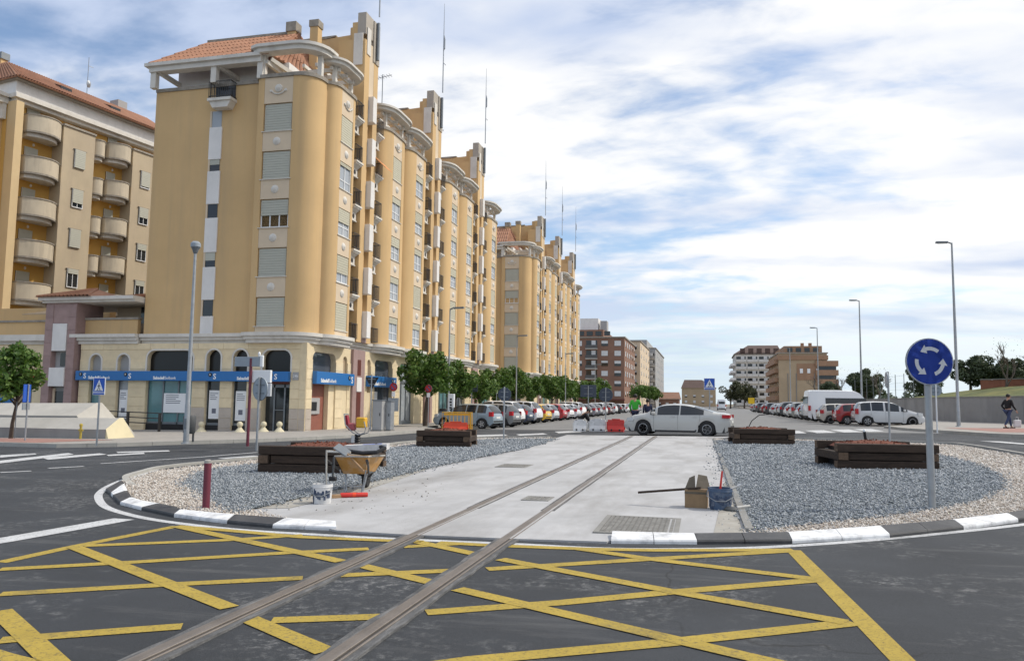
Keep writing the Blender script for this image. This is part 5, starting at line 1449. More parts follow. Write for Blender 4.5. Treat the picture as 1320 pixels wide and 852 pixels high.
# ================================================================== vehicles
def lerp_poly(P, x):
    for (xa, za), (xb, zb) in zip(P, P[1:]):
        if x <= xb:
            t = 0 if xb == xa else max(0, min(1, (x - xa) / (xb - xa)))
            return za + (zb - za) * t
    return P[-1][1]
def smooth_poly(P, x, r=.09):
    return sum(lerp_poly(P, x + d * r) for d in (-1, -.5, 0, .5, 1)) / 5
def make_car(name, label, loc, rz, color, S, group=None, tail=True):
    L_, Wd, H = S['L'], S['W'], S['H']; top, belt = S['top'], S['belt']
    wr, axles = S['wr'], S['axles']; sg = S['side']; ws, rw = S['ws'], S['rw']; gcl = S.get('clear', .2)
    T = thing(name, label, 'van' if 'van' in name else 'car', loc, rz, group)
    key = ('car', S['key'])
    if key not in _mc:
        n = int(L_ / .055); xs = [L_ * i / n for i in range(n + 1)]
        cut = sorted(set([0, .02, L_ - .02, L_] + xs))
        xs = [x for i, x in enumerate(cut) if i == 0 or x - cut[i - 1] > .012]
        secs = []
        for x in xs:
            e = abs(x - L_ / 2) / (L_ / 2)
            w = Wd / 2 * (1 - .20 * e ** 7 - .05 * e ** 2)
            zt = smooth_poly(top, x, .06); zb_ = gcl + .16 * max(0, (e - .9) / .1)
            bl = min(smooth_poly(belt, x), zt - .015)
            for xa in axles:
                d = abs(x - xa); ra = wr + .055
                if d < ra: zb_ = max(zb_, wr + math.sqrt(ra * ra - d * d))
            bl = max(bl, zb_ + .03)
            k = max(0, min(1, (zt - bl) / max(.1, H - lerp_poly(belt, x))))
            wrf = w * (.95 - S.get('tumble', .24) * k) if k > .05 else w * .93
            secs.append([(w * .955, zb_), (w * .998, zb_ + (bl - zb_) * .38), (w, zb_ + (bl - zb_) * .72), (w * .965, bl), (wrf, zt - .035 - .03 * k), (wrf * .70, zt - .008), (0, zt)])
        def emit(mb, sel):
            for i in range(len(xs) - 1):
                for s in (1, -1):
                    for j in range(6):
                        if sel(xs[i], xs[i + 1], j, secs[i]):
                            q = [(xs[i] - L_ / 2, s * secs[i][j][0], secs[i][j][1]), (xs[i + 1] - L_ / 2, s * secs[i + 1][j][0], secs[i + 1][j][1]),
                                 (xs[i + 1] - L_ / 2, s * secs[i + 1][j + 1][0], secs[i + 1][j + 1][1]), (xs[i] - L_ / 2, s * secs[i][j + 1][0], secs[i][j + 1][1])]
                            mb.add(q, [(0, 1, 2, 3)])
        def isglass(x0, x1, j, sec):
            xm = (x0 + x1) / 2
            if j == 3 and sec[6][1] - sec[3][1] > .12 and sg[0] <= xm <= sg[1]:
                return not any(abs(xm - p) < .045 for p in S['pillars'])
            if j >= 4 and (ws[0] <= xm <= ws[1] or rw[0] <= xm <= rw[1]): return True
            return False
        body, glass = MB(), MB()
        emit(body, lambda a, b, j, s: not isglass(a, b, j, s)); emit(glass, isglass)
        for i, x in ((0, xs[0]), (-1, xs[-1])):
            ring = [(x - L_ / 2, y, z) for y, z in secs[i]] + [(x - L_ / 2, -y, z) for y, z in secs[i][-2::-1]]
            body.add(ring, [tuple(range(len(ring)))])
        def weld(mb, nm, m, sm):
            me = mb.mesh(nm, m)
            bm = bmesh.new(); bm.from_mesh(me); bmesh.ops.remove_doubles(bm, verts=bm.verts[:], dist=.0008); bmesh.ops.recalc_face_normals(bm, faces=bm.faces[:]); bm.to_mesh(me); bm.free()
            me.polygons.foreach_set('use_smooth', [True] * len(me.polygons)); me.set_sharp_from_angle(angle=R(sm)); return me
        under = MB(); under.box(-L_ / 2 + .25, L_ / 2 - .25, -Wd / 2 * .86, Wd / 2 * .86, gcl - .02, .72)
        tyre = MB(); tyre.lathe([(wr * .62, -.10), (wr * .9, -.105), (wr, -.08), (wr, .08), (wr * .9, .105), (wr * .62, .10)], 24, ax='y')
        rim = MB()
        for s in (-1, 1):
            rim.lathe([(wr * .64, s * .098), (wr * .58, s * .103), (wr * .55, s * .06)], 20, ax='y')
            for k in range(5):
                a = k * 2 * math.pi / 5
                rim.bar((wr * .1 * math.cos(a), s * .085, wr * .1 * math.sin(a)), (wr * .58 * math.cos(a), s * .085, wr * .58 * math.sin(a)), .07, .03, up=(0, 1, 0))
            rim.lathe([(.001, s * .10), (wr * .17, s * .098), (wr * .2, s * .06)], 10, ax='y')
        hub = MB(); hub.lathe([(wr * .6, -.05), (.001, -.05)], 16, ax='y'); hub.lathe([(wr * .6, .05), (.001, .05)], 16, ax='y')
        seam = MB(); trimb = MB()
        for s in (-1, 1):
            for xp in S['seams']:
                i = min(range(len(xs)), key=lambda q: abs(xs[q] - xp)); sc = secs[i]
                pts = [(xs[i] - L_ / 2, s * (y + .0015), z) for y, z in sc[:4]]; pts[0] = (pts[0][0], pts[0][1], pts[0][2] + .05)
                for a, b in zip(pts, pts[1:]): seam.bar(a, b, .012, .006, up=(1, 0, 0))
            i0 = [i for i in range(len(xs)) if S['seams'][0] <= xs[i] <= S['seams'][-1]]
            for q, r_ in zip(i0[::3], i0[3::3]):
                trimb.bar((xs[q] - L_ / 2, s * (secs[q][0][0] + .004), secs[q][0][1] + .03), (xs[r_] - L_ / 2, s * (secs[r_][0][0] + .004), secs[r_][0][1] + .03), .02, .07)
        hand = MB()
        for s in (-1, 1):
            for xp in S['handles']:
                i = min(range(len(xs)), key=lambda q: abs(xs[q] - xp)); sc = secs[i]
                y = sc[2][0] * .4 + sc[3][0] * .6; z = sc[2][1] * .4 + sc[3][1] * .6
                hand.box(xp - L_ / 2 - .09, xp - L_ / 2 + .09, s * (y + .012) - .015, s * (y + .012) + .015, z - .018, z + .018)
        mir = MB()
        xm = S['mirror']; im = min(range(len(xs)), key=lambda q: abs(xs[q] - xm))
        for s in (-1, 1):
            y = secs[im][3][0]; z = secs[im][3][1]
            mir.box(xm - L_ / 2 - .06, xm - L_ / 2 + .09, s * (y + .11) - .09, s * (y + .11) + .09, z + .02, z + .16, b=.03)
        hl = MB(); tl = MB()
        for s in (-1, 1):
            xf = L_ - S['hl'][0]; zf = S['hl'][1]
            hl.obox((xf - L_ / 2, s * Wd / 2 * .76, zf), (.17, -s * .10, -.02), (.02, s * .14, 0), (0, 0, S['hl'][2]))
            xt = S['tl'][0]; tl.obox((xt - L_ / 2, s * (Wd / 2 * S['tl'][4]), S['tl'][1]), (S['tl'][2], s * .03, 0), (.02, s * .085, 0), (0, 0, S['tl'][3]))
        if 'strip' in S:
            a_, b_, z0_, z1_ = S['strip']
            i_ = min(range(len(xs)), key=lambda q: abs(xs[q] - 2.8)); s3, s4 = secs[i_][3], secs[i_][4]
            yy = lambda z: s3[0] + (s4[0] - s3[0]) * (z - s3[1]) / (s4[1] - s3[1]) + .006
            for s in (-1, 1): glass.add([(a_ - L_ / 2, s * yy(z0_), z0_), (b_ - L_ / 2 + .25, s * yy(z0_), z0_), (b_ - L_ / 2, s * yy(z1_), z1_), (a_ - L_ / 2, s * yy(z1_), z1_)], [(0, 1, 2, 3)])
            glass.add([(-L_ / 2 - .012, -.7, 1.45), (-L_ / 2 - .012, .7, 1.45), (-L_ / 2 - .012, .7, 2.0), (-L_ / 2 - .012, -.7, 2.0)], [(0, 1, 2, 3)])
        pl = MB(); pl.box(-L_ / 2 - .02, -L_ / 2 + .03, -.26, .26, .62, .73); pl.box(L_ / 2 - .03, L_ / 2 + .02, -.26, .26, .38, .49)
        bump = MB(); bump.box(-L_ / 2 - .012, -L_ / 2 + .12, -Wd / 2 * .7, Wd / 2 * .7, .40, .5, b=.01); bump.box(L_ / 2 - .1, L_ / 2 + .012, -Wd / 2 * .55, Wd / 2 * .55, .30, .42, b=.01)
        _mc[key] = dict(body=weld(body, 'car_body', MT['paint'], 40), glass=weld(glass, 'car_glass', MT['car_glass'], 40), under=under.mesh('underbody', MT['plastic_bk']),
            tyre=tyre.mesh('tyre', MT['rubber'], 40), rim=rim.mesh('rim', MT['alloy']), hub=hub.mesh('hub', MT['plastic_bk']), seam=seam.mesh('door_seams', MT['plastic_bk']), trim=trimb.mesh('sill_trim', MT['plastic_bk']),
            hand=hand.mesh('door_handles', MT['paint']), mir=mir.mesh('wing_mirrors', MT['paint']), hl=hl.mesh('headlight', MT['head_glass']), tl=tl.mesh('tail_light', MT['tail_red']), pl=pl.mesh('number_plates', MT['plate']), bump=bump.mesh('bumper_strip', MT['plastic_bk']))
    c = _mc[key]
    b = inst('body', c['body'], T); inst('glass', c['glass'], T); inst('underbody', c['under'], T)
    for q, nm in (('seam', 'door_seams'), ('hand', 'door_handles'), ('trim', 'sill_trim')): inst(nm, c[q], b)
    inst('wing_mirrors', c['mir'], T); inst('headlights', c['hl'], T); inst('tail_lights', c['tl'], T); inst('number_plates', c['pl'], T); inst('bumper_strip', c['bump'], T)
    for xa in axles:
        for s in (-1, 1):
            w = inst('wheel', c['hub'], T, (xa - L_ / 2, s * (Wd / 2 - .12), wr)); inst('tyre', c['tyre'], w); inst('rim', c['rim'], w)
    for o in [T] + list(T.children_recursive): o.color = (*color, 1)
    return T
MT['car_glass'] = glassmat('car_window_glass', (.018, .022, .026), .04)
SEDAN = dict(key='sedan', L=4.87, W=1.86, H=1.47, wr=.335, axles=(1.02, 3.93), clear=.19, tumble=.27,
    top=[(0, .66), (.03, .93), (.10, 1.03), (.30, 1.075), (.72, 1.10), (1.65, 1.385), (2.0, 1.445), (2.5, 1.47), (2.95, 1.44), (3.15, 1.39), (3.85, 1.035), (4.1, .985), (4.5, .90), (4.74, .78), (4.83, .66), (4.87, .5)],
    belt=[(0, .9), (.6, .98), (2, .955), (3.8, .93), (4.3, .88), (4.87, .6)], side=(1.15, 3.62), ws=(3.1, 3.84), rw=(.76, 1.6), pillars=(2.25, 3.32), seams=(1.35, 2.3, 3.45), handles=(1.55, 2.55), mirror=3.42, hl=(.33, .72, .08), tl=(.17, .92, .16, .075, .82))
HATCH = dict(key='hatch', L=4.05, W=1.74, H=1.48, wr=.30, axles=(.68, 3.22), clear=.2, tumble=.26,
    top=[(0, .6), (.02, .9), (.06, 1.0), (.38, 1.38), (.6, 1.45), (1.3, 1.48), (2.0, 1.47), (2.4, 1.41), (3.12, 1.03), (3.5, .95), (3.85, .82), (4.0, .66), (4.05, .5)],
    belt=[(0, .92), (1, .94), (3.0, .90), (3.6, .84), (4.05, .6)], side=(.42, 2.95), ws=(2.38, 3.1), rw=(.07, .40), pillars=(1.05, 1.75, 2.66), seams=(.95, 1.8, 2.85), handles=(1.15, 2.0), mirror=2.8, hl=(.30, .74, .09), tl=(.10, .88, .09, .13, .84))
MINIV = dict(key='minivan', L=4.28, W=1.78, H=1.63, wr=.31, axles=(.72, 3.45), clear=.2, tumble=.22,
    top=[(0, .6), (.02, .95), (.06, 1.06), (.30, 1.5), (.5, 1.58), (1.3, 1.63), (2.0, 1.61), (2.4, 1.53), (3.35, 1.06), (3.85, .92), (4.12, .78), (4.24, .64), (4.28, .5)],
    belt=[(0, .98), (1, 1.0), (3.2, .95), (3.8, .86), (4.28, .6)], side=(.36, 3.15), ws=(2.35, 3.33), rw=(.07, .32), pillars=(.98, 1.78, 2.72), seams=(.95, 1.85, 2.9), handles=(1.15, 2.05), mirror=2.95, hl=(.34, .80, .10), tl=(.08, .95, .07, .18, .86))
SUV = dict(key='suv', L=4.35, W=1.84, H=1.68, wr=.35, axles=(.8, 3.45), clear=.26, tumble=.2,
    top=[(0, .7), (.02, 1.05), (.08, 1.12), (.42, 1.58), (.6, 1.64), (1.4, 1.68), (2.2, 1.66), (2.5, 1.6), (3.1, 1.15), (3.7, 1.06), (4.15, .95), (4.3, .78), (4.35, .6)],
    belt=[(0, 1.02), (1, 1.06), (3.0, 1.04), (3.7, .98), (4.35, .7)], side=(.45, 2.95), ws=(2.46, 3.08), rw=(.09, .44), pillars=(1.05, 1.8, 2.7), seams=(1.05, 1.85, 2.85), handles=(1.2, 2.0), mirror=2.8, hl=(.28, .88, .09), tl=(.10, 1.0, .08, .14, .84))
VAN = dict(key='van', L=5.5, W=2.0, H=2.55, wr=.34, axles=(1.0, 4.45), clear=.24, tumble=.1,
    top=[(0, .7), (.01, 2.35), (.08, 2.48), (.3, 2.54), (2.5, 2.55), (3.6, 2.50), (3.95, 2.36), (4.75, 1.42), (5.2, 1.16), (5.4, .98), (5.48, .8), (5.5, .6)],
    belt=[(0, 1.38), (4.2, 1.36), (4.8, 1.25), (5.5, .9)], side=(-1, -.5), strip=(1.3, 4.35, 1.42, 1.92), ws=(3.95, 4.75), rw=(-1, -.5), pillars=(2.4, 3.3, 4.25), seams=(1.8, 3.25, 4.3), handles=(3.1, 3.5), mirror=4.35, hl=(.3, .92, .12), tl=(.06, 1.1, .05, .2, .9))
SILVER, WHITE_, DARK, NAVY, RED_, YEL, GREY = (.50, .53, .56), (.80, .80, .81), (.02, .022, .026), (.02, .035, .08), (.45, .02, .025), (.72, .45, .03), (.22, .23, .25)
def K(x, y, dz=.0): return (x, y, gz(x) + dz)
merc = make_car('sedan_car', 'silvery white saloon car crossing the street sideways behind the concrete slab', K(-1.12, 37.7, .01), R(172), (.46, .46, .44), SEDAN)
GL = 'cars parked along the left kerb'; GR = 'cars parked along the right kerb'
row_l = [(44.6, HATCH, (.27, .34, .39), 'silver blue hatchback parked first in the left row, by the street trees'),
 (47.9, HATCH, (.20, .21, .22), 'grey car half hidden behind the silver blue hatchback'),
 (50.6, SUV, WHITE_, 'white tall car, second one standing out in the left row'),
 (53.6, HATCH, NAVY, 'dark navy hatchback between two white cars in the left row'),
 (56.6, SUV, (.74, .75, .78), 'white hatch with red tail lamps between the navy car and the yellow car'),
 (60.2, HATCH, YEL, 'yellow hatchback, the only yellow car in the left row'),
 (63.6, HATCH, (.62, .66, .70), 'pale silver hatchback between the yellow and the red car'),
 (67.6, HATCH, RED_, 'red hatchback, the only red car in the left row'),
 (71.4, HATCH, WHITE_, 'white hatchback just beyond the red car in the left row'),
 (75.4, HATCH, (.66, .68, .72), 'light grey hatchback two beyond the red car'),
 (79.4, SUV, WHITE_, 'white tall car with dark windscreen band, in front of the last trees'),
 (84, HATCH, (.05, .05, .06), 'black hatchback behind the tall white car in the left row'),
 (88.5, HATCH, (.25, .24, .28), 'mauve grey hatchback far down the left row'),
 (93, HATCH, GREY, 'dark grey hatchback far down the left row near the sign backs'),
 (98, MINIV, (.7, .71, .72), 'white people carrier far down the left row'),
 (103.5, HATCH, (.12, .05, .05), 'dark maroon hatchback behind the worker in green'),
 (110, SUV, (.6, .62, .63), 'pale off roader far down the left row'),
 (118, HATCH, (.04, .045, .05), 'black hatchback near the far end of the left row'),
 (128, HATCH, WHITE_, 'small white hatchback near the far end of the left row'),
 (140, HATCH, SILVER, 'silver hatchback last but one of the left row'),
 (155, SUV, WHITE_, 'white off roader last of the left row')]
for i, (y, S, c, lb) in enumerate(row_l):
    make_car('parked_car', lb, K(-11.75 - S['L'] / 2 * .985 + (.35 if i == 1 else 0), y + .7, .01), R(180 - 9 + (i * 37 % 5 - 2)), c, S, GL)
row_r = [(-2, 11.9, 56.7, MINIV, (.56, .57, .58), 2, 'silver people carrier side on, nearest in the right row'),
 (0, 11.0, 59.4, HATCH, (.30, .018, .018), 4, 'red hatchback squeezed between the silver people carrier and the beige estate'),
 (0, 10.3, 62.3, HATCH, (.50, .47, .41), 6, 'beige estate car in front of the white van'),
 (0, 10.75, 67.5, VAN, (.80, .81, .83), 8, None),
 (0, 10.4, 72.5, SUV, DARK, 8, 'black off roader just left of the white van'),
 (0, 10.3, 76.5, HATCH, (.6, .61, .62), 8, 'silver hatchback two beyond the white van'),
 (0, 10.3, 81, MINIV, (.30, .30, .27), 8, 'olive grey people carrier in the right row'),
 (0, 10.2, 86, HATCH, (.62, .62, .60), 8, 'cream hatchback in the middle of the right row'),
 (0, 10.2, 91.5, SUV, (.05, .055, .06), 8, 'dark off roader in the middle of the right row'),
 (0, 10.2, 97.5, HATCH, (.25, .27, .27), 8, 'grey hatchback beyond the dark off roader on the right'),
 (0, 10.2, 104, HATCH, (.5, .52, .54), 8, 'silver hatchback towards the far end of the right row'),
 (0, 10.2, 112, MINIV, (.06, .06, .065), 8, 'black people carrier towards the far end of the right row'),
 (0, 10.2, 121, HATCH, (.2, .05, .05), 8, 'dark red hatchback towards the far end of the right row'),
 (0, 10.2, 132, SUV, (.1, .1, .1), 8, 'charcoal off roader near the far end of the right row'),
 (0, 10.2, 146, HATCH, (.3, .3, .3), 8, 'mid grey hatchback near the far end of the right row')]
for _, x, y, S, c, rot, lb in row_r:
    if S is VAN: make_car('white_van', 'tall white van with dark window band parked in the right row', K(x, y, .01), R(rot), c, S, GR)
    else: make_car('parked_car', lb, K(x, y, .01), R(rot), c, S, GR)
make_car('white_van', 'small white van far away near the yellow sign at the end of the street', K(4.2, 190, .01), R(90), (.75, .76, .78), dict(VAN, key='van'), None)

# ================================================================== trees
def leaf_cloud(name, centres, n, size, m, seed, squash=1.0, dark_core=True):
    rg = np.random.default_rng(seed)
    C_ = np.array([c[:3] for c in centres]); rad = np.array([c[3] for c in centres])
    w = rad ** 2; w /= w.sum()
    k = rg.choice(len(C_), n, p=w)
    d = rg.normal(0, 1, (n, 3)); d /= np.linalg.norm(d, axis=1)[:, None]
    rr = rad[k] * rg.uniform(.35, 1.0, n) ** .45
    P = C_[k] + d * rr[:, None] * np.array([1, 1, squash])
    a = d + rg.normal(0, .75, (n, 3)); a /= np.linalg.norm(a, axis=1)[:, None]
    u = np.cross(a, rg.normal(0, 1, (n, 3))); u /= np.linalg.norm(u, axis=1)[:, None]
    v = np.cross(a, u)
    s = size * rg.uniform(.6, 1.25, n)[:, None]
    V = np.stack([P - u * s * .5, P + v * s - u * s * .1, P + u * s * .5 + a * s * .12, P - v * s * .9], 1).reshape(-1, 3)
    F = np.arange(n * 4).reshape(n, 4)
    me = bpy.data.meshes.new(name)
    me.vertices.add(len(V)); me.vertices.foreach_set('co', V.astype(np.float32).ravel())
    me.loops.add(n * 4); me.loops.foreach_set('vertex_index', F.astype(np.int32).ravel())
    me.polygons.add(n); me.polygons.foreach_set('loop_start', np.arange(0, n * 4, 4, dtype=np.int32)); me.polygons.foreach_set('loop_total', np.full(n, 4, np.int32))
    me.update(calc_edges=True); me.materials.append(m)
    return me
def clumps(rx, ry, rz, cz, n, r, seed):
    rg = random.Random(seed); out = []
    while len(out) < n:
        x, y, z = (rg.uniform(-1, 1) for _ in range(3))
        q = x * x + y * y + z * z
        if q > 1 or q < .12: continue
        out.append((x * rx, y * ry, cz + z * rz, r * rg.uniform(.7, 1.25)))
    return out
def trunk_mesh(h, r0, r1, branches, seed, lean=.05):
    rg = random.Random(seed); mb = MB()
    mb.tube([(0, 0, -.1), (lean * .3, 0, h * .35), (lean, lean * .5, h * .75), (lean * .8, lean, h)], [r0 * 1.25, r0, r0 * .85, r1], 9)
    for k in range(branches):
        a = k * 2 * math.pi / branches + rg.uniform(-.3, .3); z = h * rg.uniform(.72, .98); l = rg.uniform(.6, 1.1)
        mb.tube([(lean, lean * .5, z), (lean + math.cos(a) * l * .5, math.sin(a) * l * .5, z + l * .55), (lean + math.cos(a) * l * .9, math.sin(a) * l * .9, z + l * 1.15)], [r1 * .8, r1 * .5, r1 * .2], 6)
    return mb.mesh('trunk', MT['bark'], 50)
crownm = [leaf_cloud('crown', clumps(1.2, 1.15, 1.05, 2.75, 38, .40, s) + clumps(1.45, 1.4, 1.25, 2.75, 9, .22, s + 50), 4200, .125, MT['leaf'], s) for s in (1, 2, 3)]
trunkm = [trunk_mesh(1.9, .10, .07, 5, s, .08) for s in (1, 2)]
GT = 'round street trees in the left pavement'
street = [(45.4, 1.22, 'round green street tree nearest in the row, left of the green cross'), (51.3, 1.08, 'round green street tree second in the row, below the green cross'),
          (57.6, 1.0, 'street tree behind the silver blue hatchback'), (62.0, 1.12, 'street tree above the first white car of the left row'), (68.3, 1.18, 'street tree above the navy and yellow cars'), (74.5, 1.1, 'yellowish green street tree above the red car'),
          (86.5, 1.2, 'street tree in front of the second yellow block corner'), (94.5, 1.2, 'dense street tree two beyond the second block corner'), (104, 1.25, 'street tree near the middle of the second yellow block'), (114.5, 1.25, 'street tree towards the end of the second yellow block'), (128, 1.4, 'street tree beyond the yellow blocks'), (200, 1.7, 'bushy tree in front of the red brick block'), (245, 1.8, 'bushy tree in front of the cream block'), (275, 1.8, 'bushy tree in front of the grey block')]
for i, (y, s, lb) in enumerate(street):
    x = -16.5 if y < 180 else -16.0
    t = thing('street_tree', lb, 'tree', K(x, y, .12), R(i * 67), GT)
    inst('trunk', trunkm[i % 2], t, scale=(s, s, s)); inst('crown', crownm[i % 3], t, scale=(s, s, s * .98))
t = thing('small_tree', 'leafy young tree with thin dark trunk by the ramp wall, at the left edge', 'tree', K(-26.2, 25.2, .12))
t.scale = (.9,) * 3; inst('trunk', trunk_mesh(1.9, .075, .055, 6, 9, .12), t)
inst('crown', leaf_cloud('crown', clumps(.98, .92, 1.08, 2.8, 34, .34, 11) + clumps(1.2, 1.1, 1.3, 2.8, 9, .2, 71) + [(.05, 0, 3.85, .36), (-.1, .1, 3.6, .45)], 3400, .125, MT['leaf'], 12), t)
mb = MB(); mb.tube([(.2, 0, 0), (.2, 0, 1.6)], .02, 6); mb.build('stake', MT['galv_dk'], t)
# right side: pines and leafless trees over the wall
pine_c = [leaf_cloud('crown', clumps(2.3, 2.3, 1.6, 3.1, 24, .85, s), 6500, .2, MT['leaf_pine'], s, .8) for s in (21, 22)]
ptr = trunk_mesh(2.7, .16, .1, 6, 23, .2)
for i, (x, y, s, z, lb) in enumerate([(24.6, 98, .78, 2.2, 'dark pine behind the roundabout sign'), (27.5, 92, .86, 2.2, 'broad dark pine right of the tall lamp post'), (30.3, 90, .80, 2.0, 'dark pine with spreading crown behind the leafless trees'), (33.0, 91, .7, 1.9, 'rightmost dark pine of the clump above the wall'),
        (24.0, 128, 1.0, 1.6, 'umbrella shaped dark pine standing alone behind the second lamp post'), (27, 140, .9, .9, 'dark pine in the distance left of the roundabout sign'), (28, 112, .8, 1.4, 'low dark pine beside the blue sign'), (21.5, 150, .9, .9, 'distant dark pine behind the silver people carrier')]):
    t = thing('pine_tree', lb, 'tree', K(x, y, z + .2), R(i * 50), 'dark pines above the retaining wall')
    inst('trunk', ptr, t, scale=(s, s, s)); inst('crown', pine_c[i % 2], t, scale=(s, s, s))
def bare_tree(seed, h):
    rg = random.Random(seed); mb = MB()
    def grow(p, d, l, r, lev):
        q = p + d * l * .5 + Vector((rg.uniform(-.08, .08), rg.uniform(-.08, .08), .03)) * l
        e = p + d * l
        mb.tube([p, q, e], [max(r, .018), max(r * .8, .016), max(r * .6, .014)], 5 if lev > 1 else 3, cap=False)
        if lev == 0: return
        for k in range(3 if lev > 1 else 4):
            nd = (d + Vector((rg.uniform(-.75, .75), rg.uniform(-.75, .75), rg.uniform(-.1, .5)))).normalized()
            grow(p + d * l * rg.uniform(.55, 1), nd, l * rg.uniform(.5, .72), r * .5, lev - 1)
    grow(Vector((0, 0, -.1)), Vector((0, 0, 1)), h * .42, h * .024, 4)
    return mb.mesh('branches', MT['bark2'])
MT['bark2'] = mat('grey_bark', (.15, .125, .105), .95, .2, 6)
for i, (x, y, z, h, lb) in enumerate([(24.6, 73, 1.6, 5.6, 'leafless tree with fine twigs right of the tall lamp'), (26.8, 70, 1.8, 5.4, 'leafless tree above the wall, nearest the right edge'), (21.8, 108, .6, 6.0, 'leafless tree left of the blue sign'), (19, 118, .4, 6.2, 'leafless pale tree beside the orange brick block'), (17.6, 130, .4, 6.4, 'bare spreading tree behind the white van')]):
    t = thing('bare_tree', lb, 'tree', K(x, y, z), 0, 'leafless trees on the right')
    inst('branches', bare_tree(40 + i, h), t)
    inst('buds', leaf_cloud('buds', [(0, 0, h * .72, h * .3)], 90, .06, MT['leaf_olive'], 60 + i), t, kind='stuff')
t = thing('leafy_tree', 'sparse olive green tree cut by the right edge of the picture', 'tree', K(30.2, 66, 1.9), 0)
inst('branches', bare_tree(55, 5.5), t); inst('crown', leaf_cloud('crown', clumps(1.7, 1.7, 1.6, 3.9, 20, .7, 56), 2600, .12, MT['leaf_olive'], 57), t)
for i, (x, y, s, lb) in enumerate([(8.5, 260, 1.5, 'olive green tree clump in front of the white banded block'), (12.5, 255, 1.4, 'olive green bushy tree left of the yellow sign'), (15, 262, 1.1, 'smaller bushy tree right of the yellow sign')]):
    t = thing('leafy_tree', lb, 'tree', K(x, y), 0, 'far trees on the right of the street')
    inst('trunk', trunkm[0], t, scale=(s * 1.6,) * 3); inst('crown', leaf_cloud('crown', clumps(2.2, 2.2, 1.6, 3.9, 16, .9, 70 + i), 1800, .25, MT['leaf_olive'], 71 + i), t, scale=(s,) * 3)
# far belt of dark trees closing the horizon on the right
o = inst('far_trees', leaf_cloud('far_trees', [(24 + i * 3.2, 190 + (i * 37 % 23), 2.2 + (i * 7 % 5) * .3, 2.3) for i in range(40)], 9000, .5, MT['leaf_pine'], 99, .9), kind='stuff')
tag(o, 'distant belt of dark trees low on the horizon at the right', 'trees')
MT['dull_yellow'] = mat('dull_yellow_paint', (.42, .32, .05), .6, .15, 6)
MT['concrete_lt'] = mat('pale_ramp_concrete', (.47, .45, .41), .9, .1, 1, .1, 30); MT['cream_wall'] = mat('cream_render', (.68, .60, .40), .85, .06, 2)
MT['bone_y'] = mat('cream_cast_stone', (.62, .56, .40), .85, .08, 5, .05, 40, dirt=((.4, .36, .28), .4, 4)); MT['galv_dk2'] = mat('dark_grey_bin', (.06, .065, .07), .6, .1, 5)
MT['sign_blue_f'] = mat('sign_blue_flat', (.02, .10, .50), .45, .0)
MT['sign_pink'] = mat('sign_faded_blue', (.25, .16, .34), .5, .0)
MT['brick_low'] = mat('reddish_brick', (.26, .105, .065), .9, .2, 1.5, .2, 20)

# ================================================================== retaining wall, bank, fence
SKIP_NORM = True
WALL = [(15.6, 150), (17.2, 105), (18.3, 76), (19.0, 66), (21.3, 60.5), (25.0, 52), (31, 40), (40, 24)]
def offs(P, d):
    out = []
    for i in range(len(P)):
        a = Vector(P[max(i - 1, 0)]); b = Vector(P[min(i + 1, len(P) - 1)]); t = (b - a).normalized()
        out.append((P[i][0] - t.y * d, P[i][1] + t.x * d))
    return out
mb = MB(); lines = []
for d, z in ((.35, 1.95), (2.5, 2.2), (6, 2.9), (10, 3.1), (16, 2.2), (40, 1.2)):
    lines.append([(x, y, gz(x) + (z if y < 100 else z * .7)) for x, y in offs(WALL, d)])
for a, b in zip(lines, lines[1:]):
    for i in range(len(a) - 1): mb.add([a[i], a[i + 1], b[i + 1], b[i]], [(0, 1, 2, 3)])
inst('grass_bank', mb.mesh('grass_bank', MT['grass'], 60), kind='structure')
SKIP_NORM = False
wt = thing('retaining_wall', 'long grey concrete retaining wall behind the right pavement', 'wall', (0, 0, 0))
for (a, b) in zip(WALL, WALL[1:]):
    a, b = Vector(a), Vector(b); n = max(1, round((b - a).length / 4))
    for i in range(n):
        p, q = a.lerp(b, i / n), a.lerp(b, (i + 1) / n); d = (q - p).normalized() * .012; nn = Vector((d.y, -d.x)).normalized() * .32
        p2, q2 = p + d, q - d
        ht = 1.95 if (p.y < 100) else 1.5
        MB().prism([p2[:], q2[:], (q2 - nn)[:], (p2 - nn)[:]], -.2, ht, zf=lambda x, y: gz(x)).build('wall_panel', MT['wall_grey'], wt)
        MB().prism([(p2 + nn * .12)[:], (q2 + nn * .12)[:], (q2 - nn * 1.1)[:], (p2 - nn * 1.1)[:]], ht + .002, ht + .08, zf=lambda x, y: gz(x)).build('wall_coping', MT['concrete_dk'], wt)
t = thing('brick_wall', 'low reddish brick wall on the grass bank at the right edge', 'wall', K(23.6, 76, 2.75))
for i in range(9):
    MB().box(i * 2.2, i * 2.2 + 2.17, -.15, .15, -.8, .78 + .01 * (i % 2)).build('wall_panel', MT['brick_low'], t, rz=R(-52))
MB().box(0, 19.8, -.2, .2, .80, .88).build('wall_coping', MT['concrete_dk'], t, rz=R(-52))
t = thing('fence', 'tall thin wire fence posts on the bank behind the second lamp post', 'fence', K(19.6, 82, 1.9))
for i in range(9):
    mb = MB(); mb.tube([(0, i * 3.2, -.2), (0, i * 3.2, 2.6)], .035, 6); mb.build('post', MT['galv_dk'], t, loc=(-i * .09, 0, 0))
mb = MB()
for z in (.3, 1.0, 1.7, 2.4): mb.bar((0, 0, z), (-.75, 25.6, z), .012)
mb.build('wires', MT['galv_dk'], t)

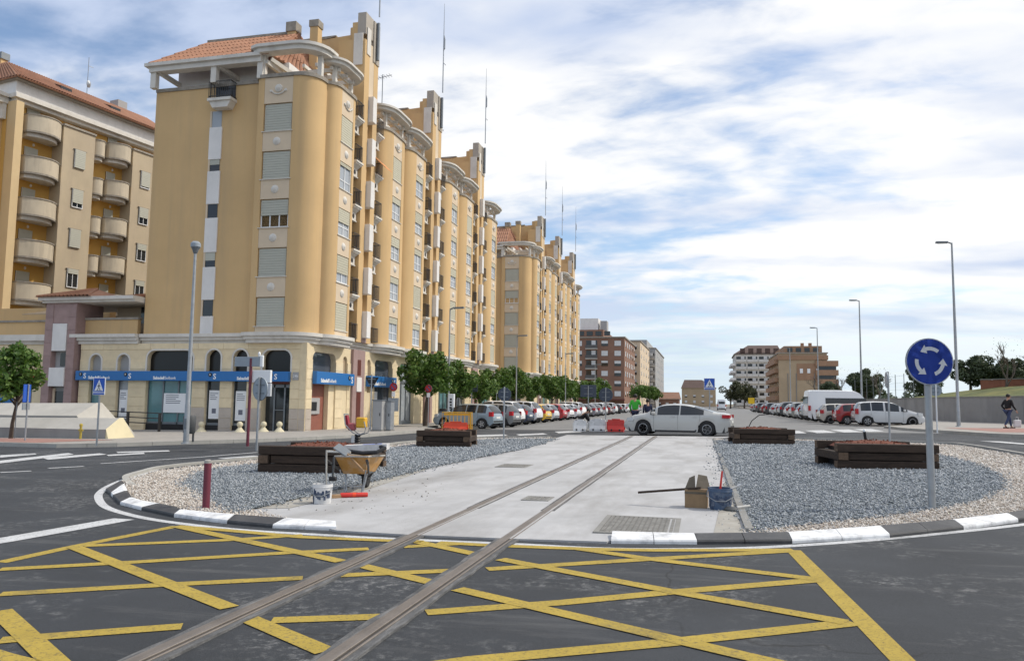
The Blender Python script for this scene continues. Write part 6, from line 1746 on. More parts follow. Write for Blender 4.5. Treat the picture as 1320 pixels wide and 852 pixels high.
# ================================================================== street lamps
def lamp_arm(x, y, h, arm, label, ang=180, r=.09, group='tall arm lamps along the street', kind='pavement'):
    t = thing('street_lamp', label, 'street lamp', K(x, y, .13), R(ang), group)
    mb = MB(); mb.lathe([(.17, 0), (.17, .03), (r * 1.25, .06), (r * 1.2, 1.1), (r, 1.15), (r * .9, h * .5), (r * .55, h)], 12); mb.build('pole', MT['galv'], t, smooth=40)
    mb = MB(); mb.tube([(0, 0, h - .05), (.15, 0, h + .02), (arm * .4, 0, h + .05)], .045, 8); mb.build('arm', MT['galv_dk'], t)
    mb = MB(); mb.obox((arm * .65, 0, h + .05), (arm * .38, 0, .01), (0, .13, 0), (0, 0, .05)); l = mb.build('lantern', MT['galv_dk'], t)
    MB().box(arm * .4, arm * .9, -.09, .09, h - .02, h - .002).build('lens', MT['head_glass'], l)
    MB().box(-.04, .04, -r * 1.22, -r * 1.1, .45, .8).build('door', MT['galv_dk'], t)
    return t
lamp_arm(14.8, 51.9, 11.1, .85, 'tall arm lamp on the right pavement behind the walking man')
lamp_arm(14.5, 79.4, 11.1, .85, 'second tall arm lamp, behind the silver people carrier')
lamp_arm(14.4, 107, 11.1, .85, 'third tall arm lamp in front of the orange brick block')
lamp_arm(14.4, 140, 10.8, .85, 'farthest tall arm lamp left of the orange brick block')
lamp_arm(-15.7, 47.4, 7.4, .9, 'slim arm lamp between the first two street trees on the left', 0, .07)
lamp_arm(-15.7, 66, 7.2, .9, 'slim lamp behind the dark sign back on the left pavement', 0, .06)
lamp_arm(-15.7, 91, 7.2, .9, 'slim lamp in front of the second yellow block corner', 0, .06)
lamp_arm(-15.7, 117, 7.2, .9, 'slim lamp at the end of the left tree row', 0, .06)
t = thing('street_lamp', 'grey post top lamp standing in front of the blue shop sign on the left', 'street lamp', K(-17.0, 23.3, .12))
mb = MB(); mb.lathe([(.16, 0), (.16, .03), (.095, .05), (.088, 1.3), (.075, 1.36), (.062, 3.5), (.045, 6.55)], 14); mb.build('pole', MT['galv'], t, smooth=40)
mb = MB(); mb.lathe([(.05, 6.5), (.085, 6.56), (.10, 6.62), (.14, 6.70)], 14); mb.build('neck', MT['galv_dk'], t, smooth=40)
mb = MB(); mb.lathe([(.13, 6.70), (.17, 6.74), (.17, 6.86), (.10, 6.93), (.001, 6.94)], 16); mb.build('lantern', MT['sign_back'], t, smooth=40)
MB().box(-.05, .05, -.105, -.09, .5, .85).build('door', MT['galv_dk'], t)

# ================================================================== traffic signs
def post(t, h, r=.035, m='galv', z0=-.05):
    mb = MB(); mb.tube([(0, 0, z0), (0, 0, h)], r, 12); mb.lathe([(r * 1.02, h), (.001, h + .02)], 12)
    return mb.build('post', MT[m], t, smooth=40)
def disc(t, z, r, front, back, nm='sign_plate', rim=True, y=-.05):
    # faces local -y
    mb = MB(); mb.lathe([(.001, y - .012), (r, y - .012), (r, y + .01), (r * .985, y + .022), (r * .985, y + .012), (.001, y + .010)], 36, c=(0, 0, z), ax='y')
    p = mb.build(nm, MT[back], t)
    MBf = MB(); MBf.lathe([(.001, y - .014), (r * .985, y - .014)], 36, c=(0, 0, z), ax='y'); MBf.build('sign_face', MT[front], p)
    return p
def fan_face(p, poly, y, m, name='symbol'):
    return MB().add([(x, y, z) for x, z in poly], [tuple(range(len(poly)))]).build(name, MT[m], p)
# the big blue roundabout sign in the gravel
t = thing('roundabout_sign', 'round blue roundabout sign with three white arrows on a steel pole in the gravel', 'road sign', K(3.03, 11.92, .03), R(12))
post(t, 2.24, .047)
zc = 2.02
p = disc(t, zc, .325, 'sign_white', 'sign_back', y=-.065)
MB().lathe([(.001, -.081), (.312, -.081)], 40, c=(0, 0, zc), ax='y').build('blue_field', MT['sign_blue'], p)
for k in range(3):
    # three arrows running counter clockwise, as in the photograph
    a0 = 50 + 120 * k; a1 = a0 + 56; ri, ro = .155, .205
    pts = [(ro * math.cos(R(a0 + (a1 - a0) * i / 10)), zc + ro * math.sin(R(a0 + (a1 - a0) * i / 10))) for i in range(11)]
    pin = [(ri * math.cos(R(a0 + (a1 - a0) * i / 10)), zc + ri * math.sin(R(a0 + (a1 - a0) * i / 10))) for i in range(11)]
    mb = MB()
    for i in range(10): mb.add([(x, -.084, z) for x, z in (pts[i], pts[i + 1], pin[i + 1], pin[i])], [(0, 1, 2, 3)])
    tip = a1 + 27; rm = (ri + ro) / 2
    head = [((ro + .038) * math.cos(R(a1)), zc + (ro + .038) * math.sin(R(a1))), ((rm + .005) * math.cos(R(tip)), zc + (rm + .005) * math.sin(R(tip))), ((ri - .038) * math.cos(R(a1)), zc + (ri - .038) * math.sin(R(a1)))]
    mb.add([(x, -.084, z) for x, z in head], [(0, 1, 2)])
    mb.build('arrow', MT['retro'], p)
for z in (zc - .12, zc + .12): MB().box(-.16, .16, -.06, -.044, z - .02, z + .02).build('bracket', MT['galv_dk'], t)
def ped_sign(x, y, h, rz, label, w=.43, ht=.56, dz=.12):
    t = thing('crossing_sign', label, 'road sign', K(x, y, dz), R(rz), 'blue pedestrian crossing signs')
    post(t, h, .03)
    z0, z1 = h - ht, h + .02
    p = MB().box(-w / 2, w / 2, -.06, -.032, z0, z1, b=.006).build('sign_plate', MT['sign_white'], t)
    q = w / 2 - .02
    fan_face(p, [(-q, z0 + ht * .17), (q, z0 + ht * .17), (q, z1 - .02), (-q, z1 - .02)], -.0625, 'sign_blue_f', 'blue_field')
    fan_face(p, [(-q, z0 + .015), (q, z0 + .015), (q, z0 + ht * .12), (-q, z0 + ht * .12)], -.0625, 'sign_blue_f', 'blue_band')
    zt = z1 - .07; zb = z0 + ht * .24
    fan_face(p, [(-q * .82, zb), (q * .82, zb), (0, zt)], -.065, 'sign_white', 'white_triangle')
    s = (zt - zb)
    mb = MB(); mk = lambda pl: mb.add([(a * s * .9, -.0665, zb + b * s) for a, b in pl], [tuple(range(len(pl)))])
    mk([(-.06, .30), (.06, .32), (.05, .56), (-.04, .56)]); mk([(-.045, .60), (.035, .60), (.04, .70), (-.04, .70)])
    mk([(-.05, .30), (.0, .30), (-.12, .06), (-.18, .06)]); mk([(.0, .30), (.055, .30), (.16, .07), (.10, .07)])
    mk([(-.04, .54), (-.04, .46), (-.16, .36), (-.17, .41)]); mk([(.05, .54), (.05, .46), (.15, .36), (.16, .41)])
    mk([(-.30, .03), (.30, .03), (.29, .06), (-.29, .06)])
    mb.build('walker_symbol', MT['sign_black'], p)
    return t
ped_sign(-19.63, 22.25, 2.2, 8, 'blue crossing sign on a thin pole by the left kerb, before the ramp wall')
ped_sign(.35, 44.2, 2.85, 0, 'blue crossing sign showing over the boot of the white saloon', .58, .62, .0)
t = thing('parking_sign', 'narrow blue sign seen edge on beside the young tree at the left', 'road sign', K(-24.1, 23.8, .12), R(-66))
post(t, 2.05, .03)
p = MB().box(-.3, .3, -.06, -.032, 1.4, 2.05, b=.006).build('sign_plate', MT['sign_blue_f'], t)
MB().box(-.3, .3, -.06, -.032, 1.12, 1.36).build('lower_plate', MT['sign_back'], t)
def back_sign(x, y, h, shape, size, label, dz=.12, rz=180, m='sign_back', pm='galv', front='sign_white'):
    t = thing('road_sign', label, 'road sign', K(x, y, dz), R(rz), 'traffic signs seen from behind')
    post(t, h + (size if shape != 'rect' else size * .6), .035, pm)
    if shape == 'disc': disc(t, h, size, front, m)
    elif shape == 'oct':
        poly = [(size * math.cos(R(22.5 + 45 * i)), h + size * math.sin(R(22.5 + 45 * i))) for i in range(8)]
        p = MB().prism_ax(poly, -.06, -.036, 'y').build('sign_plate', MT[m], t); fan_face(p, [(a * .96, h + (b - h) * .96) for a, b in poly], -.0625, 'sign_red', 'sign_face')
    elif shape == 'tri':
        poly = [(-size, h + size * .6), (size, h + size * .6), (0, h - size * 1.1)]
        p = MB().prism_ax(poly, -.06, -.036, 'y').build('sign_plate', MT[m], t); fan_face(p, [(a * .8, h + (b - h) * .8) for a, b in poly], -.0625, 'sign_white', 'sign_face')
    else:
        p = MB().box(-size, size, -.06, -.036, h - size * .75, h + size * .75, b=.005).build('sign_plate', MT[m], t); fan_face(p, [(-size * .9, h - size * .65), (size * .9, h - size * .65), (size * .9, h + size * .65), (-size * .9, h + size * .65)], -.0625, 'sign_blue_f', 'sign_face')
    for z in (h - size * .35, h + size * .35): MB().box(-size * .55, size * .55, -.036, -.02, z - .02, z + .02).build('bracket', MT['galv_dk'], t)
    return t
back_sign(-13.57, 22.08, 1.93, 'disc', .37, 'large grey round sign back in front of the bank entrance', .0, 158)
back_sign(-7.87, 31.0, 1.82, 'oct', .29, 'dark octagonal sign back on the far side of the left gravel', .03, 180, 'signback_dk')
back_sign(-7.2, 50.4, 2.3, 'rect', .52, 'dark square sign back above the white barriers', .0, 180, 'signback_dk')
back_sign(-6.1, 50.6, 2.05, 'disc', .46, 'dark round sign back right of the dark square one', .0, 180, 'signback_dk')
back_sign(-15.6, 52.2, 2.5, 'rect', .42, 'dark rectangular sign back under the second street tree', .12, 180, 'signback_dk')
back_sign(-16.1, 36.4, 2.45, 'tri', .36, 'dark triangular give way sign back by the mauve portal', .12, 180, 'sign_black')
back_sign(6.25, 29.5, 2.3, 'disc', .28, 'thin pole with a sign seen edge on, behind the right planter', .0, 268, 'sign_back')
back_sign(10.95, 41.7, 2.0, 'disc', .28, 'pale pole on the right kerb just behind the big blue sign', .13, 180, 'sign_back', 'sign_white')
def red_sign(x, y, h, label, plate=True, r=.23, rz=-5):
    t = thing('no_entry_sign', label, 'road sign', K(x, y, .12), R(rz), 'red bordered round signs on the left pavement')
    post(t, h + r, .03)
    p = disc(t, h, r, 'sign_red', 'sign_back')
    MB().lathe([(.001, -.0655), (r * .66, -.0655)], 28, c=(0, 0, h), ax='y').build('inner_disc', MT['sign_pink'], p)
    MB().obox((0, -.067, h), (r * .62, 0, -r * .62), (0, .001, 0), (.03, 0, .03)).build('bar', MT['sign_red'], p)
    if plate:
        MB().box(-.1, .1, -.06, -.036, h - r - .28, h - r - .03).build('lower_plate', MT['sign_white'], t)
    return t
t = red_sign(-16.2, 39.6, 2.25, 'round red sign over a white and a grey plate left of the first street tree')
MB().box(-.32, .32, -.06, -.036, .95, 1.66, b=.005).build('grey_plate', MT['sign_back'], t)
red_sign(-15.9, 44.3, 2.25, 'round red sign on a pole under the first street tree')
red_sign(-16.0, 60.5, 2.7, 'round red sign beyond the second street tree')
t = thing('direction_sign', 'maroon pole carrying a white box and a grey panel in front of the bank', 'sign', K(-14.85, 23.6, .1), R(0))
mb = MB(); mb.tube([(0, 0, -.05), (0, 0, 2.9)], .05, 12); mb.build('post', MT['maroon'], t, smooth=40)
MB().box(-.06, .72, .04, .16, 2.08, 2.5, b=.01).build('white_box', MT['sign_white'], t)
MB().box(.52, .74, .05, .15, 1.62, 2.06, b=.01).build('white_plate', MT['retro'], t)
MB().box(-.62, .34, -.02, .03, 2.62, 2.95, b=.008).build('grey_panel', MT['sign_back'], t)
MB().box(.34, .46, -.03, .06, 2.6, 3.0, b=.02).build('panel_cap', MT['sign_white'], t)
mb = MB(); mb.lathe([(.03, 2.95), (.05, 3.05), (.02, 3.12)], 10, c=(.3, 0, 0)); mb.build('finial', MT['sign_white'], t)
t = thing('yellow_sign', 'small square yellow sign far down the right side of the street', 'road sign', K(8.6, 150, .1), 0); post(t, 2.0, .04)
MB().box(-.55, .55, -.06, -.03, 1.4, 2.5).build('sign_plate', MT['sign_yellow'], t)

# ================================================================== pavement furniture
for i, (x, y, lb) in enumerate([(-23.7, 33.6, 'cream stone ball bollard, leftmost of the four by the shop'), (-21.6, 33.6, 'cream stone ball bollard, second from the left'), (-20.75, 34.3, 'cream stone ball bollard, partly behind the round sign pole'), (-19.9, 34.3, 'cream stone ball bollard nearest the building corner')]):
    t = thing('ball_bollard', lb, 'bollard', K(x, y, .12), 0, 'cream ball bollards'); t.scale = (.76,) * 3
    mb = MB(); mb.lathe([(.34, 0), (.30, .06), (.20, .16), (.11, .27), (.10, .32)], 14); mb.build('pedestal', MT['bone_y'], t, smooth=50)
    mb = MB(); mb.lathe([(.001, .28)] + [(.19 * math.sin(R(a)), .47 - .19 * math.cos(R(a))) for a in range(15, 180, 15)] + [(.001, .66)], 16); mb.build('ball', MT['bone_y'], t, smooth=60)
def bollard(x, y, h, label, m='maroon', cap='galv', dz=.04, tilt=(0, 0), r=.05):
    t = thing('bollard', label, 'bollard', K(x, y, dz)); t.rotation_euler = (R(tilt[0]), R(tilt[1]), 0)
    mb = MB(); mb.lathe([(r, -.1), (r, h * .9), (r * 1.06, h * .905), (r * 1.06, h * .915), (r, h * .92), (r, h * .93)], 14); mb.build('shaft', MT[m], t, smooth=40)
    mb = MB(); mb.lathe([(r * .98, h * .93), (r * .98, h * .98), (r * .6, h), (.001, h)], 14); mb.build('cap', MT[cap], t, smooth=40)
    return t
bollard(-6.64, 9.6, .66, 'maroon bollard with worn grey top in the pale stones at the left', cap='cement_dust')
bollard(4.05, 21.6, .78, 'black white capped bollard leaning behind the right planter', 'sign_black', 'sign_white', .05, (4, -6), .035)
t = thing('litter_bin', 'dark litter bin behind the foot of the grey post top lamp', 'bin', K(-17.62, 24.3, .12)); t.scale = (.85,) * 3
mb = MB(); mb.lathe([(.2, .35), (.24, .4), (.26, 1.05), (.22, 1.1), (.21, 1.06), (.001, .9)], 16); mb.build('bin', MT['galv_dk2'], t, smooth=40); MB().bar((0, .28, 0), (0, .28, 1.1), .06).build('post', MT['galv_dk2'], t)
t = thing('litter_bin', 'black litter bin in front of the shop left of the white totem', 'bin', K(-15.6, 46.3, .12))
mb = MB(); mb.lathe([(.26, .1), (.30, .15), (.32, .95), (.28, 1.05), (.001, 1.05)], 16); mb.build('bin', MT['sign_black'], t, smooth=40); MB().box(-.2, .2, -.33, -.30, .75, .9).build('slot', MT['galv_dk'], t)
t = thing('parking_totem', 'white totem with a column of black marks below the first street tree', 'totem', K(-14.9, 45.6, .12))
MB().box(-.19, .19, -.12, .12, 0, 1.95, b=.02).build('body', MT['sign_white'], t)
for k in range(5): MB().box(-.06 - .02 * (k % 2), .07, -.124, -.1205, 1.56 - k * .17, 1.68 - k * .17).build('dark_mark', MT['sign_black'], t)
for k, (x, y, w, h, m, lb) in enumerate([(-15.75, 36.6, .27, 1.5, 'greyplaster', 'grey utility cabinet left of the silver one by the kerb'), (-15.28, 36.9, .15, 1.45, 'galv', 'slim silver utility cabinet right of the grey one')]):
    t = thing('utility_cabinet', lb, 'cabinet', K(x, y, .12), R(-8))
    MB().box(-w, w, -.18, .18, .06, h, b=.015).build('body', MT[m], t); MB().box(-w - .02, w + .02, -.2, .2, h, h + .05).build('lid', MT['galv_dk'], t); MB().box(-w - .03, w + .03, -.2, .2, 0, .06).build('plinth', MT['concrete_dk'], t)
    MB().box(-w + .05, w - .05, -.19, -.181, .15, h - .08).build('door', MT[m], t); MB().box(w - .12, w - .08, -.205, -.19, h * .5, h * .6).build('handle', MT['plastic_bk'], t)
t = thing('ramp_railing', 'black tubular railing along the ramp below the blue shop sign', 'railing', K(-33, 33.0, .1))
mb = MB()
for z in (1.0, .75, .5): mb.tube([(0, 0, z + .25), (4.6, 0, z + .06), (7.5, 0, z)], .028, 6)
mb.build('rails', MT['dark_metal'], t)
for x in (.2, 3.0, 5.6, 7.4): MB().box(x - .05, x + .05, -.05, .05, -.1, 1.0 + .25 * (1 - x / 7.5)).build('post', MT['dark_metal'], t)
# pale sloped ramp walls
def ramp(x0, x1, y0, y1, zl, zh, label, tip, endm='cream_wall'):
    t = thing('ramp_wall', label, 'wall', K(x1, y0, 0))
    Ln = x0 - x1; D = y1 - y0
    dz = lambda x: gz(x1 + x) - gz(x1)
    mb = MB(); prof = [(0, -.2), (0, zl), (D * .42, zh), (D * .55, zh), (D, zl * .5), (D, -.2)]
    vs = [(x, y, z + dz(x)) for x in (Ln, -.02) for y, z in prof]; n = len(prof)
    mb.add(vs, [tuple(range(n)), tuple(range(2 * n - 1, n - 1, -1))] + [(i, (i + 1) % n, n + (i + 1) % n, n + i) for i in range(n)])
    mb.build('wall', MT['concrete_lt'], t)
    mb = MB(); a = [(0, -.02, -.2), (0, -.02, zl + .01), (0, D * .42, zh + .01), (0, D * .55, zh + .01), (0, D, .0), (0, D, -.2)]
    b = [(tip, -.0, -.2), (tip, D, -.2)]
    mb.add(a + b, [(0, 1, 2, 3, 4, 5), (0, 6, 1), (6, 2, 1), (6, 7, 3, 2), (7, 4, 3), (7, 5, 4), (0, 5, 7, 6)])
    mb.build('end_block', MT[endm], t)
    mb = MB(); mb.box(Ln, -.02, -.015, .0, -.15, zl * .96); mb.build('front_band', MT['wall_grey'], t)
    return t
ramp(-44, -22.45, 25.9, 27.5, .48, .90, 'pale concrete ramp wall with cream sloping end beside the crossing sign', .22)
ramp(-44, -26.6, 28.9, 31.5, .95, 1.5, 'second pale ramp wall behind the first, ending in a slope by the door', .9, 'concrete_lt')
t = thing('fire_hydrant', 'small yellow post against the front of the ramp wall', 'hydrant', K(-23.3, 25.55, .12))
mb = MB(); mb.tube([(0, 0, 0), (0, 0, .50)], .045, 8); mb.lathe([(.06, .48), (.06, .56), (.001, .6)], 10); mb.build('post', MT['dull_yellow'], t); MB().box(-.10, .10, -.02, .02, .30, .37).build('valve', MT['dull_yellow'], t)

# green cross of the pharmacy, lit
m = bpy.data.materials.new('lit_green_cross'); m.use_nodes = True; b_ = m.node_tree.nodes['Principled BSDF']
b_.inputs['Base Color'].default_value = (.02, .5, .06, 1); b_.inputs['Emission Color'].default_value = (.02, .8, .08, 1); b_.inputs['Emission Strength'].default_value = .8
MT['green_cross'] = m
s = MB(); s.box(-.04, .04, -.5, .5, -.17, .17); s.box(-.045, .045, -.17, .17, -.5, .5); cr_ = s.build('pharmacy_cross', MT['green_cross'], B1, loc=(1.05, 15.55, 3.95), rz=R(62)); MB().bar((.0, 15.9, 3.95), (1.0, 15.58, 3.95), .05).build('cross_bracket', MT['galv_dk'], B1)
MT['navy_print'] = mat('navy_label', (.03, .05, .10), .7, .2, 9, dirt=((.4, .42, .44), .5, 12))
MT['carton'] = mat('damp_cardboard', (.27, .18, .10), .9, .15, 6); MT['carton_dk'] = mat('grubby_cardboard', (.12, .10, .075), .9, .25, 8)
MT['plastic_pink'] = mat('faded_red_tank', (.42, .10, .11), .5, .1, 5); MT['maroon_red'] = mat('dark_red_cover', (.30, .012, .03), .5, .1, 5)

# ================================================================== sleeper planters
def planter(x, y, w, d, rz, label, layers=3, sd=0):
    t = thing('sleeper_planter', label, 'planter', K(x, y, .03), R(rz), 'planters built of dark railway sleepers')
    rg = random.Random(sd); hh = .187; th = .24
    def sleeper(x0, x1, y0, y1, z0, z1):
        j = lambda: rg.uniform(-.012, .012)
        bm = MB().box(x0 + j(), x1 + j(), y0 + j(), y1 + j(), z0 + .004, z1 - .004, b=.012)
        L_ = (x1 - x0) > (y1 - y0)
        o = bm.build('sleeper', [MT['sleeper'], MT['sleeper_end']], t)
        for p in o.data.polygons:
            if abs(p.normal.x if L_ else p.normal.y) > .9: p.material_index = 1
    for k in range(layers):
        z0, z1 = k * hh, (k + 1) * hh
        if k % 2 == 0:      # log cabin courses: fronts and backs, then sides, so that the ends show at the corners
            sleeper(-w / 2, w / 2, -d / 2, -d / 2 + th, z0, z1); sleeper(-w / 2, w / 2, d / 2 - th, d / 2, z0, z1)
        else:
            sleeper(-w / 2 + .01, -w / 2 + th, -d / 2 - .02, d / 2 + .02, z0, z1); sleeper(w / 2 - th, w / 2 - .01, -d / 2 - .02, d / 2 + .02, z0, z1)
        if k % 2:
            for sy in (-1, 1):
                MB().box(-w / 2 + th + .012, w / 2 - th - .012, min(sy * (d / 2 - .05), sy * (d / 2 - th)), max(sy * (d / 2 - .05), sy * (d / 2 - th)), z0 + .012, z1 - .012, b=.01).build('sleeper', MT['sleeper'], t)
    MB().box(-w / 2 + th + .01, w / 2 - th - .01, -d / 2 + th + .01, d / 2 - th - .01, 0, layers * hh - .1).build('liner', MT['sign_black'], t)
    n = 14; mb = MB(); top = layers * hh - .06
    vs = []
    for i in range(n + 1):
        for j in range(n + 1):
            u, v = i / n * 2 - 1, j / n * 2 - 1
            z = top + .10 * (1 - u * u) * (1 - v * v) + .05 * noise.noise(Vector((u * 3 + sd, v * 3, sd)))
            vs.append((u * (w / 2 - th), v * (d / 2 - th), z if max(abs(u), abs(v)) < .99 else top - .05))
    mb.add(vs, [(i * (n + 1) + j, (i + 1) * (n + 1) + j, (i + 1) * (n + 1) + j + 1, i * (n + 1) + j + 1) for i in range(n) for j in range(n)])
    mb.build('soil', MT['red_earth'], t)
    rr = np.random.default_rng(sd); mb = MB()
    for k in range(160):
        u, v = rr.uniform(-.9, .9, 2); s = rr.uniform(.015, .045); z = top + .10 * (1 - u * u) * (1 - v * v) + .01
        c = Vector((u * (w / 2 - th), v * (d / 2 - th), z)); dv = [Vector(rr.normal(0, 1, 3)).normalized() * s for _ in range(4)]
        mb.add([(c + q)[:] for q in dv], [(0, 1, 2), (0, 2, 3), (0, 3, 1), (1, 3, 2)])
    mb.build('clods', MT['red_earth'], t)['kind'] = 'stuff'
    return t
planter(-7.98, 15.7, 2.2, 1.8, 5, 'dark sleeper planter with red soil at the left, behind the wheelbarrow', sd=1)
planter(-8.45, 25.5, 1.82, 1.6, 8, 'dark sleeper planter behind, in the far part of the left gravel', sd=2)
planter(3.80, 19.6, 2.15, 1.7, 9, 'dark sleeper planter with red soil behind the roundabout sign', sd=3)
planter(2.02, 30.0, 2.1, 1.8, 4, 'dark sleeper planter at the far edge of the right gravel', sd=4)

# ================================================================== work barriers
def jersey(x, y, m, label, w=.52, h=.62, rz=0):
    t = thing('plastic_barrier', label, 'barrier', K(x, y, .02), R(rz), 'water filled plastic barriers')
    mb = MB(); mb.prism_ax([(-.22, 0), (.22, 0), (.22, .12), (.12, .3), (.09, h), (-.09, h), (-.12, .3), (-.22, .12)], -w, w, 'x'); mb.build('body', MT[m], t)
    MB().box(-w * .5, w * .5, -.10, .10, h, h + .05).build('top_ridge', MT[m], t)
    for s in (-1, 1): MB().box(s * (w + .03) - .03, s * (w + .03) + .03, -.07, .07, .1, h - .1).build('coupling', MT[m], t)
    for s in (-.5, .5): MB().lathe([(.001, -.235), (.05, -.235), (.05, -.2)], 10, c=(s * w, 0, .09), ax='y').build('plug', MT['plastic_bk'], t)
    return t
jersey(-4.45, 41.4, 'plastic_red', 'red plastic barrier just in front of the white saloon', .42)
jersey(-5.45, 41.7, 'plastic_white', 'white plastic barrier left of the red one', .42)
jersey(-6.35, 41.5, 'plastic_white', 'narrow white plastic barrier at the left end, below the sign pole', .33, .58)
jersey(-12.35, 38.6, 'plastic_orange', 'bright red plastic barrier inside the yellow guard frames', .58, .5, 12)
for i, (x, y, rz, lb) in enumerate([(-12.6, 39.6, 8, 'yellow guard frame behind the bright red barrier'), (-11.7, 39.0, -70, 'yellow guard frame at the right end of the bright red barrier')]):
    t = thing('guard_frame', lb, 'barrier', K(x, y, .02), R(rz), 'yellow guard frames'); w = .8 if i == 0 else .5
    mb = MB()
    mb.tube([(-w, 0, 0), (-w, 0, 1.0), (w, 0, 1.0), (w, 0, 0)], .025, 6); mb.tube([(-w, 0, .2), (w, 0, .2)], .02, 6); mb.build('frame', MT['plastic_yel'], t)
    mb = MB(); [mb.tube([(-w + k * 2 * w / 8, 0, .2), (-w + k * 2 * w / 8, 0, 1.0)], .02, 5) for k in range(1, 8)]; mb.build('bars', MT['plastic_yel'], t)
    MB().box(-w * .9, w * .9, -.012, .012, .84, .96).build('board', MT['plastic_yel'], t)
t = thing('petrol_can', 'little red can with a curved black hose behind the far right planter', 'can', K(1.75, 32.6, .05))
mb = MB(); mb.lathe([(.14, 0), (.15, .05), (.13, .32), (.06, .42), (.05, .5)], 12); mb.build('can', MT['plastic_red'], t, smooth=40)
mb = MB(); mb.tube([(0, 0, .5), (.12, 0, .75), (.4, 0, .98), (.75, 0, 1.02)], .02, 6); mb.build('hose', MT['plastic_bk'], t)

# ================================================================== wheelbarrow, buckets, tools
t = thing('wheelbarrow', 'ochre wheelbarrow caked with cement, loaded with hoses and tools', 'wheelbarrow', K(-5.60, 12.25, .022), R(-80)); t.scale = (.9,) * 3
# tray: open, tapered, thin sheet
def tray():
    b = [(-.30, -.24), (.32, -.20), (.32, .20), (-.30, .24)]; tp = [(-.52, -.36), (.56, -.30), (.56, .30), (-.52, .36)]
    zb, zt = .34, .62; mb = MB()
    o = [(x, y, zb) for x, y in b] + [(x, y, zt + (.05 if x > 0 else 0)) for x, y in tp]
    i_ = [(x * .95, y * .95, zb + .015) for x, y in b] + [(x * .965, y * .955, zt + (.05 if x > 0 else 0)) for x, y in tp]
    mb.add(o + i_, [(0, 1, 2, 3), (0, 1, 5, 4), (1, 2, 6, 5), (2, 3, 7, 6), (3, 0, 4, 7), (8, 9, 10, 11), (8, 9, 13, 12), (9, 10, 14, 13), (10, 11, 15, 14), (11, 8, 12, 15), (4, 5, 13, 12), (5, 6, 14, 13), (6, 7, 15, 14), (7, 4, 12, 15)])
    return mb
tr = tray().build('tray', MT['ochre_tray'], t)
mb = MB(); pr = [(-.52, -.36, .62), (.56, -.30, .67), (.56, .30, .67), (-.52, .36, .62), (-.52, -.36, .62)]; mb.tube(pr, .017, 6); mb.build('rim', MT['cement_dust'], tr)
mb = MB(); mb.add([(-.42, -.28, .52), (.44, -.24, .55), (.44, .24, .55), (-.42, .28, .52), (0, 0, .60)], [(0, 1, 4), (1, 2, 4), (2, 3, 4), (3, 0, 4)]); mb.build('cement_load', MT['cement_dust'], tr)
for s in (-1, 1):
    mb = MB(); mb.tube([(-.62, s * .05, .20), (-.32, s * .2, .33), (.25, s * .24, .36), (.55, s * .31, .50), (.86, s * .36, .62)], .02, 8); mb.build('handle_tube', MT['galv_dk2'], t)
    mb = MB(); mb.tube([(.74, s * .343, .575), (.88, s * .365, .625)], .028, 8); mb.build('grip', MT['plastic_bk'], t)
    mb = MB(); mb.tube([(.18, s * .20, .35), (.26, s * .15, .02), (.36, s * .15, .02), (.42, s * .24, .42)], .016, 8); mb.build('leg', MT['galv'], t)
mb = MB(); mb.bar((.30, -.17, .12), (.30, .17, .12), .02); mb.build('leg_brace', MT['galv'], t)
w = MB().lathe([(.09, -.03), (.09, .03)], 16, c=(-.56, 0, .19), ax='y').build('wheel', MT['plastic_red'], t)
mb = MB(); mb.lathe([(.12, -.035), (.17, -.045), (.19, -.02), (.19, .02), (.17, .045), (.12, .035)], 20, c=(-.56, 0, .19), ax='y'); mb.build('tyre', MT['rubber'], w, smooth=40)
mb = MB(); mb.tube([(-.56, -.1, .19), (-.56, .1, .19)], .014, 6); mb.build('axle', MT['galv'], w)
def loose(name, label, cat, loc, rz, parts, group=None):
    o = thing(name, label, cat, loc, rz, group)
    for nm, mbx, m in parts: mbx.build(nm, MT[m], o, smooth=40)
    return o
B0 = (-5.62, 12.0)
loose('cement_bag', 'white and blue plastic sack lying across the wheelbarrow tray', 'sack', K(-5.50, 12.32, .69), R(6), [('sack', MB().obox((0, 0, .05), (.36, .02, .02), (-.02, .15, 0), (0, 0, .05)), 'plastic_white'), ('print', MB().obox((.1, -.03, .104), (.16, .01, .01), (-.01, .08, 0), (0, 0, .003)), 'sign_blue_f')])
loose('rubber_hose', 'dark folded hose draped over the wheelbarrow', 'hose', K(-5.52, 12.12, .68), R(2), [('hose', MB().tube([(-.42, -.05, .06), (-.2, -.1, .01), (.1, -.12, -.02), (.32, -.1, .0), (.4, .05, .06), (.2, .16, .1)], .035, 8), 'sign_black')])
loose('float_tool', 'pale wooden float with cement on it at the left end of the wheelbarrow', 'tool', K(-5.86, 12.02, .66), R(-12), [('board', MB().box(-.24, .24, -.05, .05, 0, .03, b=.006), 'bone'), ('handle', MB().tube([(-.1, 0, .03), (-.08, 0, .09), (.08, 0, .09), (.1, 0, .03)], .016, 6), 'wood')])
loose('shovel', 'shovel with pale wooden handle leaning across the wheelbarrow side', 'shovel', K(-5.42, 11.64, .36), R(0), [('handle', MB().tube([(.18, .02, .04), (-.2, .18, .30)], .017, 8), 'wood'), ('blade', MB().obox((-.30, .2, .36), (.12, -.02, -.06), (.0, .1, .03), (.002, .002, .006)), 'galv_dk')])
loose('trowel', 'dark club hammer hanging over the wheelbarrow tray', 'hammer', K(-5.76, 11.62, .24), R(0), [('handle', MB().tube([(0, 0, .05), (.01, .0, .38)], .018, 8), 'galv_dk2'), ('head', MB().box(-.06, .06, -.03, .03, 0, .07, b=.01), 'sign_black')])
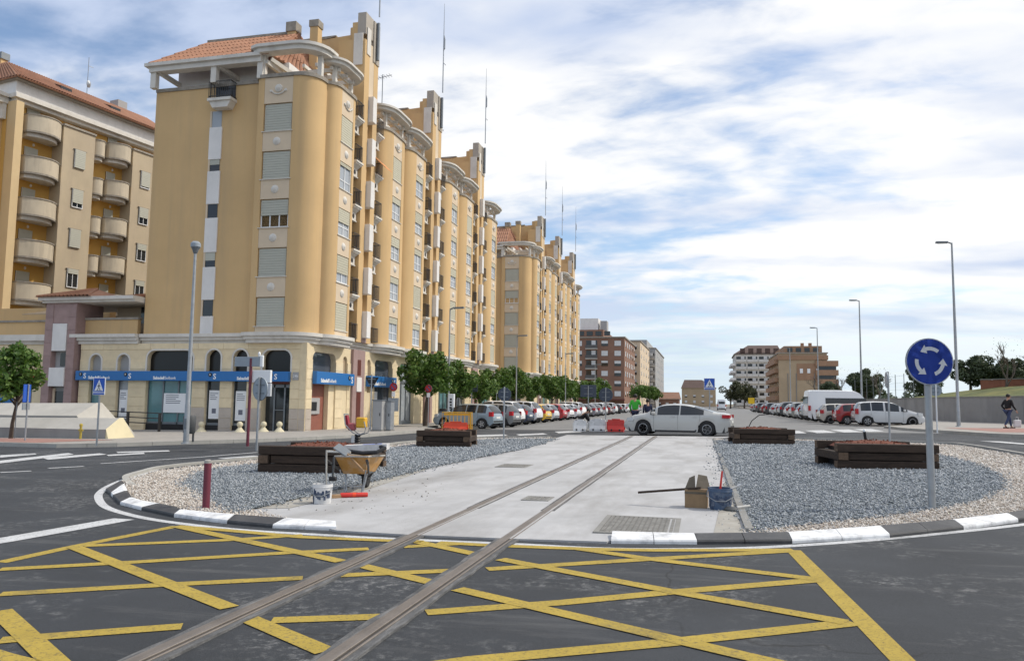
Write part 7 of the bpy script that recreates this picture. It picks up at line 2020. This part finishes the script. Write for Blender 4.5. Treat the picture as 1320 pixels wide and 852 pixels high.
loose('spirit_level', 'bright red tube lying on the slab under the wheelbarrow', 'tube', K(-5.28, 11.40, .06), R(30), [('tube', MB().tube([(-.21, 0, 0), (-.19, 0, 0), (.19, 0, 0), (.21, 0, 0)], [.03, .036, .036, .03], 14), 'plastic_red'), ('collar', MB().tube([(-.025, 0, 0), (.025, 0, 0)], .038, 14), 'plastic_orange')])
loose('brush', 'wooden block lying between the bucket and the red tube', 'block', K(-5.52, 11.25, .04), R(40), [('block', MB().box(-.09, .09, -.035, .035, -.02, .035, b=.006), 'wood')])
def bucket(x, y, r, h, m, label, rz=0, band=None):
    t = thing('bucket', label, 'bucket', K(x, y, .024), R(rz), 'mixing buckets')
    mb = MB(); mb.lathe([(.001, .0), (r * .86, .0), (r * .88, .02), (r * .97, h * .82), (r * 1.03, h * .83), (r * 1.03, h * .88), (r * .99, h * .89), (r, h), (r * .95, h), (r * .84, .03), (.001, .03)], 24); b = mb.build('pail', MT[m], t, smooth=35)
    mb = MB(); mb.lathe([(.001, h * .78), (r * .93, h * .78)], 20); mb.build('contents', MT['cement_dust'], t)
    mb = MB(); mb.tube([(r * 1.03, 0, h * .86), (r * 1.08, -.05, h * .6), (r * .4, -r * .98, h * .42), (-r * .4, -r * .98, h * .42), (-r * 1.08, -.05, h * .6), (-r * 1.03, 0, h * .86)], .006, 5); mb.build('handle', MT['galv'], t)
    if band:
        rr = random.Random(3); mb = MB()
        for k in range(16):
            a = R(190 + k * 10); z = h * rr.uniform(.15, .62); s = h * rr.uniform(.1, .2); q = r * (.88 + .11 * z / h) + .003
            mb.add([(q * math.cos(a - .1), q * math.sin(a - .1), z - s), (q * math.cos(a + .13), q * math.sin(a + .13), z - s), (q * math.cos(a + .12), q * math.sin(a + .12), z + s), (q * math.cos(a - .12), q * math.sin(a - .12), z + s)], [(0, 1, 2, 3)])
        mb.build('printed_label', MT[band], b)
    return t
bucket(-5.42, 10.62, .145, .28, 'plastic_white', 'white mortar bucket with dark printed label left of the red tube', 0, 'navy_print')
MT_n = MT['cloth_navy']
loose('broom_stick', 'pale stick standing up out of the white mortar bucket', 'stick', K(-5.40, 10.66, .10), R(0), [('stick', MB().tube([(.02, 0, 0), (-.06, .12, .68)], .013, 8), 'cement_dust')])
bucket(.22, 11.35, .165, .29, 'plastic_blue', 'dusty blue bucket full of tools at the right edge of the slab', 0, 'navy_print')
loose('cardboard_box', 'open cardboard box with mortar tools beside the blue bucket', 'box', K(-.1, 11.5, .024), R(-6), [('box', MB().box(-.15, .15, -.12, .12, 0, .25), 'carton'), ('flap', MB().add([(-.15, -.12, .25), (.0, -.12, .25), (-.02, -.02, .44), (-.1, .0, .40)], [(0, 1, 2, 3)]).add([(.0, -.12, .265), (.2, -.1, .265), (.14, .06, .43), (.02, .04, .45)], [(0, 1, 2, 3)]), 'carton_dk'), ('tape', MB().box(-.152, .152, -.124, -.1195, .19, .22), 'carton_dk')])
loose('plank_offcut', 'dark wooden stake resting on the cardboard box and pointing left', 'stake', K(-.3, 11.45, .27), R(0), [('stake', MB().bar((-.62, .14, -.085), (.26, -.08, .035), .045, .03), 'sleeper')])
loose('red_rod', 'red rod standing in the blue bucket', 'rod', K(.2, 11.36, .12), R(0), [('rod', MB().tube([(0, 0, 0), (.05, .02, .42)], [.018, .012], 8), 'plastic_red')])
loose('white_trowel', 'pale handled trowel sticking out of the blue bucket to the right', 'trowel', K(.28, 11.33, .26), R(0), [('handle', MB().tube([(0, 0, 0), (.17, .02, .08)], .014, 8), 'bone'), ('tip', MB().tube([(.17, .02, .08), (.22, .02, .105)], .02, 8), 'plastic_white')])
loose('glove', 'crumpled dark work glove at the foot of the blue bucket', 'glove', K(.36, 11.2, .024), R(20), [('glove', MB().lathe([(.001, .0), (.09, .0), (.10, .02), (.06, .05), (.001, .055)], 10), 'galv_dk2')])
loose('wooden_peg', 'short pale peg lying at the edge of the gravel near the blue bucket', 'peg', K(.52, 11.15, .08), R(20), [('peg', MB().tube([(-.09, 0, 0), (.09, 0, .02)], .016, 8), 'bone')])
# tamping rammer behind the left planter
t = thing('tamping_rammer', 'red and yellow tamping rammer standing behind the left planter', 'rammer', K(-11.7, 25.4, .02), R(0))
mb = MB(); mb.box(-.15, .2, -.16, .16, 0, .05); mb.build('foot_plate', MT['galv'], t)
mb = MB(); mb.lathe([(.10, .05), (.12, .1), (.09, .14), (.12, .18), (.09, .22), (.12, .26), (.09, .3), (.11, .38)], 12); mb.build('bellows', MT['sign_black'], t, smooth=30)
mb = MB(); mb.lathe([(.07, .05), (.075, .34)], 10, c=(-.13, -.06, 0)); mb.build('guard', MT['plastic_white'], t)
mb = MB(); mb.box(-.02, .30, -.14, .14, .62, .98, b=.03); mb.build('engine', MT['plastic_yel'], t)
mb = MB(); mb.box(-.34, -.1, -.13, .13, .52, .78, b=.04); mb.build('fuel_tank', MT['plastic_pink'], t)
mb = MB(); mb.obox((-.40, 0, .82), (-.05, 0, .22), (0, .08, 0), (.05, 0, .012)); mb.build('cover', MT['maroon_red'], t)
mb = MB()
for s in (-1, 1): mb.tube([(-.46, s * .16, 1.08), (-.4, s * .17, .72), (-.12, s * .15, .45), (.05, s * .1, .38)], .02, 6); mb.tube([(.05, s * .1, .36), (.32, s * .15, .45), (.36, s * .16, .62), (.3, s * .16, .84)], .02, 6)
mb.bar((-.46, -.16, 1.08), (-.46, .16, 1.08), .04); mb.build('handle_frame', MT['galv'], t)

# ================================================================== people
def skin_part(name, pts, edges, radii, m, parent, sub=2):
    me = bpy.data.meshes.new(name); me.from_pydata(pts, edges, []); me.materials.append(MT[m])
    o = inst(name, me, parent)
    md = o.modifiers.new('skin', 'SKIN'); md.use_smooth_shade = True
    for i, v in enumerate(me.skin_vertices[0].data if me.skin_vertices else []): v.radius = radii[i]
    if not me.skin_vertices:
        bm = bmesh.new(); bm.from_mesh(me); ly = bm.verts.layers.skin.verify()
        bm.verts.ensure_lookup_table()
        for i, v in enumerate(bm.verts): v[ly].radius = radii[i]; v[ly].use_root = (i == 0)
        bm.to_mesh(me); bm.free()
    s = o.modifiers.new('sub', 'SUBSURF'); s.levels = sub; s.render_levels = sub
    return o
def person(label, loc, rz, J, top, legs, hair, shoes='sign_black', scale=1.0, sleeves=True, coat=0):
    """J: joints of the posed figure (pelvis, chest, neck, head, shoulders, elbows, hands, hips, knees, ankles, toes)"""
    t = thing('person', label, 'person', loc, rz); t.scale = (scale,) * 3
    order = ['pelvis', 'waist', 'chest', 'neck', 'headb', 'head', 'shl', 'ell', 'wrl', 'hal', 'shr', 'elr', 'wrr', 'har', 'hil', 'knl', 'anl', 'tol', 'hir', 'knr', 'anr', 'tor']
    ed = [('pelvis', 'waist'), ('waist', 'chest'), ('chest', 'neck'), ('neck', 'headb'), ('headb', 'head'), ('chest', 'shl'), ('shl', 'ell'), ('ell', 'wrl'), ('wrl', 'hal'), ('chest', 'shr'), ('shr', 'elr'), ('elr', 'wrr'), ('wrr', 'har'), ('pelvis', 'hil'), ('hil', 'knl'), ('knl', 'anl'), ('anl', 'tol'), ('pelvis', 'hir'), ('hir', 'knr'), ('knr', 'anr'), ('anr', 'tor')]
    rad = dict(pelvis=(.13, .10), waist=(.125, .095), chest=(.15, .105), neck=(.05, .055), headb=(.07, .085), head=(.075, .09), sh=(.06, .06), el=(.043, .043), wr=(.03, .03), ha=(.035, .02), hi=(.085, .085), kn=(.058, .058), an=(.04, .04), to=(.038, .03))
    rr = lambda n, k=1.0: tuple(v * k for v in (rad.get(n) or rad[n[:2]]))
    ix = {n: i for i, n in enumerate(order)}
    skin_part('body', [J[n] for n in order], [(ix[a], ix[b]) for a, b in ed], [rr(n) for n in order], 'skin', t)
    def garment(nm, names, m, k):
        iy = {n: i for i, n in enumerate(names)}
        skin_part(nm, [J[n] for n in names], [(iy[a], iy[b]) for a, b in ed if a in iy and b in iy], [rr(n, k) for n in names], m, t)
    garment('jacket', ['chest', 'waist', 'pelvis', 'shl', 'ell', 'wrl', 'shr', 'elr', 'wrr'] if sleeves else ['chest', 'waist', 'pelvis', 'shl', 'shr'], top, 1.3)
    garment('trousers', ['pelvis', 'hil', 'knl', 'anl', 'hir', 'knr', 'anr'], legs, 1.2)
    for s in ('l', 'r'):
        a, b = Vector(J['an' + s]), Vector(J['to' + s])
        mb = MB(); d = (b - a); d.z = 0; d = d.normalized() if d.length > .01 else Vector((0, -1, 0)); q = Vector((-d.y, d.x, 0)); c = a + d * .07; c.z = min(a.z, b.z) - .02
        mb.obox(c + Vector((0, 0, .0)), d * .14, q * .048, (0, 0, .04)); mb.build('shoe', MT[shoes], t)
        # fingers
        h, w_ = Vector(J['ha' + s]), Vector(J['wr' + s]); dr = (h - w_).normalized(); sd = dr.cross(Vector((0, 1, 0.2))).normalized()
        fm = MB()
        for k in range(4): fm.tube([h + sd * (k - 1.5) * .018, h + sd * (k - 1.5) * .02 + dr * .04, h + sd * (k - 1.5) * .019 + dr * (.07 - abs(k - 1.3) * .006) + Vector((0, -.012, 0))], [.009, .0085, .007], 6)
        fm.tube([h - sd * .03 - dr * .03, h - sd * .05, h - sd * .05 + dr * .025], [.011, .010, .008], 6)
        fm.build('fingers', MT['skin'], t)
    hd = Vector(J['head']); hb = Vector(J['headb']); f = Vector(J.get('face', (0, -1, 0))).normalized(); up = (hd - hb).normalized(); sd = f.cross(up)
    m4 = hd + up * .02
    mb = MB(); mb.lathe([(.001, -.075)] + [(.105 * math.sin(R(a)), -.02 - .105 * math.cos(R(a))) for a in range(45, 180, 15)] + [(.001, .088)], 14)
    ho = mb.build('hair', MT[hair], t, smooth=60, loc=(m4 - f * .022)[:])
    mb = MB()
    for s in (-1, 1): mb.lathe([(.001, -.008), (.013, 0), (.001, .008)], 8, c=(hb + up * .045 + f * .088 + sd * .032 * s)[:])
    mb.build('eyes', MT['sign_black'], t)
    mb = MB(); mb.obox(hb + up * .01 + f * .098, sd * .014, f * .018, up * .03); mb.obox(hb - up * .035 + f * .088, sd * .026, f * .006, up * .006); [mb.obox(hb + up * .02 + sd * .088 * s, sd * .01, f * .02, up * .032) for s in (-1, 1)]; mb.build('features', MT['skin'], t)
    return t
def stand(lean=0, stride=0.0, arm=.1, bend=0, raise_r=0.0):
    # facing -y
    s = stride
    return dict(pelvis=(0, 0, .95), waist=(0, -.01 - lean * .3, 1.1), chest=(0, -lean * .7, 1.32), neck=(0, -lean * 1.0, 1.5), headb=(0, -.02 - lean * 1.15, 1.6), head=(0, -.02 - lean * 1.2, 1.68),
        shl=(.19, -lean * .9, 1.42), ell=(.25, arm - lean, 1.15), wrl=(.24, -arm * .6 - lean, .92), hal=(.24, -arm * .9 - lean, .84), shr=(-.19, -lean * .9, 1.42), elr=(-.25, -arm * .2 - lean + 0, 1.15 + raise_r * .4), wrr=(-.24, -arm * 1.5 - lean, .93 + raise_r), har=(-.24, -arm * 1.7 - lean, .85 + raise_r * 1.1),
        hil=(.10, 0, .88), knl=(.10, -s * .55 - .03, .50), anl=(.10, -s * .85, .09), tol=(.10, -s * .85 - .13, .04), hir=(-.10, 0, .88), knr=(-.10, s * .35 - .03, .49), anr=(-.10, s * .95, .11 + s * .12), tor=(-.10, s * .95 - .12, .05))
person('man in a dark jacket and jeans walking on the right pavement, seen from behind', K(16.4, 48.8, .13), R(118), stand(.05, .34, .16), 'cloth_black', 'denim', 'hair', scale=1.07)
t = thing('carrier_bag', 'white shopping bag carried by the walking man at the right edge', 'bag', K(16.78, 48.62, .2))
mb = MB(); mb.box(-.18, .18, -.1, .1, .0, .40, b=.04); mb.build('bag', MT['plastic_white'], t); mb = MB(); mb.tube([(-.08, 0, .38), (-.05, 0, .55), (.05, 0, .55), (.08, 0, .38)], .012, 6); mb.build('handles', MT['plastic_white'], t)
person('person with black hair in navy and white, behind the bonnet of the white saloon', K(-2.95, 43.6, .0), R(200), stand(.02, .1, .08), 'cloth_navy', 'denim', 'hair', scale=.98)
person('worker in a bright green top behind the red barrier', K(-3.55, 42.6, .08), R(170), stand(.03, .06, .1, 0, .25), 'cloth_green', 'cloth_navy', 'hair', scale=1.08)
J = dict(pelvis=(0, .05, .42), waist=(0, -.06, .58), chest=(0, -.22, .76), neck=(0, -.34, .88), headb=(0, -.42, .93), head=(0, -.46, 1.0), shl=(.18, -.28, .82), ell=(.26, -.42, .58), wrl=(.16, -.58, .45), hal=(.14, -.65, .42), shr=(-.18, -.28, .82), elr=(-.26, -.42, .58), wrr=(-.16, -.58, .45), har=(-.14, -.65, .42),
    hil=(.1, .05, .42), knl=(.15, -.36, .48), anl=(.13, -.12, .09), tol=(.14, -.26, .04), hir=(-.1, .05, .42), knr=(-.15, -.36, .46), anr=(-.13, -.12, .09), tor=(-.14, -.26, .04), face=(0, -.8, -.4))
person('person in black crouching at work behind the narrow white barrier', K(-6.55, 42.5, .0), R(110), J, 'cloth_black', 'cloth_black', 'hair', scale=1.12)
